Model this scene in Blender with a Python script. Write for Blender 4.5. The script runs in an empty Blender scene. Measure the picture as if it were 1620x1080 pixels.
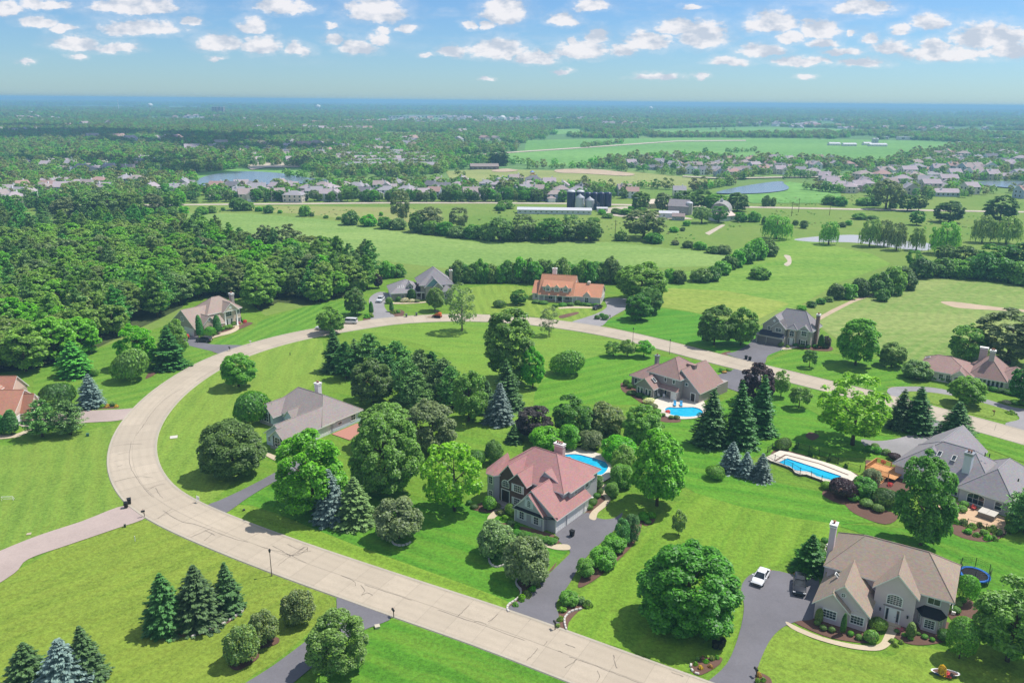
import bpy, bmesh, math, random
import numpy as np
from mathutils import Vector, Matrix
from mathutils.geometry import tessellate_polygon
random.seed(7)
rng = np.random.default_rng(7)
R = math.radians
scene = bpy.context.scene
COL = scene.collection
# --- camera
CAM_F, CAM_H = 1260.0, 70.0                 # focal length in photo pixels (1620 wide), height above the lawns in metres
PITCH = math.atan((540 - 163 + 3) / CAM_F)
ROLL = R(0.53)
cam_data = bpy.data.cameras.new('camera')
cam_data.sensor_width = 36.0
cam_data.lens = 36.0 * CAM_F / 1620.0
cam_data.clip_start = 0.5
cam_data.clip_end = 120000.0
cam = bpy.data.objects.new('camera', cam_data)
COL.objects.link(cam)
cam.matrix_world = Matrix.Translation((0, 0, CAM_H)) @ Matrix.Rotation(R(90) - PITCH, 4, 'X') @ Matrix.Rotation(ROLL, 4, 'Z')
scene.camera = cam
CP, SP, CR, SR = math.cos(PITCH), math.sin(PITCH), math.cos(ROLL), math.sin(ROLL)
def ray(px, py):
 x, y = px - 810.0, 540.0 - py
 x2, y2 = CR * x - SR * y, SR * x + CR * y
 return (x2, CAM_F * CP + y2 * SP, -CAM_F * SP + y2 * CP)
def G(px, py, z=0.0):
 """The point of the level z that the photo shows at (px, py)."""
 r = ray(px, py)
 t = (z - CAM_H) / r[2]
 return (r[0] * t, r[1] * t)
def depth_at(x, y, z=0.0):
 return y * CP - (z - CAM_H) * SP
def proj_y(x, y, z):
 zz = z - CAM_H
 yc, d = y * SP + zz * CP, y * CP - zz * SP
 x2, y2 = CAM_F * x / d, CAM_F * yc / d
 return 540.0 - (-SR * x2 + CR * y2)
# --- sun, sky, exposure
SUN_EL, SUN_AZ = R(61), math.atan2(0.925, 0.38)       # azimuth clockwise from +Y
sun_dir = Vector((math.sin(SUN_AZ) * math.cos(SUN_EL), math.cos(SUN_AZ) * math.cos(SUN_EL), math.sin(SUN_EL)))
sl = bpy.data.lights.new('sun', 'SUN')
sl.energy = 4.0
sl.angle = R(0.53)
sl.color = (1.0, 0.95, 0.87)
sun = bpy.data.objects.new('sun', sl)
COL.objects.link(sun)
sun.rotation_euler = sun_dir.to_track_quat('Z', 'Y').to_euler()
sun.location = (0, 0, 300)
world = bpy.data.worlds.new('World')
scene.world = world
world.use_nodes = True
world.cycles.sampling_method = 'MANUAL'
world.cycles.sample_map_resolution = 512
class N:
 """Small helper that wires shader nodes."""
 def __init__(self, tree):
  self.t = tree
  self.t.nodes.clear()
 def n(self, kind, **kw):
  nd = self.t.nodes.new(kind)
  for k, v in kw.items():
   setattr(nd, k, v)
  return nd
 def put(self, sock, v):
  if hasattr(v, 'is_output'):
   self.t.links.new(v, sock)
  elif v is not None:
   if sock.type == 'RGBA' and len(v) == 3:
    v = (*v, 1.0)
   sock.default_value = v
 def math(self, op, a, b=None, c=None, clamp=False):
  nd = self.n('ShaderNodeMath', operation=op, use_clamp=clamp)
  for s, v in zip(nd.inputs, (a, b, c)):
   if v is not None:
    self.put(s, v)
  return nd.outputs[0]
 def vmath(self, op, a, b=None, c=None):
  nd = self.n('ShaderNodeVectorMath', operation=op)
  for s, v in zip(nd.inputs, (a, b, c)):
   if v is not None:
    self.put(s, v)
  return nd.outputs['Value'] if op in ('LENGTH', 'DOT_PRODUCT', 'DISTANCE') else nd.outputs[0]
 def mix(self, f, a, b, blend='MIX'):
  nd = self.n('ShaderNodeMix', data_type='RGBA', blend_type=blend)
  self.put(nd.inputs[0], f)
  self.put(nd.inputs[6], a)
  self.put(nd.inputs[7], b)
  return nd.outputs[2]
 def noise(self, vec, scale, detail=4.0, rough=0.55, dist=0.0):
  nd = self.n('ShaderNodeTexNoise')
  self.put(nd.inputs['Vector'], vec)
  nd.inputs['Scale'].default_value = scale
  nd.inputs['Detail'].default_value = detail
  nd.inputs['Roughness'].default_value = rough
  nd.inputs['Distortion'].default_value = dist
  return nd.outputs[0]
 def rng(self, v, a, b, c=0.0, d=1.0, smooth=False):
  nd = self.n('ShaderNodeMapRange')
  if smooth:
   nd.interpolation_type = 'SMOOTHSTEP'
  self.put(nd.inputs[0], v)
  for i, x in enumerate((a, b, c, d)):
   self.put(nd.inputs[i + 1], x)
  return nd.outputs[0]
def build_sky():
 k = N(world.node_tree)
 out = k.n('ShaderNodeOutputWorld')
 sky = k.n('ShaderNodeTexSky', sky_type='NISHITA')
 sky.sun_disc = False
 sky.sun_elevation = SUN_EL
 sky.sun_rotation = SUN_AZ
 sky.altitude = 300
 sky.air_density = 1.0
 sky.dust_density = 0.25
 sky.ozone_density = 1.0
 tint = k.mix(1.0, sky.outputs[0], SKY_TINT, 'MULTIPLY')
 d = k.n('ShaderNodeTexCoord').outputs['Generated']
 sep = k.n('ShaderNodeSeparateXYZ')
 k.put(sep.inputs[0], d)
 yy = k.math('MAXIMUM', sep.outputs[1], 0.05)
 comb = k.n('ShaderNodeCombineXYZ')
 k.put(comb.inputs[0], k.math('DIVIDE', sep.outputs[0], yy))
 k.put(comb.inputs[1], k.math('DIVIDE', sep.outputs[2], yy))
 V = comb.outputs[0]
 Vn = k.vmath('MULTIPLY', V, (1.0, 1.9, 1.0))
 wn = k.n('ShaderNodeTexNoise')
 k.put(wn.inputs['Vector'], Vn)
 wn.inputs['Scale'].default_value = 34.0
 wn.inputs['Detail'].default_value = 6.0
 wn.inputs['Roughness'].default_value = 0.62
 off = k.vmath('SUBTRACT', wn.outputs['Color'], (0.5, 0.5, 0.5))
 VW = k.vmath('MULTIPLY_ADD', off, (0.030, 0.016, 0.0), V)
 acc = None
 for (cx, cy, w, h) in CLOUDS:
  r = ray(cx, cy + 0.12 * h)
  c = (r[0] / r[1], r[2] / r[1])
  sx, sy = 1336.0 / (0.62 * w), 1336.0 / (0.74 * h)
  q = k.vmath('MULTIPLY_ADD', VW, (sx, sy, 0.0), (-c[0] * sx, -c[1] * sy, 0.0))
  q = k.vmath('MAXIMUM', q, k.vmath('MULTIPLY', q, (-1.0, -1.9, 0.0)))
  q = k.vmath('LENGTH', q)
  acc = q if acc is None else k.math('MINIMUM', acc, q)
 n1 = k.noise(Vn, 75.0, 6.0, 0.6)
 f = k.math('SUBTRACT', 1.0, acc)
 f = k.math('ADD', f, k.math('MULTIPLY', k.math('SUBTRACT', n1, 0.5), 0.85))
 alpha = k.math('MAXIMUM', k.rng(f, 0.02, 0.42, 0.0, 0.94, True), k.rng(f, -0.5, 0.35, 0.0, 0.26, True))
 el = sep.outputs[2]
 P2 = k.n('ShaderNodeCombineXYZ')
 ez = k.math('MAXIMUM', el, 0.08)
 k.put(P2.inputs[0], k.math('DIVIDE', sep.outputs[0], ez))
 k.put(P2.inputs[1], k.math('DIVIDE', sep.outputs[1], ez))
 n2 = k.noise(P2.outputs[0], 0.9, 7.0, 0.58)
 up = k.math('MULTIPLY', k.rng(n2, 0.44, 0.58, 0.0, 0.95, True), k.rng(el, 0.135, 0.2, 0.0, 1.0))
 thin = k.math('MULTIPLY', k.rng(k.noise(k.vmath('MULTIPLY', V, (1.0, 4.5, 1.0)), 9.0, 7.0, 0.6), 0.46, 0.80, 0.0, 0.42, True),
     k.math('MULTIPLY', k.rng(V_el(k, sep), 0.03, 0.09, 0.0, 1.0), k.rng(el, 0.3, 0.16, 0.0, 1.0)))
 n1b = k.noise(k.vmath('ADD', Vn, (0.006, 0.012, 0.0)), 75.0, 6.0, 0.6)
 n3 = k.noise(Vn, 26.0, 3.0, 0.5)
 n3b = k.noise(k.vmath('ADD', Vn, (0.008, 0.02, 0.0)), 26.0, 3.0, 0.5)
 lit = k.math('ADD', k.math('MULTIPLY', k.math('SUBTRACT', n1, n1b), 1.7), k.math('MULTIPLY', k.math('SUBTRACT', n3, n3b), 4.2))
 lit = k.math('ADD', lit, 0.62, clamp=True)
 ccol = k.mix(lit, CLOUD_DARK, CLOUD_LIGHT)
 a = k.math('MAXIMUM', k.math('MAXIMUM', alpha, up), thin, clamp=True)
 bg1 = k.n('ShaderNodeBackground')
 k.put(bg1.inputs[0], tint)
 bg1.inputs[1].default_value = SKY_STRENGTH
 bg2 = k.n('ShaderNodeBackground')
 k.put(bg2.inputs[0], ccol)
 bg2.inputs[1].default_value = 1.0
 ms = k.n('ShaderNodeMixShader')
 k.put(ms.inputs[0], a)
 k.t.links.new(bg1.outputs[0], ms.inputs[1])
 k.t.links.new(bg2.outputs[0], ms.inputs[2])
 k.t.links.new(ms.outputs[0], out.inputs[0])
def V_el(k, sep):
 return sep.outputs[2]
HAZE_DENSITY, HAZE_COLOR = 2.2e-4, (0.38, 0.74, 1.0)
SKY_STRENGTH = 0.088
SKY_TINT = (0.51, 0.75, 1.06)
CLOUD_LIGHT, CLOUD_DARK = (0.69, 0.68, 0.70), (0.43, 0.48, 0.56)
CLOUDS = [(10, 14, 56, 24), (72, 8, 90, 18), (215, 11, 150, 30), (60, 36, 60, 18), (100, 46, 46, 14), (225, 45, 130, 26), (302, 36, 36, 16),
   (122, 69, 84, 26), (187, 76, 66, 18), (350, 69, 78, 28), (412, 71, 60, 30), (470, 78, 44, 22), (400, 41, 48, 24), (445, 11, 98, 24),
   (525, 42, 24, 9), (122, 90, 28, 10), (40, 97, 28, 10), (528, 62, 34, 18), (342, 92, 26, 8),
   (595, 18, 98, 40), (645, 46, 34, 16), (605, 49, 26, 14), (742, 40, 26, 14), (772, 40, 26, 12), (795, 18, 76, 44), (890, 31, 52, 22),
   (938, 8, 54, 22), (715, 81, 48, 18), (785, 77, 92, 32), (850, 91, 74, 22), (922, 79, 92, 30), (986, 79, 42, 22), (565, 75, 60, 24),
   (600, 62, 34, 18), (946, 57, 36, 26), (906, 65, 20, 12), (890, 113, 26, 8), (768, 126, 22, 8), (675, 88, 22, 8),
   (1024, 66, 80, 34), (1070, 42, 60, 26), (1112, 56, 80, 46), (1222, 36, 88, 38), (1294, 47, 66, 34), (1252, 60, 50, 22), (1206, 80, 76, 24),
   (1153, 97, 62, 13), (1268, 97, 94, 14), (1365, 12, 98, 28), (1470, 35, 64, 24), (1422, 48, 32, 18), (1343, 52, 12, 9), (1380, 61, 30, 18),
   (1565, 58, 130, 44), (1412, 75, 60, 26), (1500, 86, 150, 26), (1364, 100, 76, 14), (1304, 68, 44, 16), (1330, 82, 60, 14), (1095, 12, 38, 9),
   (1040, 120, 70, 12), (1110, 121, 26, 9), (1275, 121, 30, 8), (1600, 78, 80, 30), (1480, 71, 50, 20)]
build_sky()
vs = scene.view_settings
vs.view_transform = 'Standard'
vs.look = 'None'
vs.exposure = 0.42
vs.gamma = 1.0
vs.use_curve_mapping = False
scene.cycles.max_bounces = 6
scene.cycles.diffuse_bounces = 3
scene.cycles.glossy_bounces = 3
scene.cycles.transmission_bounces = 3
scene.cycles.transparent_max_bounces = 6
scene.cycles.volume_bounces = 0
scene.cycles.use_denoising = True
scene.cycles.caustics_reflective = False
scene.cycles.caustics_refractive = False
scene.cycles.sample_clamp_indirect = 4.0
# --- objects, labels, meshes
def tag(o, label=None, cat=None, group=None, kind=None):
 if label: o['label'] = label
 if cat: o['category'] = cat
 if group: o['group'] = group
 if kind: o['kind'] = kind
 return o
def thing(name, label, cat, loc=(0, 0, 0), rot=0.0, group=None):
 o = bpy.data.objects.new(name, None)
 o.empty_display_size = 0.5
 COL.objects.link(o)
 o.location = loc if len(loc) == 3 else (*loc, 0)
 o.rotation_euler = (0, 0, rot)
 return tag(o, label, cat, group)
def link(name, me, parent=None, loc=None, rot=None):
 o = bpy.data.objects.new(name, me)
 COL.objects.link(o)
 if parent: o.parent = parent
 if loc is not None: o.location = loc
 if rot is not None: o.rotation_euler = rot
 return o
class MB:
 """Collects faces; build() links them as one mesh object."""
 def __init__(self):
  self.v, self.f, self.m = [], [], []
 def face(self, pts, mi=0):
  i = len(self.v)
  self.v += [tuple(p) for p in pts]
  self.f.append(tuple(range(i, i + len(pts))))
  self.m.append(mi)
 def box(self, x0, y0, z0, x1, y1, z1, mi=0, bottom=True):
  i = len(self.v)
  self.v += [(x0, y0, z0), (x1, y0, z0), (x1, y1, z0), (x0, y1, z0), (x0, y0, z1), (x1, y0, z1), (x1, y1, z1), (x0, y1, z1)]
  fs = [(4, 5, 6, 7), (0, 1, 5, 4), (1, 2, 6, 5), (2, 3, 7, 6), (3, 0, 4, 7)] + ([(3, 2, 1, 0)] if bottom else [])
  for q in fs:
   self.f.append(tuple(i + a for a in q))
   self.m.append(mi)
 def obox(self, c, ax, ay, az, mi=0):
  """Box from a centre and three half-axis vectors."""
  c, ax, ay, az = (np.array(q, float) for q in (c, ax, ay, az))
  i = len(self.v)
  for s in ((-1, -1, -1), (1, -1, -1), (1, 1, -1), (-1, 1, -1), (-1, -1, 1), (1, -1, 1), (1, 1, 1), (-1, 1, 1)):
   self.v.append(tuple(c + s[0] * ax + s[1] * ay + s[2] * az))
  for q in ((4, 5, 6, 7), (0, 1, 5, 4), (1, 2, 6, 5), (2, 3, 7, 6), (3, 0, 4, 7), (3, 2, 1, 0)):
   self.f.append(tuple(i + a for a in q))
   self.m.append(mi)
 def prism(self, poly, z0, z1, mi=0, top=None, cap_bottom=True):
  """Upright prism over a plan polygon (counter-clockwise)."""
  n = len(poly)
  i = len(self.v)
  self.v += [(x, y, z0) for x, y in poly] + [(x, y, z1) for x, y in poly]
  for a in range(n):
   b = (a + 1) % n
   self.f.append((i + a, i + b, i + n + b, i + n + a))
   self.m.append(mi)
  tris = tessellate_polygon([[Vector((x, y, 0)) for x, y in poly]])
  for t in tris:
   p = [poly[q] for q in t]
   ar = (p[1][0] - p[0][0]) * (p[2][1] - p[0][1]) - (p[2][0] - p[0][0]) * (p[1][1] - p[0][1])
   t = t if ar > 0 else t[::-1]
   self.f.append(tuple(i + n + q for q in t))
   self.m.append(mi if top is None else top)
   if cap_bottom:
    self.f.append(tuple(i + q for q in t[::-1]))
    self.m.append(mi)
 def extrude_profile(self, prof, axis, a0, a1, mi=0, end=None):
  """Closed profile [(u,z)...] swept along 'x' or 'y' from a0 to a1."""
  n = len(prof)
  i = len(self.v)
  for a in (a0, a1):
   for u, z in prof:
    self.v.append((a, u, z) if axis == 'x' else (u, a, z))
  for q in range(n):
   r = (q + 1) % n
   self.f.append((i + q, i + r, i + n + r, i + n + q))
   self.m.append(mi if not isinstance(mi, (list, tuple)) else mi[q])
  e = (mi if not isinstance(mi, (list, tuple)) else mi[0]) if end is None else end
  self.f.append(tuple(i + q for q in range(n))[::-1])
  self.m.append(e)
  self.f.append(tuple(i + n + q for q in range(n)))
  self.m.append(e)
 def tube(self, pts, rad, n=8, mi=0, cap=True):
  pts = [np.array(p, float) for p in pts]
  rad = rad if isinstance(rad, (list, tuple)) else [rad] * len(pts)
  i = len(self.v)
  for j, p in enumerate(pts):
   d = pts[min(j + 1, len(pts) - 1)] - pts[max(j - 1, 0)]
   d = d / (np.linalg.norm(d) + 1e-9)
   a = np.cross(d, (0, 0, 1) if abs(d[2]) < 0.9 else (1, 0, 0))
   a /= np.linalg.norm(a)
   b = np.cross(d, a)
   for q in range(n):
    t = 2 * math.pi * q / n
    self.v.append(tuple(p + rad[j] * (math.cos(t) * a + math.sin(t) * b)))
  for j in range(len(pts) - 1):
   for q in range(n):
    r = (q + 1) % n
    self.f.append((i + j * n + q, i + j * n + r, i + (j + 1) * n + r, i + (j + 1) * n + q))
    self.m.append(mi)
  if cap:
   self.f.append(tuple(i + q for q in range(n))[::-1])
   self.m.append(mi)
   self.f.append(tuple(i + (len(pts) - 1) * n + q for q in range(n)))
   self.m.append(mi)
 def lathe(self, prof, c=(0, 0), n=16, mi=0, cap=False):
  """Profile [(r,z)...] turned about a vertical axis."""
  i = len(self.v)
  for r, z in prof:
   for q in range(n):
    t = 2 * math.pi * q / n
    self.v.append((c[0] + r * math.cos(t), c[1] + r * math.sin(t), z))
  for j in range(len(prof) - 1):
   for q in range(n):
    r = (q + 1) % n
    self.f.append((i + j * n + q, i + j * n + r, i + (j + 1) * n + r, i + (j + 1) * n + q))
    self.m.append(mi if not isinstance(mi, (list, tuple)) else mi[j])
  if cap:
   self.f.append(tuple(i + (len(prof) - 1) * n + q for q in range(n)))
   self.m.append(mi if not isinstance(mi, (list, tuple)) else mi[-1])
 def mesh(self, name, mats, smooth=False, recalc=True):
  me = bpy.data.meshes.new(name)
  me.from_pydata(self.v, [], self.f)
  for m in (mats if isinstance(mats, (list, tuple)) else [mats]):
   me.materials.append(m)
  me.polygons.foreach_set('material_index', self.m)
  if recalc:
   bm = bmesh.new()
   bm.from_mesh(me)
   bmesh.ops.remove_doubles(bm, verts=bm.verts, dist=1e-5)
   bmesh.ops.recalc_face_normals(bm, faces=bm.faces)
   bm.to_mesh(me)
   bm.free()
  if smooth:
   me.polygons.foreach_set('use_smooth', [True] * len(me.polygons))
  me.update()
  return me
 def build(self, name, mats, parent=None, smooth=False, loc=None, rot=None, recalc=True):
  return link(name, self.mesh(name, mats, smooth, recalc), parent, loc, rot)
def smooth_closed(pts, sub=6):
 n = len(pts)
 out = []
 for i in range(n):
  p0, p1, p2, p3 = (np.array(pts[(i + k - 1) % n], float) for k in range(4))
  for s in range(sub):
   t = s / sub
   out.append(tuple(0.5 * (2 * p1 + (p2 - p0) * t + (2 * p0 - 5 * p1 + 4 * p2 - p3) * t * t + (3 * p1 - p0 - 3 * p2 + p3) * t ** 3)))
 return out
def smooth_open(pts, sub=6):
 P = [np.array(p, float) for p in pts]
 P = [2 * P[0] - P[1]] + P + [2 * P[-1] - P[-2]]
 out = []
 for i in range(1, len(P) - 2):
  p0, p1, p2, p3 = P[i - 1:i + 3]
  for s in range(sub):
   t = s / sub
   out.append(tuple(0.5 * (2 * p1 + (p2 - p0) * t + (2 * p0 - 5 * p1 + 4 * p2 - p3) * t * t + (3 * p1 - p0 - 3 * p2 + p3) * t ** 3)))
 out.append(tuple(P[-2]))
 return out
def ribbon(mb, pts, w, z, mi=0):
 """Flat strip of width w along a plan polyline."""
 pts = [np.array(p[:2], float) for p in pts]
 L, Rr = [], []
 for j, p in enumerate(pts):
  d = pts[min(j + 1, len(pts) - 1)] - pts[max(j - 1, 0)]
  d /= np.linalg.norm(d) + 1e-9
  nrm = np.array((-d[1], d[0]))
  ww = w[j] if isinstance(w, (list, tuple)) else w
  L.append(p + nrm * ww / 2)
  Rr.append(p - nrm * ww / 2)
 for j in range(len(pts) - 1):
  mb.face([(*Rr[j], z), (*Rr[j + 1], z), (*L[j + 1], z), (*L[j], z)], mi)
def sheet(name, pts, z, mat, smooth=0, kind='structure', px=True, parent=None):
 """A level sheet over a plan polygon given in photo pixels (px) or metres."""
 P = [G(*p) for p in pts] if px else [tuple(p) for p in pts]
 if smooth: P = smooth_closed(P, smooth)
 me = bpy.data.meshes.new(name)
 tris = tessellate_polygon([[Vector((x, y, 0)) for x, y in P]])
 fs = []
 for t in tris:
  p = [P[q] for q in t]
  ar = (p[1][0] - p[0][0]) * (p[2][1] - p[0][1]) - (p[2][0] - p[0][0]) * (p[1][1] - p[0][1])
  fs.append(tuple(t) if ar > 0 else tuple(t)[::-1])
 me.from_pydata([(x, y, z) for x, y in P], [], fs)
 me.materials.append(mat)
 o = link(name, me, parent)
 if kind: o['kind'] = kind
 return o
def inside(pts, poly):
 """Which of the (n,2) points lie inside the polygon."""
 x, y = pts[:, 0], pts[:, 1]
 r = np.zeros(len(pts), bool)
 n = len(poly)
 j = n - 1
 for i in range(n):
  xi, yi = poly[i]
  xj, yj = poly[j]
  with np.errstate(divide='ignore', invalid='ignore'):
   c = ((yi > y) != (yj > y)) & (x < (xj - xi) * (y - yi) / (yj - yi + 1e-12) + xi)
  r ^= c
  j = i
 return r
# --- materials
MATS = {}
def new_mat(name):
 m = bpy.data.materials.new(name)
 m.use_nodes = True
 MATS[name] = m
 return m, N(m.node_tree)
def finish(k, col, rough=0.8, spec=0.3, bump=None, bump_s=0.3, bump_d=0.05, metal=0.0):
 out = k.n('ShaderNodeOutputMaterial')
 p = k.n('ShaderNodeBsdfPrincipled')
 k.put(p.inputs['Base Color'], col)
 k.put(p.inputs['Roughness'], rough)
 k.put(p.inputs['Specular IOR Level'], spec)
 k.put(p.inputs['Metallic'], metal)
 if bump is not None:
  b = k.n('ShaderNodeBump')
  b.inputs['Strength'].default_value = bump_s
  b.inputs['Distance'].default_value = bump_d
  k.put(b.inputs['Height'], bump)
  k.t.links.new(b.outputs[0], p.inputs['Normal'])
 k.t.links.new(p.outputs[0], out.inputs[0])
 return p
def hsv(c, dv=1.0):
 return tuple(min(1.0, x * dv) for x in c)
def plain(name, c, rough=0.6, spec=0.3, metal=0.0, var=0.08, scale=3.0):
 if name in MATS: return MATS[name]
 m, k = new_mat(name)
 co = k.n('ShaderNodeTexCoord').outputs['Object']
 n = k.noise(co, scale, 4)
 finish(k, k.mix(n, hsv(c, 1 - var), hsv(c, 1 + var)), rough, spec, metal=metal)
 return m
def siding(name, c, course=0.2):
 """Lap siding: one course every 0.2 m, with a shade line from real relief (bump)."""
 if name in MATS: return MATS[name]
 m, k = new_mat(name)
 co = k.n('ShaderNodeTexCoord').outputs['Object']
 sep = k.n('ShaderNodeSeparateXYZ')
 k.put(sep.inputs[0], co)
 s = k.math('FRACT', k.math('DIVIDE', sep.outputs[2], course))
 n = k.noise(co, 0.8, 5)
 finish(k, k.mix(n, hsv(c, 0.9), hsv(c, 1.08)), 0.65, 0.25, s, 0.5, 0.03)
 return m
def brick(name, c1, c2, mortar, scale=1.0):
 if name in MATS: return MATS[name]
 m, k = new_mat(name)
 co = k.n('ShaderNodeTexCoord').outputs['Object']
 sep = k.n('ShaderNodeSeparateXYZ')
 k.put(sep.inputs[0], co)
 cb = k.n('ShaderNodeCombineXYZ')
 k.put(cb.inputs[0], k.math('ADD', sep.outputs[0], sep.outputs[1]))
 k.put(cb.inputs[1], sep.outputs[2])
 b = k.n('ShaderNodeTexBrick')
 k.put(b.inputs['Vector'], cb.outputs[0])
 for i, c in enumerate((c1, c2, mortar)): k.put(b.inputs[i + 1], c)
 b.inputs['Scale'].default_value = 1.0 / scale
 b.inputs['Brick Width'].default_value = 0.45
 b.inputs['Row Height'].default_value = 0.16
 b.inputs['Mortar Size'].default_value = 0.012
 n = k.noise(co, 1.5, 4)
 finish(k, k.mix(0.35, b.outputs[0], k.mix(n, c1, c2)), 0.85, 0.2, b.outputs[1], 0.3, -0.02)
 return m
def shingle(name, c, var=0.16):
 """Asphalt shingles: courses, tab-to-tab variation, faint streaks."""
 if name in MATS: return MATS[name]
 m, k = new_mat(name)
 co = k.n('ShaderNodeTexCoord').outputs['Object']
 sep = k.n('ShaderNodeSeparateXYZ')
 k.put(sep.inputs[0], co)
 row = k.math('FRACT', k.math('DIVIDE', sep.outputs[2], 0.11))
 big = k.noise(co, 0.28, 5, 0.6)
 fine = k.noise(k.vmath('MULTIPLY', co, (1.0, 1.0, 2.5)), 2.6, 3, 0.7)
 vor = k.n('ShaderNodeTexVoronoi')
 k.put(vor.inputs['Vector'], k.vmath('MULTIPLY', co, (1.0, 1.0, 3.0)))
 vor.inputs['Scale'].default_value = 3.4
 c1 = k.mix(fine, hsv(c, 1 - var), hsv(c, 1 + var))
 c2 = k.mix(k.rng(big, 0.35, 0.65), c1, k.mix(0.5, c1, hsv(c, 0.84)))
 c3 = k.mix(0.22, c2, k.mix(1.0, vor.outputs['Color'], (*c, 1), 'MULTIPLY'))
 finish(k, c3, 0.9, 0.15, row, 0.4, 0.03)
 return m
def glass_pane(name='window_glass', c=(0.02, 0.03, 0.035)):
 if name in MATS: return MATS[name]
 m, k = new_mat(name)
 co = k.n('ShaderNodeTexCoord').outputs['Object']
 n = k.noise(co, 0.9, 3)
 finish(k, k.mix(k.rng(n, 0.4, 0.62), c, tuple(x * 2.4 + 0.01 for x in c)), 0.06, 0.6)
 return m
def lawn_mat(name, c, stripe=None, width=1.9, amt=0.18, dry=(0.29, 0.29, 0.05), dry_amt=0.35):
 """Mown grass. stripe = plan direction of mowing (radians)."""
 if name in MATS: return MATS[name]
 m, k = new_mat(name)
 pos = k.n('ShaderNodeNewGeometry').outputs['Position']
 big = k.noise(pos, 0.035, 4, 0.6)
 mid = k.noise(pos, 0.17, 5, 0.65, 0.8)
 fine = k.noise(pos, 1.6, 5, 0.75)
 fibre = k.noise(pos, 5.0, 2, 0.7)
 col = k.mix(k.rng(mid, 0.38, 0.62), hsv(c, 0.70), hsv(c, 1.2))
 col = k.mix(k.math('MULTIPLY', k.rng(big, 0.42, 0.68), dry_amt), col, dry)
 col = k.mix(k.math('MULTIPLY', k.rng(k.noise(pos, 0.6, 4, 0.7), 0.52, 0.75), dry_amt * 0.7), col, dry)
 if stripe is not None:
  sep = k.n('ShaderNodeSeparateXYZ')
  k.put(sep.inputs[0], pos)
  u = k.math('ADD', k.math('MULTIPLY', sep.outputs[0], -math.sin(stripe)), k.math('MULTIPLY', sep.outputs[1], math.cos(stripe)))
  u = k.math('ADD', u, k.math('MULTIPLY', k.noise(pos, 0.06, 2), 3.0))
  s = k.math('SINE', k.math('MULTIPLY', u, math.pi / width))
  s = k.rng(s, -0.5, 0.5)
  cs, sn = math.cos(stripe), math.sin(stripe)
  al = k.math('ADD', k.math('MULTIPLY', sep.outputs[0], cs), k.math('MULTIPLY', sep.outputs[1], sn))
  cb = k.n('ShaderNodeCombineXYZ')
  k.put(cb.inputs[0], k.math('MULTIPLY', al, 0.035))
  k.put(cb.inputs[1], k.math('MULTIPLY', u, 0.42))
  stk = k.noise(cb.outputs[0], 1.0, 5, 0.68)
  col = k.mix(k.math('MULTIPLY', k.rng(stk, 0.44, 0.58), 0.7), col, k.mix(0.55, hsv(c, 1.1), dry))
  col = k.mix(k.math('MULTIPLY', k.rng(stk, 0.48, 0.36), 0.6), col, hsv(c, 0.66))
  am = k.math('MULTIPLY', k.rng(k.noise(pos, 0.05, 2), 0.3, 0.6), amt * 1.6)
  col = k.mix(am, col, k.mix(s, hsv(c, 0.52), k.mix(0.4, hsv(c, 1.4), dry)))
 col = k.mix(0.44, col, k.mix(k.rng(fine, 0.40, 0.60), hsv(c, 0.45), hsv(c, 1.5)))
 col = k.mix(0.2, col, k.mix(k.rng(fibre, 0.38, 0.62), hsv(c, 0.4), hsv(c, 1.5)))
 finish(k, col, 0.9, 0.12, k.math('ADD', fine, k.math('MULTIPLY', fibre, 0.5)), 0.6, 0.12)
 return m
def field_mat(name, c1, c2, row=None, row_w=6.0, scale=0.02, amt=0.5, fine=0.4):
 if name in MATS: return MATS[name]
 m, k = new_mat(name)
 pos = k.n('ShaderNodeNewGeometry').outputs['Position']
 a = k.noise(k.vmath('MULTIPLY', pos, (0.35, 1.0, 1.0)), scale, 5, 0.62, 0.7)
 b = k.noise(pos, fine, 5, 0.72)
 col = k.mix(k.rng(a, 0.40, 0.60), hsv(c1, 0.9), hsv(c2, 1.05))
 g = k.noise(k.vmath('MULTIPLY', pos, (0.3, 1.0, 1.0)), scale * 4.3, 6, 0.7, 1.0)
 col = k.mix(k.math('MULTIPLY', k.rng(g, 0.54, 0.70), 0.6), col, tuple(x * y for x, y in zip(c1, (0.55, 0.78, 0.5))))
 if row is not None:
  sep = k.n('ShaderNodeSeparateXYZ')
  k.put(sep.inputs[0], pos)
  u = k.math('ADD', k.math('MULTIPLY', sep.outputs[0], -math.sin(row)), k.math('MULTIPLY', sep.outputs[1], math.cos(row)))
  u = k.math('ADD', u, k.math('MULTIPLY', k.noise(pos, 0.012, 2), 20.0))
  s = k.rng(k.math('SINE', k.math('MULTIPLY', u, 2 * math.pi / row_w)), -0.3, 0.6)
  col = k.mix(k.math('MULTIPLY', s, amt), col, hsv(c2, 0.8))
 col = k.mix(0.42, col, k.mix(k.rng(b, 0.36, 0.64), hsv(c1, 0.6), hsv(c2, 1.3)))
 finish(k, col, 0.95, 0.08, b, 0.6, 0.3)
 return m
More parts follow.
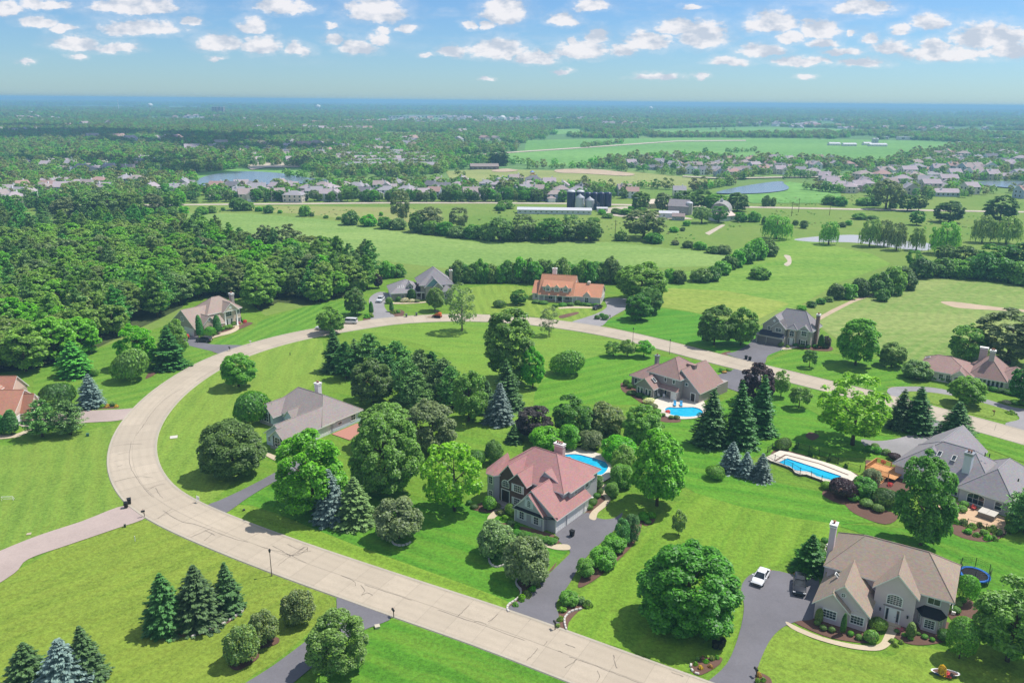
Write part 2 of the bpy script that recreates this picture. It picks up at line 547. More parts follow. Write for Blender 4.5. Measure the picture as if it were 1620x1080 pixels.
def pave_mat(name, c, var=0.1, patch=0.06, slabs=False):
 if name in MATS: return MATS[name]
 m, k = new_mat(name)
 pos = k.n('ShaderNodeNewGeometry').outputs['Position']
 a = k.noise(pos, 0.12, 5, 0.6)
 b = k.noise(pos, 3.5, 5, 0.75)
 st = k.noise(pos, 0.5, 6, 0.7, 1.2)
 col = k.mix(k.rng(a, 0.3, 0.7), hsv(c, 1 - var), hsv(c, 1 + var))
 col = k.mix(k.math('MULTIPLY', k.rng(st, 0.55, 0.8), patch * 5), col, hsv(c, 0.72))
 col = k.mix(0.24, col, k.mix(k.rng(b, 0.36, 0.64), hsv(c, 0.72), hsv(c, 1.25)))
 if slabs:      # tone of each slab, wheel tracks and the dirt in the gutters
  tone = k.n('ShaderNodeAttribute', attribute_name='tone').outputs['Fac']
  ac = k.math('ABSOLUTE', k.n('ShaderNodeAttribute', attribute_name='across').outputs['Fac'])
  col = k.mix(tone, hsv(c, 0.84), col)
  w = k.math('ABSOLUTE', k.math('SUBTRACT', k.math('ABSOLUTE', k.math('SUBTRACT', ac, 0.5)), 0.2))
  col = k.mix(k.math('MULTIPLY', k.rng(w, 0.14, 0.02), k.rng(st, 0.3, 0.7, 0.04, 0.30)), col, hsv(c, 0.70))
  col = k.mix(k.math('MULTIPLY', k.rng(ac, 0.88, 1.0), k.rng(st, 0.35, 0.6, 0.1, 0.5)), col, hsv(c, 0.6))
 finish(k, col, 0.85, 0.2, b, 0.25, 0.02)
 return m
def leaf_mat(name, c, var=0.5, trans=0.28, hue=0.02):
 """Leaves: each leaf-clump and each plant varies a little; light passes through."""
 if name in MATS: return MATS[name]
 m, k = new_mat(name)
 geo = k.n('ShaderNodeNewGeometry')
 oi = k.n('ShaderNodeObjectInfo')
 isl = geo.outputs['Random Per Island']
 h = k.n('ShaderNodeHueSaturation')
 k.put(h.inputs['Hue'], k.math('ADD', 0.5 - hue, k.math('MULTIPLY', oi.outputs['Random'], 2 * hue)))
 k.put(h.inputs['Saturation'], k.math('ADD', 0.88, k.math('MULTIPLY', oi.outputs['Random'], 0.22)))
 k.put(h.inputs['Value'], k.math('ADD', 0.84, k.math('MULTIPLY', oi.outputs['Random'], 0.32)))
 k.put(h.inputs['Color'], k.mix(isl, hsv(c, 1 - var), tuple(min(1, x * (1 + var) * t) for x, t in zip(c, (1.12, 1.0, 0.85)))))
 out = k.n('ShaderNodeOutputMaterial')
 d = k.n('ShaderNodeBsdfDiffuse')
 k.put(d.inputs[0], h.outputs[0])
 t = k.n('ShaderNodeBsdfTranslucent')
 k.put(t.inputs[0], k.mix(1.0, h.outputs[0], (1.6, 1.6, 1.0), 'MULTIPLY'))
 g = k.n('ShaderNodeBsdfGlossy')
 g.inputs['Roughness'].default_value = 0.5
 k.put(g.inputs[0], (0.9, 0.95, 1.0))
 m1 = k.n('ShaderNodeMixShader')
 m1.inputs[0].default_value = trans
 k.t.links.new(d.outputs[0], m1.inputs[1])
 k.t.links.new(t.outputs[0], m1.inputs[2])
 m2 = k.n('ShaderNodeMixShader')
 m2.inputs[0].default_value = 0.03
 k.t.links.new(m1.outputs[0], m2.inputs[1])
 k.t.links.new(g.outputs[0], m2.inputs[2])
 k.t.links.new(m2.outputs[0], out.inputs[0])
 return m
LEAF = {
 'mid': (0.160, 0.387, 0.044), 'bright': (0.179, 0.400, 0.042), 'lime': (0.250, 0.440, 0.052), 'dark': (0.074, 0.221, 0.034),
 'deep': (0.113, 0.285, 0.040), 'grey': (0.195, 0.310, 0.120), 'olive': (0.193, 0.272, 0.076), 'spruce': (0.074, 0.194, 0.053),
 'blue': (0.187, 0.303, 0.303), 'pine': (0.146, 0.361, 0.083), 'purple': (0.062, 0.031, 0.040), 'willow': (0.213, 0.427, 0.085),
 'cedar': (0.067, 0.259, 0.044), 'rust': (0.204, 0.223, 0.084), 'hosta': (0.193, 0.370, 0.037), 'plum': (0.085, 0.078, 0.078),
 'flower': (0.620, 0.120, 0.160), 'pink': (0.600, 0.300, 0.480), 'gold': (0.550, 0.420, 0.060), 'white': (0.650, 0.660, 0.500), 'box': (0.160, 0.375, 0.051),
 'far2': (0.213, 0.366, 0.065), 'far3': (0.213, 0.268, 0.087), 'far': (0.138, 0.310, 0.062), 'wood': (0.207, 0.400, 0.062), 'wood2': (0.240, 0.420, 0.080), 'wood3': (0.172, 0.330, 0.068),
}
def leaf(c):
 return leaf_mat('leaves_' + c, LEAF[c], trans=0.40 if c not in ('spruce', 'blue', 'pine', 'cedar') else 0.1)
BARK = plain('bark', (0.115, 0.085, 0.062), 0.9, 0.1, var=0.3, scale=2.5)
BARK_PALE = plain('bark_pale', (0.22, 0.19, 0.155), 0.9, 0.1, var=0.3, scale=2.5)
WHITE = plain('white_trim', (0.82, 0.81, 0.78), 0.5, 0.3, var=0.04)
CREAM = plain('cream_trim', (0.62, 0.57, 0.48), 0.5, 0.3, var=0.04)
GLASS = glass_pane()
DARK_METAL = plain('dark_metal', (0.02, 0.02, 0.022), 0.45, 0.4)
GREY_METAL = plain('grey_metal', (0.38, 0.39, 0.40), 0.4, 0.5, metal=0.6)
RUBBER = plain('rubber', (0.012, 0.012, 0.013), 0.8, 0.2)
CONCRETE = pave_mat('pale_concrete', (0.455, 0.39, 0.305), slabs=True)
WALK = pave_mat('walk_concrete', (0.50, 0.42, 0.30))
ASPHALT = pave_mat('sealed_asphalt', (0.155, 0.150, 0.166), 0.16, 0.10)
ASPHALT_OLD = pave_mat('greyed_asphalt', (0.27, 0.26, 0.268), 0.16, 0.10)
PAVER = pave_mat('pinkish_pavers', (0.39, 0.315, 0.285), 0.14, 0.08)
TAR = plain('tar_seal', (0.105, 0.092, 0.082), 0.7, 0.2)
MULCH = pave_mat('bark_mulch', (0.135, 0.075, 0.055), 0.25, 0.15)
GRAVELLY = pave_mat('pale_gravel', (0.46, 0.40, 0.32), 0.15, 0.08)
DIRT = pave_mat('bare_dirt', (0.44, 0.34, 0.24), 0.15, 0.08)
STONE = brick('limestone', (0.42, 0.38, 0.33), (0.30, 0.27, 0.24), (0.35, 0.33, 0.30), 1.4)
EDGE_STONE = plain('edging_stone', (0.56, 0.53, 0.49), 0.8, 0.2, var=0.2)
ORANGE = plain('orange_paint', (0.62, 0.14, 0.04), 0.45, 0.4)
# --- the setting: ground, fields, water, roads
C_LUSH, C_MID, C_DRY = (0.082, 0.222, 0.020), (0.115, 0.240, 0.024), (0.170, 0.256, 0.032)
def ang_px(a, b):
 p, q = G(*a), G(*b)
 return math.atan2(q[1] - p[1], q[0] - p[0])
def base_ground():
 """One sheet to the horizon: meadow near, farmland and woods far away."""
 m, k = new_mat('countryside')
 pos = k.n('ShaderNodeNewGeometry').outputs['Position']
 a = k.noise(pos, 0.012, 6, 0.62, 0.9)
 b = k.noise(pos, 0.35, 5, 0.72)
 c = k.noise(k.vmath('MULTIPLY', pos, (0.6, 1.0, 1.0)), 0.0017, 5, 0.6)
 near = k.mix(k.rng(a, 0.36, 0.64), (0.135, 0.235, 0.040), (0.225, 0.280, 0.070))
 near = k.mix(0.42, near, k.mix(k.rng(b, 0.25, 0.75), (0.05, 0.12, 0.02), (0.22, 0.32, 0.07)))
 sep = k.n('ShaderNodeSeparateXYZ')
 k.put(sep.inputs[0], pos)
 wood = k.mix(k.noise(pos, 0.02, 4, 0.7), (0.085, 0.180, 0.060), (0.140, 0.250, 0.085))
 far = k.mix(k.rng(c, 0.56, 0.60, 0, 1, True), wood, (0.16, 0.26, 0.08))
 col = k.mix(k.rng(sep.outputs[1], 620.0, 900.0), near, far)
 finish(k, col, 0.95, 0.08, b, 0.5, 0.3)
 mb = MB()
 xs = [-45000, -3000, -400, 400, 3000, 45000]
 ys = [-3000, 40, 900, 5000, 60000]
 for i in range(5):
  for j in range(4):
   mb.face([(xs[i], ys[j], 0), (xs[i + 1], ys[j], 0), (xs[i + 1], ys[j + 1], 0), (xs[i], ys[j + 1], 0)])
 tag(mb.build('ground', m), kind='structure')
base_ground()
F_BIG = field_mat('hay_field_grass', (0.165, 0.295, 0.065), (0.235, 0.335, 0.095), ang_px((300, 345), (900, 385)), 7.0, 0.016, 0.28)
BIG_FIELD = [(150, 352), (205, 346), (300, 337), (400, 338), (500, 346), (545, 352), (600, 362), (690, 375), (760, 384), (855, 385), (960, 383),
    (1050, 392), (1125, 400), (1168, 404), (1150, 420), (1000, 425), (700, 424), (600, 412), (520, 405), (420, 392), (350, 375), (260, 360)]
sheet('field', BIG_FIELD, 0.03, F_BIG)
sheet('meadow', [(395, 326), (640, 328), (700, 340), (690, 352), (600, 352), (545, 346), (470, 338), (400, 334)], 0.034,
  field_mat('tall_gold_meadow', (0.300, 0.290, 0.115), (0.240, 0.290, 0.085), None, scale=0.03))
sheet('meadow', [(1160, 395), (1240, 372), (1380, 402), (1410, 418), (1330, 446), (1250, 492), (1090, 492), (1020, 462), (1060, 432), (1150, 425)], 0.034,
  field_mat('rough_meadow', (0.115, 0.270, 0.035), (0.215, 0.320, 0.060), ang_px((1100, 470), (1330, 440)), 11.0, 0.03, 0.25))
sheet('meadow', [(960, 478), (1040, 455), (1150, 460), (1250, 480), (1200, 505), (1100, 496)], 0.038,
  field_mat('cut_meadow', (0.210, 0.310, 0.050), (0.280, 0.335, 0.075), ang_px((1000, 470), (1200, 490)), 9.0, 0.05, 0.3))
F_RIGHT = field_mat('thin_crop_field', (0.150, 0.275, 0.055), (0.270, 0.315, 0.105), ang_px((1310, 520), (1450, 445)), 3.4, 0.035, 0.45)
sheet('field', [(1290, 510), (1345, 475), (1440, 446), (1475, 439), (1560, 447), (1640, 456), (1760, 470), (1760, 590), (1560, 553), (1450, 582),
    (1400, 566), (1340, 548)], 0.036, F_RIGHT)
sheet('bare_patch', [(1488, 478), (1505, 477), (1540, 481), (1580, 486), (1640, 492), (1660, 496), (1610, 493), (1560, 490), (1540, 489), (1510, 486)], 0.05, DIRT, 4)
sheet('dirt_track', [(1240, 404), (1250, 405), (1252, 416), (1246, 421), (1240, 418), (1246, 413)], 0.05, GRAVELLY, 4)
sheet('dirt_track', [(1115, 369), (1142, 355), (1148, 356), (1122, 372)], 0.05, GRAVELLY)
sheet('dirt_track', [(1290, 504), (1345, 476), (1400, 459), (1442, 444), (1446, 445.5), (1402, 461), (1350, 478.5), (1296, 507)], 0.055, DIRT, 2)
FAR_FIELDS = [
 [(673, 250), (785, 243), (830, 238), (832, 222), (935, 220), (1080, 218), (1250, 219), (1463, 223), (1550, 228), (1497, 237), (1420, 251), (1397, 262),
  (1353, 259), (1213, 254), (1080, 250), (985, 252), (930, 264), (860, 262), (810, 258), (740, 252)],
 [(1010, 206), (1080, 203), (1200, 201), (1400, 206), (1392, 210), (1230, 213), (1050, 215)],
 [(868, 205), (915, 204), (922, 210), (880, 213)], [(600, 209), (705, 210), (708, 216), (610, 217)],
 [(705, 271), (770, 268), (1000, 272), (1130, 285), (1092, 297), (960, 294), (860, 288), (715, 289)],
 [(1050, 288), (1112, 283), (1146, 287), (1120, 297), (1085, 300)],
 [(1540, 207), (1640, 207), (1640, 212), (1560, 213)], [(1080, 195), (1150, 194), (1190, 197), (1090, 199)],
 [(1145, 310), (1250, 288), (1330, 300), (1330, 322), (1190, 322)], [(300, 276), (420, 262), (480, 266), (480, 282), (330, 290)],
 [(470, 284), (720, 283), (715, 290), (480, 292)], [(640, 186), (700, 186), (700, 188), (640, 188)],
]
SOY = field_mat('green_crop', (0.125, 0.290, 0.065), (0.180, 0.345, 0.090), 0.1, 40.0, 0.004, 0.3, 0.1)
PARK = field_mat('park_grass', (0.235, 0.290, 0.090), (0.285, 0.310, 0.115), None, 6.0, 0.02, 0.3)
for i, f in enumerate(FAR_FIELDS):
 sheet('field', f, 0.12 + 0.02 * i, PARK if i in (3, 4, 5, 7) else SOY)
sheet('infield', [(778, 270), (800, 267.5), (820, 270), (805, 272.5), (785, 272.5)], 0.5, DIRT, 4)
sheet('infield', [(880, 269), (935, 268), (1000, 275), (990, 279), (920, 275), (885, 274)], 0.5, DIRT, 3)
sheet('farm_lane', [(673, 250), (785, 242.4), (925, 233), (1070, 223), (1180, 222), (1180, 223.5), (1070, 224.5), (925, 234.8), (785, 244), (675, 252)], 0.6, GRAVELLY)
sheet('farm_yard', [(955, 331), (990, 327), (1030, 333), (1070, 341), (1096, 347), (1050, 346), (1000, 345), (965, 340)], 0.12, GRAVELLY, 3)
m, k = new_mat('pond_water')
pos = k.n('ShaderNodeNewGeometry').outputs['Position']
finish(k, (0.16, 0.21, 0.25), 0.22, 0.5, k.noise(pos, 0.6, 3), 0.05, 0.05)
POND = MATS['pond_water']
PONDS = [[(308, 290), (330, 279), (380, 272.5), (440, 275), (490, 283), (560, 288), (520, 291), (440, 293), (360, 297), (318, 295)],
   [(1133, 306), (1170, 297), (1215, 290), (1237, 288.5), (1240, 292), (1248, 298), (1240, 303), (1205, 307), (1160, 308)],
   [(1545, 292), (1560, 288), (1640, 289), (1640, 301), (1580, 297)],
   [(1256, 379), (1290, 374.5), (1345, 371.5), (1372, 374), (1440, 382), (1472, 386), (1468, 396), (1430, 394), (1352, 384), (1290, 383)]]
m, k = new_mat('silty_pond_water')
finish(k, (0.40, 0.39, 0.40), 0.3, 0.4)
for i, p in enumerate(PONDS): sheet('pond_water', p, 0.9 if p[0][1] < 320 else 0.05, POND if i < 3 else m, 5)
sheet('lawn', [(-300, 1400), (-300, 640), (-100, 600), (60, 583), (270, 512), (300, 470), (390, 474), (420, 500), (560, 466), (590, 440), (740, 440), (840, 440),
    (985, 452), (1020, 482), (1090, 492), (1190, 516), (1290, 512), (1330, 545), (1460, 578), (1640, 590), (1900, 700), (1900, 1400)], 0.06,
  lawn_mat('lawn_grass', C_MID, ang_px((600, 960), (300, 850)), 2.2, 0.12))
S = ang_px
LAWNS = [
 ('dry', [(-250, 960), (-60, 925), (20, 905), (90, 868), (160, 842), (232, 823), (330, 868), (440, 910), (530, 946), (500, 990), (430, 1050), (380, 1084), (150, 1300), (-300, 1300)], C_DRY, S((0, 1000), (300, 880)), 2.4, 0.10, 0.35),
 ('olive', [(-200, 735), (60, 700), (190, 668), (184, 690), (173, 730), (182, 765), (200, 798), (120, 835), (0, 878), (-200, 930)], (0.151, 0.261, 0.037), S((140, 700), (120, 820)), 2.2, 0.14, 0.35),
 ('ring_left', [(249, 690), (300, 614), (350, 580), (417, 553), (500, 534), (512, 560), (505, 600), (430, 660), (400, 720), (335, 793), (285, 780), (246, 742)], (0.167, 0.282, 0.039), S((260, 690), (330, 600)), 2.0, 0.16, 0.3),
 ('ring_top', [(560, 524), (690, 511), (830, 514), (940, 530), (1010, 545), (960, 556), (900, 590), (850, 660), (780, 690), (700, 560), (600, 532)], (0.144, 0.279, 0.033), S((560, 540), (960, 560)), 2.6, 0.10, 0.25),
 ('ring_right', [(860, 600), (960, 560), (1080, 568), (1160, 592), (1130, 600), (1000, 620), (1010, 640), (920, 640), (850, 660)], (0.090, 0.255, 0.020), S((860, 640), (990, 610)), 2.2, 0.28, 0.12),
 ('bottom', [(470, 1120), (560, 1010), (625, 978), (690, 1000), (800, 1040), (905, 1084), (1000, 1150), (900, 1300), (400, 1300)], (0.078, 0.228, 0.019), S((620, 1000), (850, 1080)), 2.1, 0.26, 0.12),
 ('front', [(352, 812), (470, 760), (640, 790), (760, 800), (880, 860), (900, 872), (830, 930), (803, 965), (700, 930), (560, 885), (430, 845)], (0.075, 0.236, 0.019), S((360, 815), (760, 955)), 1.9, 0.34, 0.10),
 ('front_strip', [(352, 812), (400, 800), (560, 862), (700, 912), (800, 950), (803, 965), (700, 933), (560, 888), (430, 846)], (0.151, 0.282, 0.028), S((360, 815), (760, 955)), 1.6, 0.30, 0.3),
 ('side', [(885, 990), (930, 930), (1010, 860), (1060, 800), (1180, 760), (1330, 830), (1270, 880), (1180, 915), (1168, 1000), (1110, 1066), (1000, 1030)], (0.135, 0.271, 0.025), S((940, 980), (1060, 830)), 2.6, 0.28, 0.28),
 ('middle', [(1000, 680), (1130, 640), (1240, 600), (1320, 640), (1440, 720), (1200, 720), (1210, 760), (1420, 800), (1330, 830), (1100, 780), (1040, 720)], (0.082, 0.250, 0.019), S((1080, 760), (1350, 800)), 2.4, 0.30, 0.14),
 ('back_right', [(1330, 830), (1470, 840), (1620, 860), (1700, 880), (1700, 960), (1540, 950), (1500, 900), (1380, 850)], (0.069, 0.225, 0.017), S((1330, 830), (1600, 930)), 2.4, 0.18, 0.06),
 ('front_right', [(1196, 1080), (1205, 1030), (1240, 990), (1300, 1018), (1400, 1040), (1440, 1022), (1520, 1030), (1640, 1000), (1760, 1000), (1760, 1300), (1190, 1300)], (0.164, 0.277, 0.033), S((1230, 1000), (1500, 1080)), 2.2, 0.16, 0.34),
 ('tan_house', [(330, 545), (400, 520), (420, 505), (520, 478), (590, 480), (580, 498), (500, 519), (430, 534), (360, 556), (338, 556)], (0.095, 0.250, 0.025), S((380, 545), (460, 505)), 1.7, 0.42, 0.16),
 ('left_upper', [(60, 590), (120, 565), (250, 525), (340, 556), (300, 582), (230, 628), (208, 648), (130, 650), (60, 640)], (0.110, 0.250, 0.027), S((100, 600), (250, 570)), 2.3, 0.26, 0.22),
 ('orange_house', [(730, 500), (745, 455), (840, 456), (850, 482), (950, 486), (960, 492), (930, 512), (850, 502), (770, 497)], (0.177, 0.286, 0.041), S((770, 500), (755, 455)), 1.6, 0.36, 0.25),
 ('beyond_drive', [(985, 500), (1000, 486), (1090, 494), (1190, 520), (1250, 545), (1190, 568), (1090, 546), (950, 512)], (0.069, 0.243, 0.020), S((960, 510), (1100, 500)), 2.2, 0.20, 0.05),
 ('grey_house', [(1210, 576), (1260, 556), (1320, 560), (1440, 580), (1420, 622), (1320, 603), (1240, 584)], (0.090, 0.246, 0.020), S((1210, 575), (1320, 560)), 2.2, 0.24, 0.12),
 ('loop', [(1400, 612), (1470, 618), (1560, 636), (1600, 652), (1598, 668), (1480, 640)], (0.164, 0.268, 0.042), S((1420, 620), (1590, 660)), 1.3, 0.34, 0.3),
 ('roadside', [(1320, 622), (1400, 638), (1480, 662), (1620, 702), (1700, 730), (1700, 760), (1500, 690), (1400, 690), (1300, 660), (1230, 610)], (0.095, 0.246, 0.020), S((1320, 625), (1620, 710)), 2.0, 0.26, 0.14),
]
for i, (nm, pts, c, st, w, am, dr) in enumerate(LAWNS):
 sheet('lawn', pts, 0.064 + 0.004 * i, lawn_mat('lawn_' + nm, c, st, w, am, dry_amt=dr), 3)
ZL = 0.145        # everything laid on the lawns starts above this
OUTER = [(1180, 1185), (905, 1079), (829, 1048), (757, 1021), (684, 995), (620, 975), (535, 942), (470, 920), (397, 891), (325, 860), (253, 829), (231, 818), (199, 799),
   (187, 778), (178, 757), (174, 735), (175, 712), (182, 690), (195, 667), (213, 646), (233, 627), (267, 603), (300, 583), (333, 566.5), (362, 556), (400, 544.5),
   (433, 535), (467, 528), (500, 521), (560, 512.3), (607, 504), (673, 499.5), (720, 498), (773, 499), (840, 503), (873, 506.5), (907, 511), (940, 516), (1007, 528.5), (1080, 546),
   (1147, 562), (1180, 569.5), (1247, 586), (1320, 605.5), (1407, 626.5), (1467, 642.5), (1513, 654), (1580, 671), (1620, 682), (1760, 720), (1900, 762)]
INNER = [(1420, 1190), (1080, 1067.5), (1010, 1042), (937, 1015.5), (876, 993), (805, 967), (757, 951.5), (684, 928), (612, 904.5), (540, 881.5), (470, 857.5), (397, 833),
   (350, 815), (327, 804), (307, 795), (285, 781.5), (264, 764), (247, 742), (240, 717), (243, 690), (256, 663), (277, 637), (300, 614), (333, 590.5), (353, 578.5),
   (383, 565), (417, 552.5), (450, 542.5), (483, 534.5), (513, 528.5), (560, 521.5), (607, 513.5), (683, 508.3), (757, 508), (823, 512), (873, 517.5), (940, 527.5),
   (1007, 543), (1080, 563), (1147, 582), (1247, 605), (1313, 621), (1400, 642), (1467, 660), (1537, 680), (1620, 704), (1760, 746), (1900, 790)]
OUT_M = smooth_open([G(*p) for p in OUTER], 4)
INN_M = smooth_open([G(*p) for p in INNER], 4)
def resample(P, n):
 P = np.array(P)
 d = np.r_[0, np.cumsum(np.linalg.norm(np.diff(P, axis=0), axis=1))]
 t = np.linspace(0, d[-1], n)
 return np.c_[np.interp(t, d, P[:, 0]), np.interp(t, d, P[:, 1])]
inn = resample(INN_M, 900)
ctr = []
for p in resample(OUT_M, 140):
 q = inn[np.argmin(((inn - p) ** 2).sum(1))]
 ctr.append((p + q) / 2)
ctr = np.array(ctr)
for _ in range(6):
 ctr[1:-1] = (ctr[:-2] + 2 * ctr[1:-1] + ctr[2:]) / 4
ctr = resample(ctr, 260)
ROAD_W = 8.5
rd = MB()
tan = np.gradient(ctr, axis=0)
tan /= np.linalg.norm(tan, axis=1)[:, None]
nor = np.c_[-tan[:, 1], tan[:, 0]]
ZR = 0.16
for a in range(len(ctr) - 1):
 p, q = ctr[a], ctr[a + 1]
 for s0, s1 in ((-1, 0), (0, 1)):
  h = ROAD_W / 2
  z = lambda s: ZR + (0.05 if s == 0 else 0)
  rd.face([(*(p + nor[a] * h * s0), z(s0)), (*(p + nor[a] * h * s1), z(s1)), (*(q + nor[a + 1] * h * s1), z(s1)), (*(q + nor[a + 1] * h * s0), z(s0))])
JOINT = plain('joint_line', (0.30, 0.265, 0.22), 0.9, 0.1)
for q in range(len(rd.v)): rd.v[q] = (rd.v[q][0], rd.v[q][1], rd.v[q][2] - 0.03)
road = tag(rd.build('road', JOINT, recalc=False), kind='structure')
d_ = np.r_[0, np.cumsum(np.linalg.norm(np.diff(ctr, axis=0), axis=1))]
_t = np.random.default_rng(2).uniform(0.35, 1.0, 4000)
at_d = lambda t, A: np.array([np.interp(t, d_, A[:, 0]), np.interp(t, d_, A[:, 1])])
SLAB = max(4.6, d_[-1] / 149)
for q in range(int(d_[-1] / SLAB)):
 for s in (-1, 1):
  mb = MB()
  ts = np.linspace(q * SLAB + 0.02, (q + 1) * SLAB - 0.02, 4)
  us = (0.02, ROAD_W * 0.25, ROAD_W / 2)
  gz = lambda u: ZR + 0.05 * (1 - u / (ROAD_W / 2))
  pt = lambda t, u: (*(at_d(t, ctr) + at_d(t, nor) * u * s), gz(u))
  for a in range(3):
   for b in range(2):
    f = [pt(ts[a], us[b]), pt(ts[a], us[b + 1]), pt(ts[a + 1], us[b + 1]), pt(ts[a + 1], us[b])]
    mb.face(f if s < 0 else f[::-1])
  ac = [v for a in range(3) for b in range(2) for v in ((us[b], us[b + 1], us[b + 1], us[b]) if s < 0 else (us[b], us[b + 1], us[b + 1], us[b])[::-1])]
  o = mb.build('slab', CONCRETE, road, recalc=False)
  a_ = o.data.attributes.new('tone', 'FLOAT', 'FACE'); a_.data.foreach_set('value', [float(_t[q * 2 + (s > 0)])] * 6)
  a_ = o.data.attributes.new('across', 'FLOAT', 'POINT'); a_.data.foreach_set('value', [v / (ROAD_W / 2) for v in ac])
KERB = pave_mat('kerb_concrete', (0.40, 0.36, 0.29), 0.1)
for s in (-1, 1):
 kb = MB()
 for a in range(len(ctr) - 1):
  i0, i1 = ROAD_W / 2 - 0.02, ROAD_W / 2 + 0.36
  A0, A1 = ctr[a] + nor[a] * s * i0, ctr[a] + nor[a] * s * i1
  B0, B1 = ctr[a + 1] + nor[a + 1] * s * i0, ctr[a + 1] + nor[a + 1] * s * i1
  kb.face([(*A0, ZR + 0.02), (*A1, ZR + 0.05), (*B1, ZR + 0.05), (*B0, ZR + 0.02)])
  kb.face([(*A1, ZR + 0.05), (*(A1 + nor[a] * s * 0.12), 0.05), (*(B1 + nor[a + 1] * s * 0.12), 0.05), (*B1, ZR + 0.05)])
 tag(kb.build('kerb', KERB), kind='structure')
cm = MB()
def crack(pts, w=0.09):
 P = smooth_open([G(*p) for p in pts], 3)
 P = [(x + random.uniform(-.06, .06), y + random.uniform(-.06, .06)) for x, y in P]
 ribbon(cm, P, [w * random.uniform(0.6, 1.3) for _ in P], ZR + 0.062)
CRACKS = [[(208, 700), (205, 720), (207, 740), (213, 752), (222, 765), (232, 778), (243, 788)], [(258, 809), (275, 820), (290, 827), (310, 831), (330, 838), (350, 846), (372, 854), (393, 859)],
   [(182, 763), (205, 757), (225, 755), (243, 757)], [(178, 707), (200, 704), (225, 703)], [(185, 740), (195, 736)], [(232, 778), (246, 770), (262, 766)],
   [(246, 773), (252, 783), (258, 789)], [(228, 775), (243, 772)], [(250, 822), (263, 812), (272, 806)], [(302, 851), (320, 843), (335, 837)], [(323, 857), (335, 846)], [(325, 840), (340, 848)],
   [(407, 864), (430, 871), (452, 876), (485, 892)], [(431, 865), (447, 873), (460, 881)], [(455, 862), (468, 868), (480, 871)], [(440, 896), (452, 886), (468, 876), (482, 866)], [(447, 877), (470, 880), (488, 868)],
   [(458, 881), (478, 875), (492, 873)], [(470, 876), (485, 866), (486, 873)], [(540, 912), (553, 917), (562, 922), (562, 928)], [(577, 926), (600, 934), (625, 942), (651, 951)],
   [(571, 927), (577, 936), (572, 943), (580, 939), (590, 943)], [(693, 966), (720, 976), (745, 984), (770, 992), (800, 1004), (830, 1014)], [(742, 959), (733, 968), (724, 976)], [(788, 972), (780, 980), (772, 985)],
   [(750, 985), (760, 985), (770, 989)], [(851, 1027), (843, 1037), (833, 1046)], [(900, 1040), (920, 1047), (945, 1056), (970, 1066), (1000, 1077), (1030, 1089)], [(912, 1044), (905, 1051), (893, 1057)],
   [(971, 1038), (972, 1048), (976, 1059)], [(945, 1062), (948, 1072), (944, 1080)], [(882, 1031), (890, 1033)], [(860, 1023), (866, 1016)], [(895, 1020), (910, 1026)], [(1062, 1065), (1080, 1071)],
   [(310, 604), (340, 586), (370, 571), (400, 558), (440, 546), (480, 536), (520, 527)], [(225, 678), (240, 655), (262, 632), (290, 614)], [(1090, 556), (1150, 573), (1210, 590), (1290, 610), (1350, 624)],
   [(900, 519), (960, 527), (1020, 541), (1080, 556)], [(1520, 668), (1518, 674)], [(1576, 672), (1572, 682)], [(215, 690), (228, 672)], [(186, 720), (206, 716)], [(560, 517), (640, 506)], [(675, 504), (760, 502), (830, 507)]]
for c_ in CRACKS: crack(c_, 0.055)
cm.build('crack_seal', TAR, road)['kind'] = 'stuff'
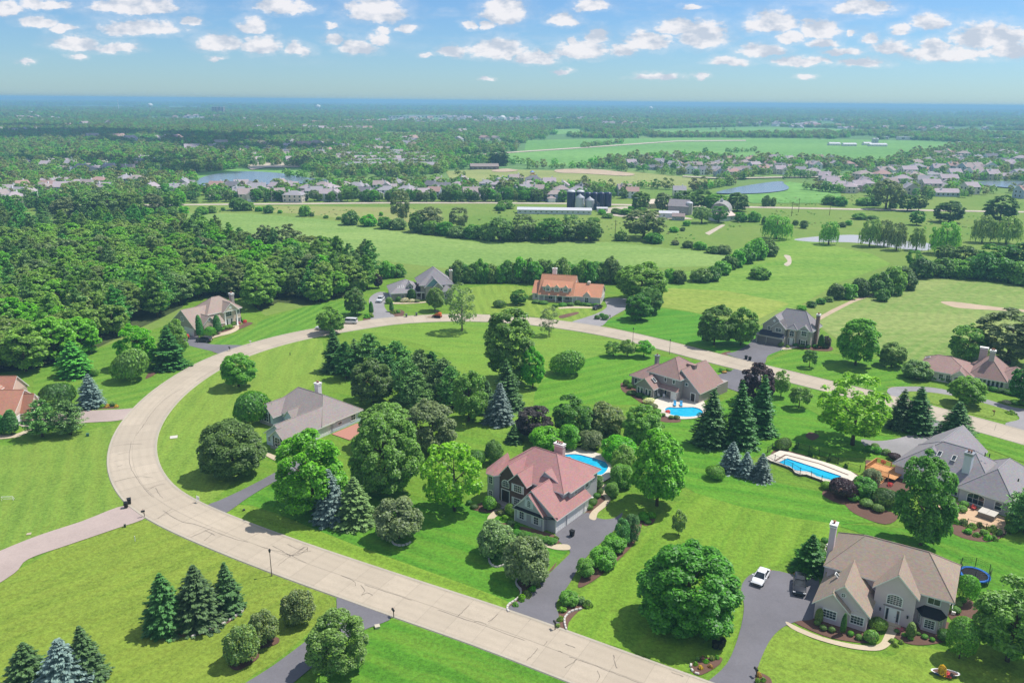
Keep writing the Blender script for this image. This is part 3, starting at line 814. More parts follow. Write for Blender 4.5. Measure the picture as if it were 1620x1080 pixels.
DRIVES = [
 ('driveway', [(803, 968), (830, 946), (852, 925), (872, 905), (893, 885), (902, 875), (898, 868), (886, 858), (878, 848), (890, 835), (925, 812), (940, 818), (955, 822), (972, 820), (985, 812),
     (975, 835), (955, 855), (925, 885), (900, 925), (880, 955), (884, 975), (876, 996)], ASPHALT),
 ('driveway', [(1112, 1085), (1150, 1050), (1170, 1000), (1177, 960), (1172, 935), (1178, 918), (1195, 906), (1225, 903), (1258, 910), (1290, 912), (1296, 930), (1290, 976), (1262, 983), (1240, 992), (1222, 1008), (1207, 1035), (1194, 1075), (1190, 1130), (1090, 1110)], ASPHALT),
 ('driveway', [(328, 801), (352, 814), (392, 788), (430, 765), (470, 745), (520, 715), (500, 705), (440, 745), (390, 772), (350, 791)], ASPHALT),
 ('driveway', [(534, 944), (560, 952), (620, 976), (570, 1000), (520, 1035), (465, 1080), (430, 1110), (350, 1110), (430, 1055), (490, 1010), (530, 975)], ASPHALT),
 ('driveway', [(-80, 905), (0, 872), (60, 848), (130, 825), (200, 800), (232, 818), (180, 838), (110, 862), (45, 885), (22, 908), (-40, 940)], PAVER),
 ('driveway', [(216, 647), (196, 664), (140, 669), (90, 672), (40, 676), (30, 668), (45, 655), (90, 652), (140, 650), (190, 648)], PAVER),
 ('driveway', [(352, 560), (386, 548), (360, 546), (335, 545), (318, 540), (312, 532), (290, 534), (287, 543), (310, 550), (335, 556)], ASPHALT),
 ('driveway', [(588, 508), (624, 502), (612, 492), (608, 482), (616, 474), (622, 468), (602, 462), (586, 470), (584, 482), (590, 494)], ASPHALT_OLD),
 ('driveway', [(905, 511), (948, 517), (965, 504), (992, 488), (1000, 478), (985, 472), (958, 474), (960, 486), (945, 496), (925, 503)], ASPHALT_OLD),
 ('driveway', [(1150, 561), (1205, 576), (1215, 563), (1240, 552), (1238, 544), (1190, 536), (1188, 542), (1165, 556)], ASPHALT),
 ('driveway', [(1126, 605), (1180, 622), (1205, 598), (1172, 584), (1140, 592), (1110, 606)], ASPHALT),
 ('driveway', [(1404, 622), (1408, 614), (1430, 612), (1470, 613), (1510, 620), (1560, 632), (1600, 644), (1640, 654), (1640, 690), (1590, 672), (1612, 664), (1604, 654), (1570, 642), (1520, 629), (1470, 621), (1432, 620), (1420, 628)], ASPHALT_OLD),
 ('driveway', [(1478, 660), (1500, 668), (1492, 680), (1475, 695), (1470, 706), (1425, 728), (1405, 722), (1375, 712), (1362, 696), (1385, 698), (1410, 696), (1440, 688), (1462, 674)], ASPHALT_OLD),
]
for i, (nm, pts, mt) in enumerate(DRIVES): sheet(nm, pts, 0.150 + 0.002 * (i % 3), mt, 4)
PATHS = [
 ('garden_path', [(1244, 984), (1265, 994), (1300, 1008), (1340, 1018), (1375, 1022), (1392, 1018), (1400, 1004), (1408, 992), (1420, 996), (1414, 1010), (1404, 1024), (1385, 1030), (1345, 1026), (1298, 1014), (1262, 1000), (1246, 990)], WALK),
 ('garden_path', [(901, 870), (880, 870), (858, 864), (840, 858), (812, 850), (800, 842), (812, 846), (845, 854), (870, 861), (898, 862)], WALK),
 ('garden_path', [(771, 828), (772, 818), (780, 810), (792, 800), (803, 806), (790, 814), (781, 822), (779, 830)], WALK),
 ('garden_path', [(932, 820), (936, 810), (950, 798), (958, 790), (950, 780), (953, 768), (960, 768), (957, 779), (966, 790), (958, 802), (946, 812), (942, 823)], WALK),
 ('garden_path', [(312, 538), (330, 532), (350, 527), (364, 523), (372, 518), (368, 512), (376, 514), (378, 521), (365, 528), (345, 533), (325, 539), (314, 542)], WALK),
 ('garden_path', [(618, 479), (650, 479), (680, 477), (680, 478.5), (650, 481), (619, 481)], WALK),
 ('garden_path', [(412, 706), (422, 715), (446, 726), (452, 730), (446, 733), (425, 724), (410, 713)], WALK),
 ('garden_path', [(-20, 690), (20, 688), (40, 681), (46, 676), (52, 680), (40, 687), (22, 693), (-20, 696)], WALK),
 ('garden_path', [(885, 487), (905, 485), (935, 486), (940, 488), (905, 488), (886, 489)], WALK),
 ('garden_path', [(1238, 551), (1252, 549), (1262, 546), (1264, 548), (1254, 552), (1240, 554)], WALK),
]
for i, (nm, pts, mt) in enumerate(PATHS): sheet(nm, pts, 0.157, mt, 4)
BEDS = [
 [(1245, 975), (1300, 1005), (1350, 1016), (1380, 1016), (1392, 1000), (1370, 985), (1290, 955)], [(1412, 1000), (1424, 1014), (1450, 1021), (1485, 1018), (1520, 1008), (1500, 985), (1440, 975)],
 [(1500, 975), (1535, 1000), (1548, 970), (1530, 945), (1512, 960)], [(1094, 1050), (1110, 1042), (1140, 1040), (1138, 1052), (1110, 1068), (1096, 1064)], [(1192, 1084), (1196, 1064), (1220, 1075), (1215, 1100)],
 [(803, 967), (806, 955), (822, 942), (818, 925), (830, 915), (870, 905), (880, 890), (862, 912), (840, 935), (820, 958)], [(878, 996), (884, 970), (900, 950), (935, 955), (915, 968), (900, 985), (896, 997)],
 [(915, 930), (925, 905), (955, 880), (985, 850), (1000, 825), (1015, 822), (1010, 850), (985, 880), (945, 915)], [(1010, 812), (1030, 815), (1036, 825), (1020, 832)], [(745, 805), (775, 812), (800, 808), (800, 795), (765, 795)],
 [(790, 838), (815, 848), (850, 862), (885, 860), (880, 848), (820, 832), (790, 828)], [(925, 812), (945, 795), (940, 775), (955, 770), (960, 785), (950, 800), (935, 818)],
 [(240, 1000), (300, 1008), (350, 992), (385, 968), (388, 955), (375, 955), (300, 985)], [(385, 1058), (410, 1040), (400, 1030), (360, 1046), (370, 1060)], [(405, 1028), (440, 1018), (436, 1008), (400, 1015)],
 [(1216, 727), (1226, 712), (1250, 714), (1300, 730), (1350, 748), (1362, 756), (1350, 762), (1290, 742), (1235, 722), (1225, 732)], [(1370, 728), (1400, 738), (1432, 742), (1440, 775), (1350, 800), (1300, 782), (1330, 765), (1370, 750)],
 [(1334, 790), (1370, 800), (1420, 815), (1400, 830), (1350, 812)], [(1490, 815), (1560, 838), (1590, 846), (1560, 858), (1510, 846)], [(1040, 652), (1070, 660), (1076, 668), (1050, 668), (1035, 660)],
 [(983, 606), (1000, 612), (1030, 632), (1020, 640), (1000, 628), (984, 618)], [(630, 490), (640, 494), (634, 503), (618, 502), (615, 494)], [(575, 505), (592, 498), (590, 508), (578, 510)],
 [(885, 500), (912, 494), (914, 497), (890, 504)], [(925, 512), (950, 498), (968, 494), (955, 505), (930, 516)], [(1250, 550), (1310, 556), (1312, 548), (1260, 544)], [(334, 548), (355, 550), (352, 556), (338, 558)], [(355, 560), (386, 547), (392, 550), (370, 558)],
 [(170, 640), (185, 640), (186, 646), (150, 648), (125, 652), (130, 645)], [(1140, 560), (1155, 556), (1152, 562), (1142, 565)], [(1172, 610), (1190, 606), (1198, 610), (1180, 616)], [(230, 700 - 100), (240, 596), (248, 590), (236, 590)],
 [(1296, 690), (1282, 684), (1274, 690), (1285, 697)], [(330, 530), (380, 515), (385, 510), (400, 512), (372, 524), (335, 536)],
]
for i, b in enumerate(BEDS): sheet('planting_bed', b, 0.143 + (0.003 if i % 2 else 0), MULCH, 4)
sheet('highway', [(-600, 328), (-50, 326), (300, 323), (600, 320.2), (770, 320.2), (900, 321.2), (1000, 323.5), (1180, 326.5), (1350, 330), (1480, 332), (1700, 336), (1700, 338), (1480, 334.4), (1350, 332.4), (1180, 329),
     (1000, 326), (900, 323.4), (770, 322.3), (600, 322.4), (300, 325.2), (-50, 328.2), (-600, 330)], 0.14, GRAVELLY)
sheet('village_street', [(380, 253.5), (440, 247), (480, 264.5), (470, 266), (420, 266.5), (400, 270), (395, 269)], 1.0, GRAVELLY)
sheet('village_street', [(190, 282), (205, 276), (250, 277), (262, 278.5), (205, 279), (196, 284)], 1.0, GRAVELLY)
sheet('village_street', [(1080, 279.5), (1147, 283), (1230, 281), (1330, 280), (1350, 276), (1400, 273), (1402, 275), (1352, 278), (1333, 281.5), (1230, 282.6), (1147, 284.6), (1080, 281)], 1.0, GRAVELLY)
# --- house builder
ROT = {'F': 0.0, 'R': R(90), 'B': R(180), 'L': R(-90)}
_WIN = {}
def arch_pts(w, h, rise, n=7):
 """Outline of a window w wide and h high whose top is an arch with the given rise (0 = square)."""
 if rise <= 0: return [(-w / 2, 0), (w / 2, 0), (w / 2, h), (-w / 2, h)]
 pts = [(-w / 2, 0), (w / 2, 0)]
 for i in range(n + 1):
  t = math.pi * i / n
  pts.append((w / 2 * math.cos(t), h - rise + rise * math.sin(t)))
 return pts
def window_meshes(w, h, nx, ny, rise, fmat):
 key = (w, h, nx, ny, rise, fmat.name)
 if key in _WIN: return _WIN[key]
 b, d = 0.13, 0.08
 fr, pn = MB(), MB()
 o, i = arch_pts(w, h, rise), arch_pts(w - 2 * b, h - 2 * b, max(0, rise - b * 0.6))
 i = [(x, z + b) for x, z in i]
 n = len(o)
 for a in range(n):
  c = (a + 1) % n
  fr.face([(*o[a][:1], -d, o[a][1]), (o[c][0], -d, o[c][1]), (i[c][0], -d, i[c][1]), (i[a][0], -d, i[a][1])])
  fr.face([(o[a][0], 0.02, o[a][1]), (o[c][0], 0.02, o[c][1]), (o[c][0], -d, o[c][1]), (o[a][0], -d, o[a][1])])
  fr.face([(i[a][0], -d, i[a][1]), (i[c][0], -d, i[c][1]), (i[c][0], -0.005, i[c][1]), (i[a][0], -0.005, i[a][1])])
 iw, ih = w - 2 * b, h - 2 * b
 t = 0.045 if max(nx, ny) > 2 else 0.06
 hr = ih - max(0, rise - b) * 0.55
 for a in range(1, nx):
  x = -iw / 2 + iw * a / nx
  fr.box(x - t / 2, -d * 0.8, b, x + t / 2, -0.012, b + (ih if rise <= 0 else hr + (ih - hr) * math.sqrt(max(0, 1 - (2 * x / iw) ** 2))))
 for a in range(1, ny):
  z = b + ih * a / ny
  hw = iw / 2 if rise <= 0 or z < h - rise else iw / 2 * math.sqrt(max(0.05, 1 - ((z - (h - rise)) / max(rise, .01)) ** 2))
  fr.box(-hw, -d * 0.74, z - t / 2, hw, -0.014, z + t / 2)
 pn.face([(x, -0.02, z) for x, z in i])
 m1, m2 = fr.mesh('window', fmat, recalc=False), pn.mesh('pane', GLASS, recalc=False)
 _WIN[key] = (m1, m2)
 return _WIN[key]
class House:
 def __init__(self, name, label, O, deg, wall, roof, trim=WHITE, roof_trim=None, group=None, cat='house'):
  self.root = thing(name, label, cat, O, R(deg), group)
  self.wall, self.roof, self.trim, self.rt = wall, roof, trim, roof_trim or trim
  self.w = {}
  self.cap = None
 def wmb(self, mat=None):
  mat = mat or self.wall
  return self.w.setdefault(mat.name, (MB(), mat))[0]
 def block(self, x0, y0, x1, y1, h, mat=None, z0=-0.1):
  self.wmb(mat).box(x0, y0, z0, x1, y1, h)
 def gable(self, x0, y0, x1, y1, ze, pitch=None, axis='y', ov=0.4, og=0.3, xm=None, zr=None, mat=None, infill=True, t=0.2, back_og=None, roof=None):
  """Gable roof; axis is the way its ridge runs. xm moves the ridge off centre."""
  u0, u1, a0, a1 = (x0, x1, y0, y1) if axis == 'y' else (y0, y1, x0, x1)
  um = (u0 + u1) / 2 if xm is None else xm
  if zr is None: zr = ze + (um - u0) * pitch
  pl, pr = (zr - ze) / (um - u0), (zr - ze) / (u1 - um)
  L, Rr = (u0 - ov, ze - ov * pl), (u1 + ov, ze - ov * pr)
  mb = MB()
  prof = [L, (L[0], L[1] - t), (um, zr - t), (Rr[0], Rr[1] - t), Rr, (um, zr)]
  prof = [(u, z + 0.12) for u, z in prof]
  mb.extrude_profile(prof, axis, a0 - og, a1 + (og if back_og is None else back_og), [1, 1, 1, 1, 0, 0], 1)
  for q in (prof[5],):
   A, B = (q[0], a0 - og + .02, q[1]), (q[0], a1, q[1])
   if axis == 'x': A, B = (A[1], A[0], A[2]), (B[1], B[0], B[2])
   mb.tube([A, B], 0.09, 6, 2)
  mb.build('roof', [roof or self.roof, self.rt, self.cap or self.roof], self.root)
  if infill:
   tri = [(u0, ze - 0.02), (u1, ze - 0.02), (um, zr - 0.12)]
   self.wmb(mat).extrude_profile(tri, axis, a0, a1, 0)
 def hip(self, x0, y0, x1, y1, ze, pitch, ov=0.5, fas=0.22, iL=None, iR=None, roof=None):
  x0, y0, x1, y1 = x0 - ov, y0 - ov, x1 + ov, y1 + ov
  W, D = x1 - x0, y1 - y0
  zb = ze - ov * pitch * 0.5 + 0.1
  mb = MB()
  if W >= D:
   h = D / 2
   iL, iR = (h if iL is None else iL), (h if iR is None else iR)
   r = [(x0 + iL, y0 + h), (x1 - iR, y0 + h)]
  else:
   h = W / 2
   iL, iR = (h if iL is None else iL), (h if iR is None else iR)
   r = [(x0 + h, y0 + iL), (x0 + h, y1 - iR)]
  zr = zb + h * pitch
  b = [(x0, y0), (x1, y0), (x1, y1), (x0, y1)]
  lo = [(x, y, zb - fas) for x, y in b]
  up = [(x, y, zb) for x, y in b]
  rr = [(*r[0], zr), (*r[1], zr)]
  mb.face(lo[::-1], 1)
  for a in range(4):
   c = (a + 1) % 4
   mb.face([lo[a], lo[c], up[c], up[a]], 1)
  if W >= D:
   mb.face([up[0], up[1], rr[1], rr[0]], 0); mb.face([up[2], up[3], rr[0], rr[1]], 0)
   mb.face([up[1], up[2], rr[1]], 0); mb.face([up[3], up[0], rr[0]], 0)
   hips = [(0, 0), (1, 1), (2, 1), (3, 0)]
  else:
   mb.face([up[1], up[2], rr[1], rr[0]], 0); mb.face([up[3], up[0], rr[0], rr[1]], 0)
   mb.face([up[0], up[1], rr[0]], 0); mb.face([up[2], up[3], rr[1]], 0)
   hips = [(0, 0), (1, 0), (2, 1), (3, 1)]
  for a, c in hips: mb.tube([up[a], rr[c]], 0.09, 6, 2)
  mb.tube(rr, 0.09, 6, 2)
  mb.build('roof', [roof or self.roof, self.rt, self.cap or self.roof], self.root)
 def poly_roof(self, faces, mats=None, name='roof'):
  mb = MB()
  for f, mi in faces: mb.face(f, mi)
  return mb.build(name, mats or [self.roof, self.rt], self.root)
 def place(self, name, me, face, pos, u, z, parent=None, rot=None):
  x, y = (u, pos) if face in 'FB' else (pos, u)
  return link(name, me, parent or self.root, (x, y, z), (0, 0, ROT[face] if rot is None else rot))
 def win(self, face, pos, u, z, w, h, nx=2, ny=2, rise=0.0, shut=None, mat=None, rot=None, xy=None):
  m1, m2 = window_meshes(w, h, nx, ny, rise, mat or self.trim)
  if xy is not None:
   o = link('window', m1, self.root, (*xy, z), (0, 0, rot))
  else:
   o = self.place('window', m1, face, pos, u, z, rot=rot)
  link('pane', m2, o)
  if shut is not None:
   key = ('shut', w, h, shut.name)
   if key not in _WIN:
    mb = MB()
    mb.box(-0.2, -0.05, 0, 0.2, -0.004, h)
    for s in range(1, 3): mb.box(-0.15, -0.065, h * (s - 1) / 2 + 0.1, 0.15, -0.05, h * s / 2 - 0.08)
    _WIN[key] = mb.mesh('shutter', shut)
   for s in (-1, 1):
    q = link('shutter', _WIN[key], o, (s * (w / 2 + 0.24), 0, 0))
  return o
 def door(self, face, pos, u, z, w=1.0, h=2.1, mat=None, side=0.0, glass=True):
  mb = MB()
  t = w + 2 * side
  mb.box(-t / 2 - 0.14, -0.1, 0, -t / 2, -0.003, h + 0.14, 1)
  mb.box(t / 2, -0.1, 0, t / 2 + 0.14, -0.003, h + 0.14, 1)
  mb.box(-t / 2, -0.1, h, t / 2, -0.003, h + 0.14, 1)
  mb.box(-w / 2, -0.06, 0, w / 2, -0.003, h, 0)
  for sx in (-0.22, 0.22):
   for z0, z1 in ((0.2, 0.8), (0.95, 1.85)):
    mb.box(sx * w - 0.15 * w, -0.075, z0, sx * w + 0.15 * w, -0.06, z1, 0)
  o = mb.mesh('door', [mat or self.trim, self.trim])
  d = self.place('door', o, face, pos, u, z)
  if side:
   for s in (-1, 1):
    pm = MB()
    c = s * (w / 2 + side / 2)
    pm.box(c - side / 2 + 0.06, -0.04, 0.3, c + side / 2 - 0.06, -0.003, h - 0.1)
    link('pane', pm.mesh('pane', GLASS), d)
  kn = MB()
  kn.box(w / 2 - 0.14, -0.13, 0.95, w / 2 - 0.07, -0.06, 1.08)
  link('handle', kn.mesh('handle', DARK_METAL), d)
  return d
 def garage(self, face, pos, u, w=4.9, h=2.25, mat=None, rows=4, cols=8):
  mb = MB()
  mb.box(-w / 2 - 0.12, -0.09, 0, -w / 2, -0.003, h + 0.12, 1)
  mb.box(w / 2, -0.09, 0, w / 2 + 0.12, -0.003, h + 0.12, 1)
  mb.box(-w / 2, -0.09, h, w / 2, -0.003, h + 0.12, 1)
  mb.box(-w / 2, -0.03, 0, w / 2, -0.003, h, 0)
  for a in range(rows):
   for c in range(cols):
    x0, x1 = -w / 2 + w * c / cols, -w / 2 + w * (c + 1) / cols
    z0, z1 = h * a / rows, h * (a + 1) / rows
    mb.box(x0 + .06, -0.045, z0 + .06, x1 - .06, -0.03, z1 - .06, 0)
  return self.place('garage_door', mb.mesh('garage_door', [mat or self.trim, self.trim]), face, pos, u, 0.0)
 def chimney(self, x0, y0, x1, y1, z1, mat, z0=-0.1, cap=None, pots=1, name='chimney'):
  mb = MB()
  mb.box(x0, y0, z0, x1, y1, z1, 0)
  mb.box(x0 - .1, y0 - .1, z1 - 0.35, x1 + .1, y1 + .1, z1 - 0.2, 1)
  mb.box(x0 - .14, y0 - .14, z1, x1 + .14, y1 + .14, z1 + .14, 1)
  o = mb.build(name, [mat, cap or WHITE], self.root)
  pm = MB()
  for q in range(pots):
   cx, cy = x0 + (x1 - x0) * (q + 1) / (pots + 1), (y0 + y1) / 2
   pm.lathe([(0.16, z1 + .14), (0.15, z1 + .5), (0.24, z1 + .5), (0.24, z1 + .56), (0.0, z1 + .66)], (cx, cy), 10)
  pm.build('flue_cap', plain('flue_clay', (0.30, 0.14, 0.09), 0.8), o)
  return o
 def lantern(self, face, pos, u, z):
  key = ('lan',)
  if key not in _WIN:
   mb = MB()
   mb.box(-0.09, -0.26, 0, 0.09, -0.08, 0.34, 0)
   mb.box(-0.04, -0.1, 0.1, 0.04, -0.003, 0.2, 0)
   mb.face([(-.13, -.3, .34), (.13, -.3, .34), (0, -.17, .5)], 0); mb.face([(.13, -.3, .34), (.13, -.04, .34), (0, -.17, .5)], 0)
   mb.face([(.13, -.04, .34), (-.13, -.04, .34), (0, -.17, .5)], 0); mb.face([(-.13, -.04, .34), (-.13, -.3, .34), (0, -.17, .5)], 0)
   _WIN[key] = mb.mesh('wall_lantern', DARK_METAL)
  self.place('wall_lantern', _WIN[key], face, pos, u, z)
 def slab(self, name, x0, y0, x1, y1, z0, z1, mat):
  mb = MB()
  mb.box(x0, y0, z0, x1, y1, z1)
  return mb.build(name, mat, self.root)
 def vents(self, pts, mat=None, h=0.45, r=0.09):
  for p in pts:
   mb = MB()
   mb.tube([(p[0], p[1], p[2] - 0.3), (p[0], p[1], p[2] + h)], r, 8)
   mb.build('roof_vent', mat or GREY_METAL, self.root)
 def skylight(self, x, y, z, w, l, tilt, rot=0.0):
  mb = MB()
  mb.box(-w / 2, -l / 2, 0, w / 2, -l / 2 + 0.08, 0.14, 0); mb.box(-w / 2, l / 2 - .08, 0, w / 2, l / 2, 0.14, 0)
  mb.box(-w / 2, -l / 2 + .08, 0, -w / 2 + .08, l / 2 - .08, 0.14, 0); mb.box(w / 2 - .08, -l / 2 + .08, 0, w / 2, l / 2 - .08, 0.14, 0)
  mb.box(-w / 2 + .08, -l / 2 + .08, 0, w / 2 - .08, l / 2 - .08, 0.10, 1)
  o = mb.build('skylight', [WHITE, GLASS], self.root)
  o.location = (x, y, z)
  o.rotation_euler = (Matrix.Rotation(rot, 4, 'Z') @ Matrix.Rotation(tilt, 4, 'X')).to_euler()
  return o
 def done(self):
  for nm, (mb, mat) in self.w.items(): mb.build('wall', mat, self.root)
  return self.root
TAUPE = siding('taupe_stucco', (0.64, 0.535, 0.55), 40.0)
R_TAN = shingle('tan_shingles', (0.38, 0.30, 0.24))
R_TAN2 = shingle('brown_grey_shingles', (0.40, 0.31, 0.265))
R_PINK = shingle('faded_red_shingles', (0.42, 0.225, 0.215), 0.12)
R_GREY = shingle('warm_grey_shingles', (0.33, 0.285, 0.27))
R_SLATE = shingle('grey_shingles', (0.32, 0.30, 0.315))
R_ORANGE = shingle('orange_shingles', (0.58, 0.28, 0.17), 0.10)
R_RED = shingle('terracotta_shingles', (0.47, 0.225, 0.155), 0.10)
R_BROWN = shingle('mauve_brown_shingles', (0.36, 0.24, 0.215))
R_NAVY = shingle('blue_black_shingles', (0.050, 0.060, 0.085))
R_BLACK = shingle('black_shingles', (0.028, 0.030, 0.036))
BRK_BROWN = brick('brown_brick', (0.150, 0.085, 0.075), (0.105, 0.065, 0.060), (0.20, 0.16, 0.14))
BRK_TAN = brick('tan_brick', (0.54, 0.40, 0.31), (0.44, 0.33, 0.26), (0.42, 0.38, 0.33))
BLK_SHUT = plain('dark_shutter', (0.035, 0.032, 0.035), 0.6)
WHT_SHUT = plain('white_shutter', (0.70, 0.72, 0.74), 0.6)
WHITE_PANEL = plain('white_garage_panel', (0.74, 0.74, 0.74), 0.5)
DOOR_DARK = plain('dark_door', (0.05, 0.035, 0.03), 0.5)
# --- the houses of the ring road
def house_taupe():
 h = House('house', 'taupe stucco house with tan roof and black-roofed bay, beside the trampoline', (46.1, 102.6), -32, TAUPE, R_TAN)
 h.cap = R_TAN
 h.block(0.5, 0.5, 16.5, 10.5, 5.3)
 h.hip(0.5, 0.5, 16.5, 10.5, 5.3, 0.66, 0.55, iL=4.4, iR=4.2)
 h.block(7.3, -1.4, 12.5, 2.0, 5.3)
 h.gable(7.3, -1.4, 12.5, 5.2, 5.3, 0.98, 'y')
 h.block(0.4, -5.6, 7.2, 1.5, 2.95)
 h.gable(0.4, -5.55, 7.2, 2.2, 2.95, 0.98, 'y')
 h.block(0.42, -6.25, 4.7, -5.5, 2.95)
 h.gable(0.42, -6.25, 4.7, -5.2, 2.95, 0.96, 'y', ov=0.42)
 bay = [(12.9, 0.6), (13.6, -0.75), (15.5, -0.75), (16.2, 0.6)]
 h.wmb().prism(bay, -0.1, 2.45)
 o = [(12.55, 0.55), (13.4, -1.1), (15.7, -1.1), (16.55, 0.55)]
 top = [(13.5, 0.52, 3.35), (15.6, 0.52, 3.35)]
 lo = [(x, y, 2.45) for x, y in o]
 h.poly_roof([([lo[0], lo[1], top[0]], 0), ([lo[1], lo[2], top[1], top[0]], 0), ([lo[2], lo[3], top[1]], 0), (lo[::-1], 1)], [R_BLACK, WHITE], 'bay_roof')
 h.win('F', -0.75, 14.55, 0.6, 1.45, 1.5, 3, 4)
 for s, x in ((-1, 13.25), (1, 15.85)):
  h.win('F', 0, 0, 0.6, 0.8, 1.5, 2, 4, xy=(x + s * 0.0, -0.075), rot=s * math.atan2(1.35, 0.7) * 1.0)
 h.win('F', -6.25, 2.45, 0.85, 1.95, 1.45, 4, 3)
 h.win('F', -5.6, 5.95, 0.85, 1.85, 1.45, 4, 3)
 h.win('F', -1.4, 9.9, 3.0, 2.1, 1.75, 5, 5, rise=0.45)
 h.win('F', 0.5, 14.6, 3.7, 1.75, 1.35, 2, 1)
 h.win('R', 16.5, 5.0, 3.6, 1.2, 1.4, 2, 2)
 h.win('R', 16.5, 5.0, 0.8, 1.2, 1.4, 2, 2)
 h.door('F', -1.4, 9.9, 0.25, 1.0, 2.15, side=0.38)
 h.lantern('F', -1.4, 8.3, 1.7); h.lantern('F', -1.4, 11.8, 1.7)
 h.garage('L', 0.4, -2.2, 4.9)
 h.slab('lintel', 8.6, -1.46, 11.2, -1.403, 2.62, 2.82, plain('lintel_stone', (0.25, 0.22, 0.21)))
 h.slab('doorstep', 8.7, -3.0, 11.2, -1.41, -0.05, 0.22, WALK)
 h.slab('stoop', 8.9, -2.2, 11.0, -1.42, 0.22, 0.3, WALK)
 m = MB()
 for q in range(14):
  a, b = 2 * math.pi * q / 14, 2 * math.pi * (q + 1) / 14
  m.face([(0.38 * math.cos(a), -.05, .38 * math.sin(a)), (0.38 * math.cos(b), -.05, .38 * math.sin(b)), (0.28 * math.cos(b), -.05, .28 * math.sin(b)), (0.28 * math.cos(a), -.05, .28 * math.sin(a))], 0)
  m.face([(0.28 * math.cos(a), -.03, .28 * math.sin(a)), (0.28 * math.cos(b), -.03, .28 * math.sin(b)), (0, -.03, 0)], 1)
 m.box(-.28, -.045, -.03, .28, -.03, .03, 0); m.box(-.03, -.046, -.28, .03, -.031, .28, 0)
 h.place('round_vent', m.mesh('round_vent', [WHITE, DARK_METAL]), 'F', -5.55, 3.8, 4.75)
 h.chimney(-0.5, 4.6, 0.35, 5.8, 9.5, TAUPE, cap=WHITE)
 h.skylight(2.3, -1.6, 4.95, 0.8, 1.3, R(-44), R(-90))
 h.vents([(9.6, 7.6, 7.3)])
 m = MB()
 m.tube([(0, 0, 0), (0, 0, 4.9)], 0.05, 6)
 h.done()
def house_pink():
 h = House('house', 'brick and grey house with faded red roof beside the curved pool', (0, 129.8), -37,
    siding('grey_siding', (0.468, 0.461, 0.492)), R_PINK)
 h.cap = R_PINK
 h.block(-4.1, 1.0, 10.6, 12.4, 5.5)
 h.hip(-4.1, 1.0, 10.6, 12.4, 5.5, 0.60, 0.5, iL=5.2, iR=5.8)
 h.block(-2.15, -0.5, 2.0, 2.0, 5.5, BRK_BROWN)
 h.gable(-2.15, -0.5, 2.0, 6.0, 5.5, 1.22, 'y', ov=0.3, mat=BRK_BROWN)
 h.block(0.55, -0.95, 4.1, 2.0, 5.5, BRK_BROWN)
 h.gable(0.55, -0.95, 4.1, 5.0, 5.5, 0.98, 'y', ov=0.35, mat=BRK_BROWN)
 tw = [(-5.3, 3.0), (-5.3, 0.2), (-4.3, -1.3), (-2.75, -1.3), (-2.1, -0.3), (-2.1, 3.0)]
 h.wmb().prism(tw, -0.1, 5.6)
 c = (-3.6, 1.6)
 e = [(c[0] + (x - c[0]) * 1.14, c[1] + (y - c[1]) * 1.14) for x, y in tw]
 ap = (-3.3, 3.4, 8.15)
 fs = []
 for a in range(5):
  fs += [([(*e[a], 5.55), (*e[a + 1], 5.55), ap], 0), ([(*e[a], 5.33), (*e[a + 1], 5.33), (*e[a + 1], 5.55), (*e[a], 5.55)], 1)]
 h.poly_roof(fs, None, 'tower_roof')
 for x, y, r in ((-4.8, -0.55, math.atan2(-1.5, 1.0)), (-3.52, -1.3, 0.0)):
  rr = r if r == 0 else -math.atan2(1.0, 1.5) * 0 - R(56)
  for z in (0.75, 3.55): h.win('F', 0, 0, z, 1.0, 1.6, 2, 3, rise=0.2, xy=(x, y), rot=rr)
 for z in (0.75, 3.55): h.win('L', -5.3, 1.7, z, 1.0, 1.6, 2, 3)
 h.win('F', -0.5, -0.75, 3.4, 1.7, 1.5, 4, 3, rise=0.7)
 h.win('F', -0.95, 2.3, 3.5, 1.85, 1.5, 4, 3, shut=WHT_SHUT)
 h.win('F', -0.95, 2.35, 0.9, 1.85, 1.5, 4, 3, shut=WHT_SHUT)
 h.door('F', -0.5, -0.75, 0.55, 1.1, 2.3, DOOR_DARK, side=0.3)
 h.slab('porch', -2.1, -2.0, 0.5, -0.52, -0.1, 0.5, plain('grey_step', (0.26, 0.25, 0.26)))
 for i in range(3): h.slab('step', -1.9, -2.45 - 0.4 * i, 0.3, -2.02 - 0.4 * i, -0.1, 0.38 - 0.13 * i, plain('grey_step', (0.26, 0.25, 0.26)))
 h.block(4.2, -3.5, 12.2, 7.0, 2.95)
 h.gable(4.2, -3.5, 12.2, 7.0, 2.95, None, 'y', ov=0.45, xm=7.2, zr=6.5)
 h.block(4.22, -4.3, 10.2, -3.4, 2.95)
 h.gable(4.22, -4.3, 10.2, -3.2, 2.95, 1.0, 'y', ov=0.35)
 m = MB()
 m.face([(3.9, -4.75, 2.72), (10.5, -4.75, 2.72), (10.5, -4.3, 3.1), (3.9, -4.3, 3.1)], 0)
 m.face([(10.5, -4.75, 2.72), (12.6, -3.6, 2.75), (12.6, -3.45, 3.1), (10.5, -4.3, 3.1)], 0)
 m.box(3.9, -4.72, 2.6, 10.5, -4.31, 2.72, 1)
 m.build('skirt_roof', [R_BLACK, WHITE], h.root)
 h.win('F', -4.3, 5.7, 0.85, 1.15, 1.6, 2, 3, shut=WHT_SHUT)
 h.win('F', -4.3, 8.75, 0.85, 1.15, 1.6, 2, 3, shut=WHT_SHUT)
 h.win('F', -4.3, 7.2, 3.6, 0.9, 1.5, 2, 4, rise=0.45, shut=WHT_SHUT)
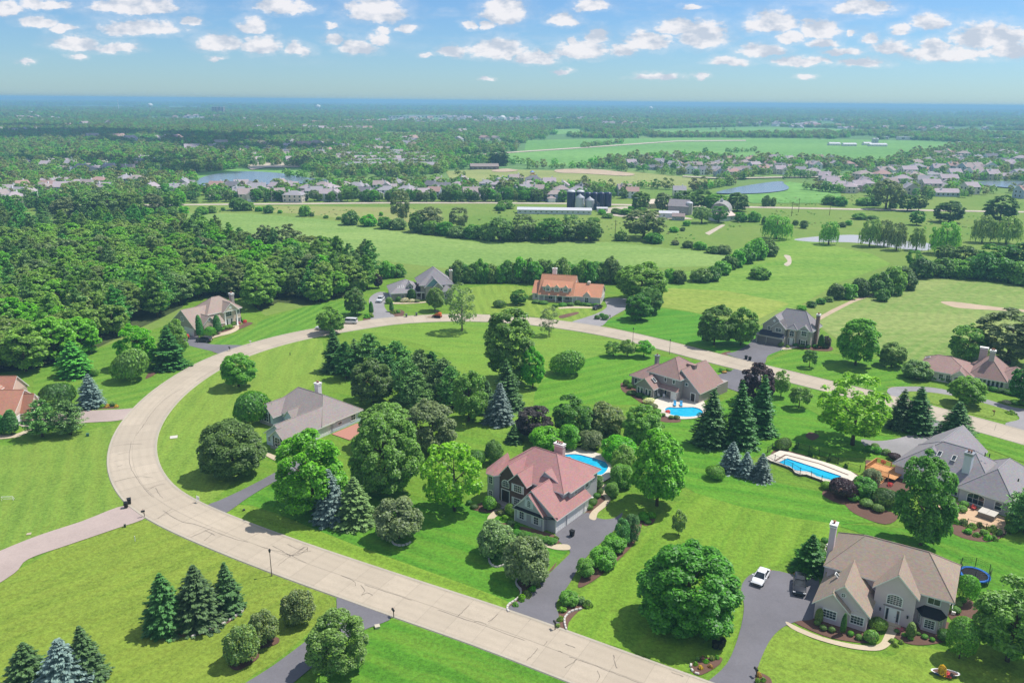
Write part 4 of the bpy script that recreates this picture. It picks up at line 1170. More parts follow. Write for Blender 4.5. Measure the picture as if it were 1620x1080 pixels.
 h.garage('R', 12.2, -2.0, 2.7, 2.3, WHITE_PANEL, 4, 4)
 h.garage('R', 12.2, 2.6, 5.0, 2.3, WHITE_PANEL)
 h.door('R', 12.2, 6.1, 0.05, 0.9, 2.1)
 h.block(6.0, 2.4, 11.1, 9.5, 5.4)
 h.gable(4.5, 2.2, 11.1, 9.6, 5.35, None, 'y', ov=0.5, xm=6.0, zr=7.5)
 h.win('R', 11.1, 4.2, 3.9, 1.0, 1.1, 2, 2); h.win('R', 11.1, 8.0, 3.7, 1.2, 1.4, 2, 2, shut=WHT_SHUT)
 h.win('R', 10.6, 11.2, 3.7, 1.2, 1.4, 2, 2)
 h.chimney(1.4, 11.7, 3.3, 12.6, 8.3, siding('pinkish_stack', (0.530, 0.421, 0.421)), pots=3)
 for x, y in ((4.2, -4.33), (10.2, -4.33), (12.22, -3.53)): h.slab('corner_board', x - 0.08, y - 0.02, x + 0.08, y + 0.12, -0.05, 2.6, WHITE)
 h.done()
def house_bluegrey():
 w = siding('pale_blue_siding', (0.562, 0.640, 0.720))
 h = House('house', 'pale blue-grey ranch house with arched windows behind the big round maple', (-56.4, 166.4), -35, w, R_GREY)
 h.cap = R_GREY
 st = STONE
 h.block(0, 3, 17.0, 14.3, 2.85)
 h.hip(0, 3, 17.0, 14.3, 2.85, 0.66, 0.5, iL=3.6, iR=6.2)
 h.block(-0.4, 0.2, 4.0, 6, 2.85)
 h.gable(-0.4, 0.2, 4.0, 9.5, 2.85, 0.95, 'y', ov=0.5)
 h.block(10.4, -6.6, 17.0, 6, 2.85)
 h.gable(10.4, -6.6, 17.0, 6.0, 2.85, 0.72, 'y', ov=0.5)
 h.block(12.6, -7.3, 16.98, -6.4, 2.8)
 h.gable(12.6, -7.3, 16.98, -6.0, 2.8, 0.82, 'y', ov=0.35)
 h.block(6.2, 1.8, 8.9, 4, 2.85)
 h.gable(6.2, 1.8, 8.9, 6.5, 2.85, 1.05, 'y', ov=0.35)
 for x, y, x1 in ((-0.4, 0.2, 4.0), (12.6, -7.3, 16.98)): h.slab('stone_base', x - 0.05, y - 0.07, x1 + 0.05, y - 0.004, -0.1, 0.75, st)
 h.win('F', 0.2, 1.8, 0.8, 1.9, 2.3, 2, 3, rise=0.6, shut=BLK_SHUT)
 h.win('F', -7.3, 14.9, 0.8, 1.9, 2.3, 2, 3, rise=0.6, shut=BLK_SHUT)
 h.win('F', 3.0, 9.6, 0.8, 1.2, 1.4); h.win('F', 3.0, 5.2, 0.8, 1.2, 1.4)
 h.win('F', -6.6, 11.4, 0.9, 0.9, 1.3)
 h.door('F', 1.8, 7.55, 0.15, 1.0, 2.1, DOOR_DARK, 0.25)
 h.win('R', 17.0, 8.0, 1.2, 1.2, 0.8, 2, 1); h.win('R', 17.0, 12.0, 0.9, 1.5, 1.5, 2, 2)
 h.garage('R', 17.0, -3.2, 4.9, 2.25, WHITE_PANEL); h.garage('R', 17.0, 2.6, 4.9, 2.25, WHITE_PANEL)
 h.chimney(4.2, 12.4, 5.4, 13.5, 6.9, siding('white_stack', (0.700, 0.700, 0.700)), pots=2)
 h.vents([(12.6, -3.5, 4.55), (12.6, -0.8, 4.55), (12.6, 1.8, 4.55), (12.8, 4.6, 4.6), (9.6, 9.6, 5.9), (13.0, 9.0, 5.2)], WHITE, 0.3, 0.12)
 h.slab('patio', 17.6, 5.0, 23.0, 12.5, -0.1, 0.22, plain('red_pavers', (0.42, 0.20, 0.15), 0.9))
 h.done()
def house_tan():
 w = siding('tan_siding', (0.655, 0.538, 0.430))
 h = House('house', 'tan house with white-columned portico and white garage door, at the forest edge', (-106.4, 240.2), -38, w, R_TAN2)
 h.block(-1.2, 0.6, 11.6, 10, 2.95, siding('greyed_tan', (0.421, 0.366, 0.320)))
 h.gable(-1.2, 0.6, 11.6, 10.5, 2.95, 0.70, 'y', ov=0.6, mat=MATS['greyed_tan'])
 h.block(0.2, 7.0, 9.0, 18.5, 5.6)
 h.hip(0.2, 7.0, 9.0, 18.5, 5.6, 0.80, 0.5)
 h.block(6.0, 11.6, 8.98, 16.8, 5.6)
 h.gable(4.4, 11.7, 10.4, 16.7, 5.6, 0.95, 'x', ov=0.35)
 cm = MB()
 for y in (12.1, 16.3): cm.lathe([(0.34, 0), (0.34, .3), (0.25, .35), (0.22, 5.1), (0.32, 5.25), (0.32, 5.62)], (10.1, y), 12)
 for q in (0, 1):
  m = MB()
  m.lathe([(0.36, 0), (0.36, .3), (0.26, .35), (0.23, 5.1), (0.34, 5.25), (0.34, 5.62)], (10.1, (12.1, 16.3)[q]), 12)
  m.build('column', WHITE, h.root, True)
 h.slab('portico_floor', 9.02, 11.6, 10.6, 16.9, -0.1, 0.3, WALK)
 h.slab('beam', 9.8, 11.6, 10.4, 16.9, 5.3, 5.62, WHITE)
 h.block(8.4, 3.3, 12.4, 7.4, 3.6)
 h.gable(6.0, 3.3, 12.4, 7.4, 3.6, 1.0, 'x', ov=0.35)
 h.block(8.4, 6.4, 12.9, 8.7, 2.3)
 h.gable(7.0, 6.4, 12.9, 8.7, 2.3, 1.25, 'x', ov=0.3)
 h.win('F', 0.6, 5.0, 3.9, 1.3, 1.5, 2, 2)
 h.garage('F', 0.6, 8.4, 4.9, 2.3, WHITE_PANEL)
 h.win('R', 12.4, 5.2, 4.2, 0.8, 0.8, 2, 2, rise=0.38); h.win('R', 12.9, 7.55, 0.6, 1.4, 1.6, 3, 2, rise=0.6); h.win('R', 12.4, 4.6, 0.8, 1.4, 1.5, 2, 2)
 h.win('R', 9.0, 9.6, 3.5, 1.3, 1.4, 2, 2, shut=BLK_SHUT); h.win('R', 9.0, 17.6, 3.5, 1.2, 1.5, 2, 2, shut=BLK_SHUT); h.win('R', 9.0, 17.6, 0.8, 1.2, 1.5, 2, 2, shut=BLK_SHUT)
 h.win('R', 9.0, 14.2, 3.3, 2.2, 1.9, 3, 2, rise=0.5)
 h.door('R', 9.0, 14.2, 0.3, 1.1, 2.3, None, 0.5)
 m = MB()
 for q in range(12):
  a, b = 2 * math.pi * q / 12, 2 * math.pi * (q + 1) / 12
  m.face([(0, -.05, 0), (.5 * math.cos(a), -.05, .5 * math.sin(a)), (.5 * math.cos(b), -.05, .5 * math.sin(b))])
 h.place('round_vent', m.mesh('round_vent', WHITE), 'R', 10.4, 14.2, 6.6)
 h.chimney(3.6, 18.2, 5.0, 19.2, 9.3, brick('grey_stack', (0.35, 0.31, 0.29), (0.28, 0.25, 0.24), (0.4, 0.38, 0.35)), pots=2)
 h.done()
def house_stone():
 h = House('house', 'stone house with grey roof, blue-shingled gable and pale garage doors', (-42.7, 281.0), 14, STONE, R_SLATE)
 h.block(-1.0, 0.8, 10.5, 13.5, 2.95)
 h.hip(-1.0, 0.8, 10.5, 13.5, 2.95, 0.56, 0.6)
 h.block(9.5, 0.6, 21.3, 12.5, 5.6)
 h.hip(9.5, 0.6, 21.3, 12.5, 5.6, 0.80, 0.55, iL=5.2, iR=4.6)
 teal = siding('teal_shingle', (0.187, 0.312, 0.343))
 h.block(11.2, -1.2, 17.2, 2, 5.2)
 h.gable(11.2, -1.2, 17.2, 5, 5.2, 1.0, 'y', ov=0.45, mat=teal)
 h.block(13.9, -1.9, 17.2, 0, 5.0)
 h.gable(13.9, -1.9, 17.2, 2, 5.0, 0.95, 'y', ov=0.35)
 h.block(17.3, -1.4, 20.8, 2, 3.4)
 h.hip(17.3, -1.4, 20.8, 2.6, 3.4, 1.1, 0.4, iL=2.0, iR=2.0)
 bl = plain('pale_blue_garage', (0.50, 0.55, 0.64), 0.5)
 for y in (2.9, 6.6, 10.6): h.garage('L', -1.0, y, 3.0, 2.35, bl, 4, 4)
 h.block(4.9, 2.4, 7.0, 4.4, 5.2)
 h.gable(4.9, 2.4, 7.0, 6.5, 5.0, 1.0, 'y', ov=0.3)
 h.win('F', 2.4, 5.95, 3.7, 1.1, 1.4, 2, 2, rise=0.5)
 h.win('F', 0.8, 3.0, 0.8, 1.2, 1.4); h.win('F', 0.8, 7.6, 0.8, 1.2, 1.4)
 h.win('F', -1.9, 15.6, 3.2, 1.2, 1.7, 2, 3, rise=0.55, mat=BLK_SHUT); h.win('F', -1.4, 19.0, 0.8, 2.0, 1.7, 3, 3, rise=0.5); h.win('F', -1.9, 15.5, 0.7, 1.6, 1.6, 3, 2)
 h.win('F', -1.2, 12.4, 0.8, 1.2, 1.5)
 h.door('F', 0.6, 10.5, 0.2, 1.1, 2.3, DOOR_DARK)
 h.skylight(1.8, 3.4, 4.55, 0.8, 1.3, R(29)); h.skylight(3.4, 3.4, 4.55, 0.8, 1.3, R(29))
 h.chimney(21.2, 5.6, 22.2, 6.6, 9.4, brick('tan_stack', (0.46, 0.40, 0.30), (0.4, 0.34, 0.26), (0.45, 0.42, 0.36)))
 h.done()
def house_orange():
 w = siding('warm_grey_siding', (0.671, 0.593, 0.577))
 h = House('house', 'low house with orange roof, three dormers and a columned front porch', (7.05, 283.0), -14, w, R_ORANGE)
 h.block(-0.2, 2.2, 4.0, 12.2, 2.9)
 h.gable(-0.2, 2.2, 4.0, 12.2, 2.9, None, 'x', zr=6.3)
 h.block(2.4, 3.0, 15.0, 13.0, 5.0)
 h.gable(2.4, 1.0, 15.0, 13.4, 2.85, None, 'x', ov=0.4, zr=8.9)
 h.block(15.0, 1.2, 25.0, 12.8, 2.95)
 h.gable(14.6, 1.2, 25.0, 12.8, 2.95, None, 'x', ov=0.45, zr=6.3)
 h.block(3.6, 2.2, 14.2, 4.6, 5.4, None, 2.9)
 h.poly_roof([([(3.3, 1.9, 5.45), (14.5, 1.9, 5.45), (14.5, 5.2, 7.2), (3.3, 5.2, 7.2)], 0), ([(3.3, 1.9, 5.3), (14.5, 1.9, 5.3), (14.5, 1.9, 5.45), (3.3, 1.9, 5.45)], 1)], None, 'roof')
 for u in (5.6, 8.9, 12.2):
  h.block(u - 1.0, 1.7, u + 1.0, 3.5, 5.35, None, 3.2)
  h.gable(u - 1.0, 1.7, u + 1.0, 5.4, 5.35, 0.95, 'y', ov=0.3)
  h.win('F', 1.7, u, 3.95, 1.4, 1.25, 2, 2)
 for u in (4.1, 7.25, 10.55, 13.7): h.win('F', 2.2, u, 4.1, 0.7, 1.0, 1, 2)
 for u in (2.4, 4.4, 8.7, 11.3, 14.9, 16.4):
  m = MB()
  m.box(u - .17, 0.92, 0.2, u + .17, 1.26, 2.75)
  m.box(u - .18, 0.93, 0.2, u + .18, 1.29, 0.42)
  m.build('column', WHITE, h.root)
 h.slab('porch_floor', 2.2, 0.8, 15.0, 3.0, -0.1, 0.2, WALK)
 for u in (3.4, 6.4, 12.6): h.win('F', 3.0, u, 0.6, 1.6, 1.8, 2, 2)
 h.door('F', 3.0, 9.9, 0.2, 1.1, 2.2, DOOR_DARK, 0.4)
 h.win('F', 2.2, 1.2, 0.9, 1.1, 1.3)
 h.block(19.0, 0.9, 21.2, 2.0, 3.6)
 h.gable(19.0, 0.9, 21.2, 4.5, 3.5, 1.0, 'y', ov=0.25)
 h.win('F', 0.9, 20.1, 0.7, 1.5, 1.9, 2, 2)
 h.win('R', 25.0, 4.0, 0.9, 0.9, 1.6, 1, 2); h.garage('R', 25.0, 8.6, 4.9, 2.3, WHITE_PANEL)
 h.win('R', 25.0, 7.0, 3.7, 1.0, 1.1)
 h.chimney(5.0, 12.6, 6.6, 13.6, 10.0, siding('white_stack', (0.700, 0.700, 0.700)))
 m = MB()
 m.box(-.5, -.5, 0, .5, .5, 0.7, 0); m.box(-.62, -.62, .7, .62, .62, .8, 0)
 for a in range(4):
  t = [(.62, .62), (-.62, .62), (-.62, -.62), (.62, -.62)]
  m.face([(*t[a], .8), (*t[(a + 1) % 4], .8), (0, 0, 1.35)], 0)
 o = m.build('cupola', CREAM, h.root); o.location = (19.8, 7.0, 6.2)
 h.done()
def house_greyright():
 w = siding('taupe_siding', (0.468, 0.414, 0.390))
 h = House('house', 'two-storey grey-roofed house with blue-black skirt roof over its garage doors', (76.7, 234.6), -38, w, R_SLATE)
 h.block(-1.4, -1.6, 7.2, 4, 2.75)
 h.poly_roof([([(-1.9, -2.1, 2.7), (7.5, -2.1, 2.7), (6.8, 0.25, 3.9), (-0.2, 0.25, 3.9)], 0), ([(-1.9, 4.0, 2.7), (-1.9, -2.1, 2.7), (-0.2, 0.25, 3.9), (-0.2, 4, 3.9)], 0),
     ([(-1.9, -2.1, 2.5), (7.5, -2.1, 2.5), (7.5, -2.1, 2.7), (-1.9, -2.1, 2.7)], 1), ([(-1.9, 4, 2.5), (-1.9, -2.1, 2.5), (-1.9, -2.1, 2.7), (-1.9, 4, 2.7)], 1)], [R_NAVY, CREAM], 'skirt_roof')
 h.block(-0.2, 0.25, 6.8, 10, 5.5)
 h.gable(-0.2, 0.25, 6.8, 10, 5.5, 0.92, 'y', ov=0.4)
 h.block(3.0, -0.3, 6.8, 1.0, 5.5)
 h.gable(3.0, -0.3, 6.8, 3.0, 5.5, 0.92, 'y', ov=0.4)
 h.block(6.4, 1.9, 14.0, 10, 5.5)
 h.hip(3.0, 1.9, 14.0, 10, 5.5, 1.05, 0.5, iL=2.0, iR=4.0)
 h.block(7.3, 1.2, 9.8, 3, 5.2, BRK_TAN)
 h.hip(7.3, 1.2, 9.8, 5, 5.3, 0.8, 0.35, iL=1.2, iR=1.0)
 h.block(10.6, 1.6, 13.4, 3, 5.5)
 h.gable(10.6, 1.6, 13.4, 5, 5.5, 0.9, 'y', ov=0.3)
 gd = plain('taupe_garage', (0.25, 0.225, 0.22), 0.5)
 h.garage('F', -1.6, 0.5, 2.8, 2.2, gd, 4, 4); h.garage('F', -1.6, 4.5, 4.9, 2.2, gd)
 h.win('F', 0.25, 1.8, 4.0, 1.0, 1.2); h.win('F', -0.3, 4.9, 4.0, 1.9, 1.2, 2, 2)
 h.win('F', 1.2, 8.55, 2.9, 1.5, 2.0, 2, 2, rise=0.75); h.door('F', 1.2, 8.55, 0.2, 1.1, 2.2, None, 0.35)
 h.win('F', 1.6, 12.0, 3.5, 1.7, 1.7, 3, 2); h.win('F', 1.6, 12.0, 0.7, 1.6, 1.6, 2, 2, shut=BLK_SHUT)
 m = MB()
 for q in range(12):
  a, b = 2 * math.pi * q / 12, 2 * math.pi * (q + 1) / 12
  m.face([(0, -.05, 0), (.42 * math.cos(a), -.05, .42 * math.sin(a)), (.42 * math.cos(b), -.05, .42 * math.sin(b))])
 h.place('round_vent', m.mesh('round_vent', WHITE), 'F', 0.25, 3.2, 7.1)
 h.win('R', 14.0, 8.4, 3.5, 1.1, 1.4)
 h.chimney(14.0, 4.8, 14.9, 5.9, 9.9, brick('brown_stack', (0.26, 0.16, 0.14), (0.2, 0.13, 0.12), (0.3, 0.26, 0.24)), pots=2)
 h.done()
def house_mauve():
 w = siding('cream_siding', (0.718, 0.671, 0.608))
 h = House('house', 'long low house with mauve-brown hip roofs and a glazed sunroom, inside the looped drive', (110.9, 200.0), -35, w, R_BROWN)
 h.cap = shingle('pale_ridge', (0.42, 0.30, 0.27))
 h.block(-2.6, 0.4, 9.5, 12.0, 2.85)
 h.hip(-2.6, 0.4, 9.5, 12.0, 2.85, 0.44, 0.6, iL=3.8)
 h.block(8.8, 2.0, 16.9, 14, 2.85)
 h.hip(8.8, 2.0, 16.9, 14.0, 2.85, 0.98, 0.6)
 h.block(16.0, 5.0, 22.0, 12, 2.85)
 h.hip(15.0, 5.0, 22.0, 12.0, 2.85, 0.6, 0.6)
 h.block(5.2, -0.6, 8.4, 3, 2.85)
 h.gable(5.2, -0.8, 8.4, 5.5, 2.85, 0.85, 'y', ov=0.4)
 for i in range(8):
  h.win('F', 2.0, 9.55 + i * 0.97, 0.25, 0.86, 2.3, 1, 1)
 for i in range(3): h.win('R', 16.9, 2.7 + i * 0.97, 0.25, 0.86, 2.3, 1, 1)
 for u in (0.4, 2.6, 4.3): h.win('F', 0.4, u, 0.7, 1.2, 1.5)
 h.door('F', -0.6, 6.8, 0.15, 1.4, 2.2, DOOR_DARK, 0.3)
 for x in (5.5, 8.1):
  m = MB(); m.box(x - .15, -1.05, -.1, x + .15, -0.75, 2.8); m.build('column', CREAM, h.root)
 st = brick('pale_stack', (0.50, 0.42, 0.38), (0.44, 0.37, 0.34), (0.5, 0.47, 0.44))
 h.chimney(12.3, 5.2, 13.5, 6.3, 9.2, st, pots=2); h.chimney(9.6, 11.6, 11.4, 12.6, 8.0, st, pots=0)
 h.skylight(-2.0, 8.0, 3.9, 0.8, 1.2, R(24), R(-90))
 h.done()
def house_poolside():
 w = siding('brown_grey_siding', (0.366, 0.320, 0.305))
 h = House('house', 'brown-grey house with a tall hipped roof and glazed sunroom, behind the oval pool', (30.6, 193.9), -45, w, R_BROWN)
 h.block(0.2, 0.3, 9, 9.5, 2.9)
 h.hip(0.2, 0.3, 12.0, 9.5, 2.9, 0.62, 0.55)
 h.block(4.9, -4.2, 10.0, 2, 2.85)
 h.gable(4.9, -4.2, 10.0, 2.0, 2.85, 0.80, 'y', ov=0.4)
 h.block(6.0, -0.4, 15.0, 10, 5.6)
 h.hip(6.0, -0.4, 15.0, 10.0, 5.6, 0.72, 0.5)
 h.block(12.5, 1.4, 19.6, 12, 2.95)
 h.gable(12.0, 1.4, 19.6, 12.0, 2.95, None, 'y', ov=0.4, xm=14.2, zr=7.4)
 h.block(14.6, 9.0, 20.0, 14.0, 2.95)
 h.poly_roof([([(9.9, -1.9, 2.55), (15.6, -1.9, 2.55), (15.1, -0.42, 3.3), (9.9, -0.42, 3.3)], 0), ([(9.9, -1.9, 2.4), (15.6, -1.9, 2.4), (15.6, -1.9, 2.55), (9.9, -1.9, 2.55)], 1)], None, 'skirt_roof')
 h.block(13.2, -1.5, 15.2, 0, 2.5)
 for u in (5.75, 6.75, 8.15, 9.2): h.win('F', -4.2, u, 0.6, 0.85, 1.7, 1, 1)
 h.win('R', 10.0, -3.0, 0.2, 1.5, 2.1, 2, 1)
 h.win('F', 0.3, 1.6, 0.7, 0.9, 1.7, 1, 1); h.win('F', 0.3, 2.9, 0.7, 0.9, 1.7, 1, 1)
 h.win('F', -0.4, 10.9, 3.9, 0.8, 1.2, 1, 1); h.win('F', -0.4, 13.4, 3.9, 0.8, 1.2, 1, 1); h.win('F', -0.4, 11.2, 0.3, 0.9, 2.0, 1, 1)
 h.door('F', -1.5, 14.3, 0.15, 1.3, 2.1, None)
 h.door('F', 1.4, 17.9, 0.15, 1.1, 2.1, DOOR_DARK)
 h.win('F', 1.4, 15.9, 3.6, 0.9, 0.9, 1, 1)
 h.skylight(8.8, -2.2, 4.25, 0.9, 1.4, R(38), R(90))
 h.chimney(1.0, 8.9, 1.9, 9.8, 6.3, plain('grey_stack_metal', (0.24, 0.24, 0.25)), cap=GREY_METAL)
 h.chimney(13.0, 5.6, 15.2, 6.6, 7.7, w, pots=0, cap=R_BROWN)
 h.vents([(9.4, 3.2, 7.6), (10.6, 2.6, 7.2)], DARK_METAL, 0.35, 0.14)
 h.done()
def house_greybig():
 w = siding('lilac_grey_siding', (0.515, 0.508, 0.562))
 h = House('house', 'large grey-roofed house with a pale chimney on the slope, above the brick patio', (75.0, 142.5), -47, w, R_SLATE)
 h.cap = shingle('pale_ridge_grey', (0.36, 0.345, 0.36))
 h.block(0.2, 0.3, 17.6, 12.2, 3.0)
 h.hip(0.2, 0.3, 17.6, 12.2, 3.0, 0.74, 0.55)
 h.block(12.4, -1.0, 21.0, 14.4, 3.0)
 h.hip(12.4, -1.0, 21.0, 14.4, 3.0, 0.78, 0.5)
 h.block(0.3, 4.0, 9.8, 20.2, 3.0)
 h.gable(0.3, 4.0, 9.8, 20.2, 3.0, 0.78, 'y', ov=0.55)
 h.win('F', -1.0, 15.2, 0.4, 3.0, 2.2, 3, 2, rise=0.6)
 h.win('F', -1.0, 18.9, 0.7, 1.3, 1.7, 1, 2)
 h.win('F', 0.3, 10.9, 0.2, 1.9, 2.1, 2, 1); h.win('F', 0.3, 8.3, 0.2, 1.9, 2.1, 2, 1); h.win('F', 0.3, 5.8, 0.5, 1.5, 1.7, 2, 1); h.win('F', 0.3, 3.2, 0.7, 1.2, 1.5)
 h.win('R', 21.0, 1.0, 0.8, 1.2, 1.6); h.win('R', 21.0, 4.0, 0.8, 1.2, 1.6)
 h.garage('L', 0.3, 9.0, 4.9, 2.3, WHITE_PANEL); h.garage('L', 0.3, 15.0, 4.9, 2.3, WHITE_PANEL)
 h.chimney(11.3, 1.9, 12.6, 3.2, 8.4, siding('blue_grey_stack', (0.655, 0.686, 0.720)), cap=GREY_METAL, pots=2)
 h.skylight(6.6, 3.6, 6.05, 0.8, 1.3, R(36)); h.skylight(9.2, 3.6, 6.05, 0.8, 1.3, R(36))
 h.vents([(4.0, 9.0, 5.6), (13.6, 5.8, 7.6), (14.2, 6.4, 7.4)], DARK_METAL, 0.45, 0.1)
 h.vents([(19.6, 6.0, 4.6)], DARK_METAL, 0.25, 0.12)
 h.done()
def house_red():
 h = House('house', 'house with terracotta roofs and stacked gables at the end of the paver drive', (-116.0, 160.0), 3, BRK_TAN, R_RED)
 h.block(-12.0, 1.6, 6.8, 13.0, 2.95)
 h.gable(-12.0, 1.6, 6.8, 13.0, 2.95, None, 'x', ov=0.45, zr=7.0, mat=siding('peach_gable', (0.718, 0.515, 0.421)))
 h.block(2.0, 4.9, 8.9, 9.6, 2.95)
 h.gable(2.0, 4.9, 8.9, 9.6, 2.95, None, 'x', ov=0.45, zr=6.1, mat=MATS['peach_gable'])
 h.block(-12.0, 11.0, 1.4, 18.4, 4.2)
 h.gable(-12.0, 11.0, 1.4, 18.4, 4.2, None, 'x', ov=0.45, zr=7.7, mat=MATS['peach_gable'])
 h.gable(-11.0, 0.2, -3.0, 6.0, 2.95, 0.8, 'y', ov=0.4, mat=MATS['peach_gable'])
 h.block(-11.0, 0.2, -3.0, 3.0, 2.95)
 h.garage('R', 6.8, 3.2, 2.7, 2.25, WHITE_PANEL, 4, 4)
 h.win('R', 8.9, 7.2, 0.8, 1.4, 1.6); h.win('R', 6.8, 11.4, 0.8, 1.2, 1.5)
 h.win('F', 1.6, 0.0, 0.8, 1.4, 1.5); h.win('F', 1.6, 3.5, 0.8, 1.4, 1.5); h.win('F', 0.2, -7.0, 0.8, 1.8, 1.6, 3, 2)
 m = MB()
 h.block(-0.9, 9.0, 0.5, 10.6, 6.9)
 h.gable(-0.9, 8.4, 0.5, 10.6, 6.5, 0.9, 'y', ov=0.2)
 h.done()
for f in (house_taupe, house_pink, house_bluegrey, house_tan, house_stone, house_orange, house_greyright, house_mauve, house_poolside, house_greybig, house_red): f()
# --- plants: crowns are clouds of leaf-clumps
def quads_mesh(name, quads, mats, trunk=None, mi=None):
 """quads: (n,4,3) array of leaf-clumps; trunk: an MB whose faces use the next material."""
 n = len(quads)
 v = quads.reshape(-1, 3)
 nv, fs, ms = len(v), None, None
 me = bpy.data.meshes.new(name)
 tv, tf = (trunk.v, trunk.f) if trunk else ([], [])
 V = np.vstack([v, np.array(tv).reshape(-1, 3)]) if tv else v
 loops = [np.arange(nv)]
 sizes = [np.full(n, 4)]
 if tf:
  loops.append(np.concatenate([np.array(f) for f in tf]) + nv)
  sizes.append(np.array([len(f) for f in tf]))
 loops, sizes = np.concatenate(loops).astype(np.int32), np.concatenate(sizes).astype(np.int32)
 me.vertices.add(len(V)); me.vertices.foreach_set('co', V.astype(np.float32).ravel())
 me.loops.add(len(loops)); me.loops.foreach_set('vertex_index', loops)
 me.polygons.add(len(sizes))
 me.polygons.foreach_set('loop_start', np.r_[0, np.cumsum(sizes)[:-1]].astype(np.int32))
 try: me.polygons.foreach_set('loop_total', sizes)
 except Exception: pass
 idx = np.zeros(len(sizes), np.int32)
 if mi is not None: idx[:n] = mi
 idx[n:] = len(mats) - 1 if tf else 0
 for m in mats: me.materials.append(m)
 me.polygons.foreach_set('material_index', idx)
 me.update(calc_edges=True)
 me.validate()
 return me
def unit(a):
 return a / (np.linalg.norm(a, axis=-1, keepdims=True) + 1e-9)
def rand_dirs(r, n):
 return unit(r.normal(size=(n, 3)))
def leaves(r, c, nrm, size, asp=0.62, droop=None):
 """One quad per leaf-clump: centres c, facing nrm."""
 n = len(c)
 size = np.broadcast_to(size, (n,)) * r.uniform(0.7, 1.3, n)
 t = unit(np.cross(nrm, rand_dirs(r, n))) if droop is None else unit(droop)
 b = unit(np.cross(nrm, t))
 t, b = t * size[:, None], b * (size * asp)[:, None]
 k = nrm * (size * 0.16)[:, None]
 return np.stack([c + t - k, c + b + k * 0.4, c - t - k, c - b + k * 0.4], 1)
def trunk_mb(h, rad, limbs, r, spread, z_split=0.35, n_limb=5, lean=0.0):
 mb = MB()
 top = h * 0.72
 zs = np.linspace(0, top, 5)
 pts = [(lean * z + (r.uniform(-.1, .1) if z else 0) * rad * 2, (r.uniform(-.1, .1) if z else 0) * rad * 2, z - (0.25 if z == 0 else 0)) for z in zs]
 mb.tube(pts, [rad * 1.35, rad, rad * .8, rad * .55, rad * .2], 8)
 for q in range(n_limb if limbs else 0):
  a = 2 * math.pi * (q + r.uniform(0, .6)) / n_limb
  z0 = h * (z_split + 0.25 * q / max(1, n_limb))
  L = spread * r.uniform(.5, .8)
  p0 = np.array([lean * z0, 0, z0])
  p2 = p0 + np.array([math.cos(a) * L, math.sin(a) * L, L * 0.75])
  p1 = (p0 + p2) / 2 + np.array([0, 0, -0.08 * L])
  mb.tube([p0, p1, p2], [rad * .5, rad * .32, rad * .1], 6)
 return mb
def broad_crown(r, h, rad, base, nblob, nleaf, size, fill=0.85, lump=0.34, squash=1.0, up=0.85, loose=0.3, top_heavy=0.5):
 """Round-headed crown built of leafy lumps over an egg-shaped envelope."""
 zc = base + (h - base) * (1 - top_heavy)
 au, ad = h - zc, zc - base
 d = rand_dirs(r, nblob)
 golden = np.arange(nblob) * 2.399963
 zz = 1 - 2 * (np.arange(nblob) + 0.5) / nblob
 d = unit(np.c_[np.sqrt(1 - zz ** 2) * np.cos(golden), np.sqrt(1 - zz ** 2) * np.sin(golden), zz] + 0.28 * d)
 k = r.uniform(fill - 0.22, fill, nblob)
 lr = lump * rad * r.uniform(0.6, 1.35, nblob)
 lob = rand_dirs(r, 5)
 k = k * (1 + 0.16 * np.cos(2.6 * d @ lob.T + r.uniform(0, 6, 5)).mean(1) * 1.6)
 hz = np.where(d[:, 2] < 0, (1 - d[:, 2] ** 2) ** -0.25, 1.0)       # the skirt stays full
 hz = np.minimum(hz, 1.6)
 bc = np.c_[d[:, 0] * hz * (rad - lr * 0.75) * k / fill, d[:, 1] * hz * (rad - lr * 0.75) * k / fill, np.where(d[:, 2] > 0, d[:, 2] * (au - lr * .75), d[:, 2] * (ad - lr * .45)) * k / fill + zc]
 w = lr ** 2
 bi = r.choice(nblob, nleaf, p=w / w.sum())
 ld = rand_dirs(r, nleaf)
 ld[:, 2] = np.where(ld[:, 2] < -0.35, -ld[:, 2], ld[:, 2])
 ld = unit(ld + 0.55 * d[bi])
 sh = np.where(r.random(nleaf) < 0.8, r.uniform(0.82, 1.08, nleaf), r.uniform(0.35, 0.8, nleaf))
 c = bc[bi] + ld * (lr[bi] * sh)[:, None] * np.array([1, 1, squash])
 nrm = unit(0.8 * ld + loose * 1.5 * rand_dirs(r, nleaf) + np.array([0, 0, up]))
 return leaves(r, c, nrm, size)
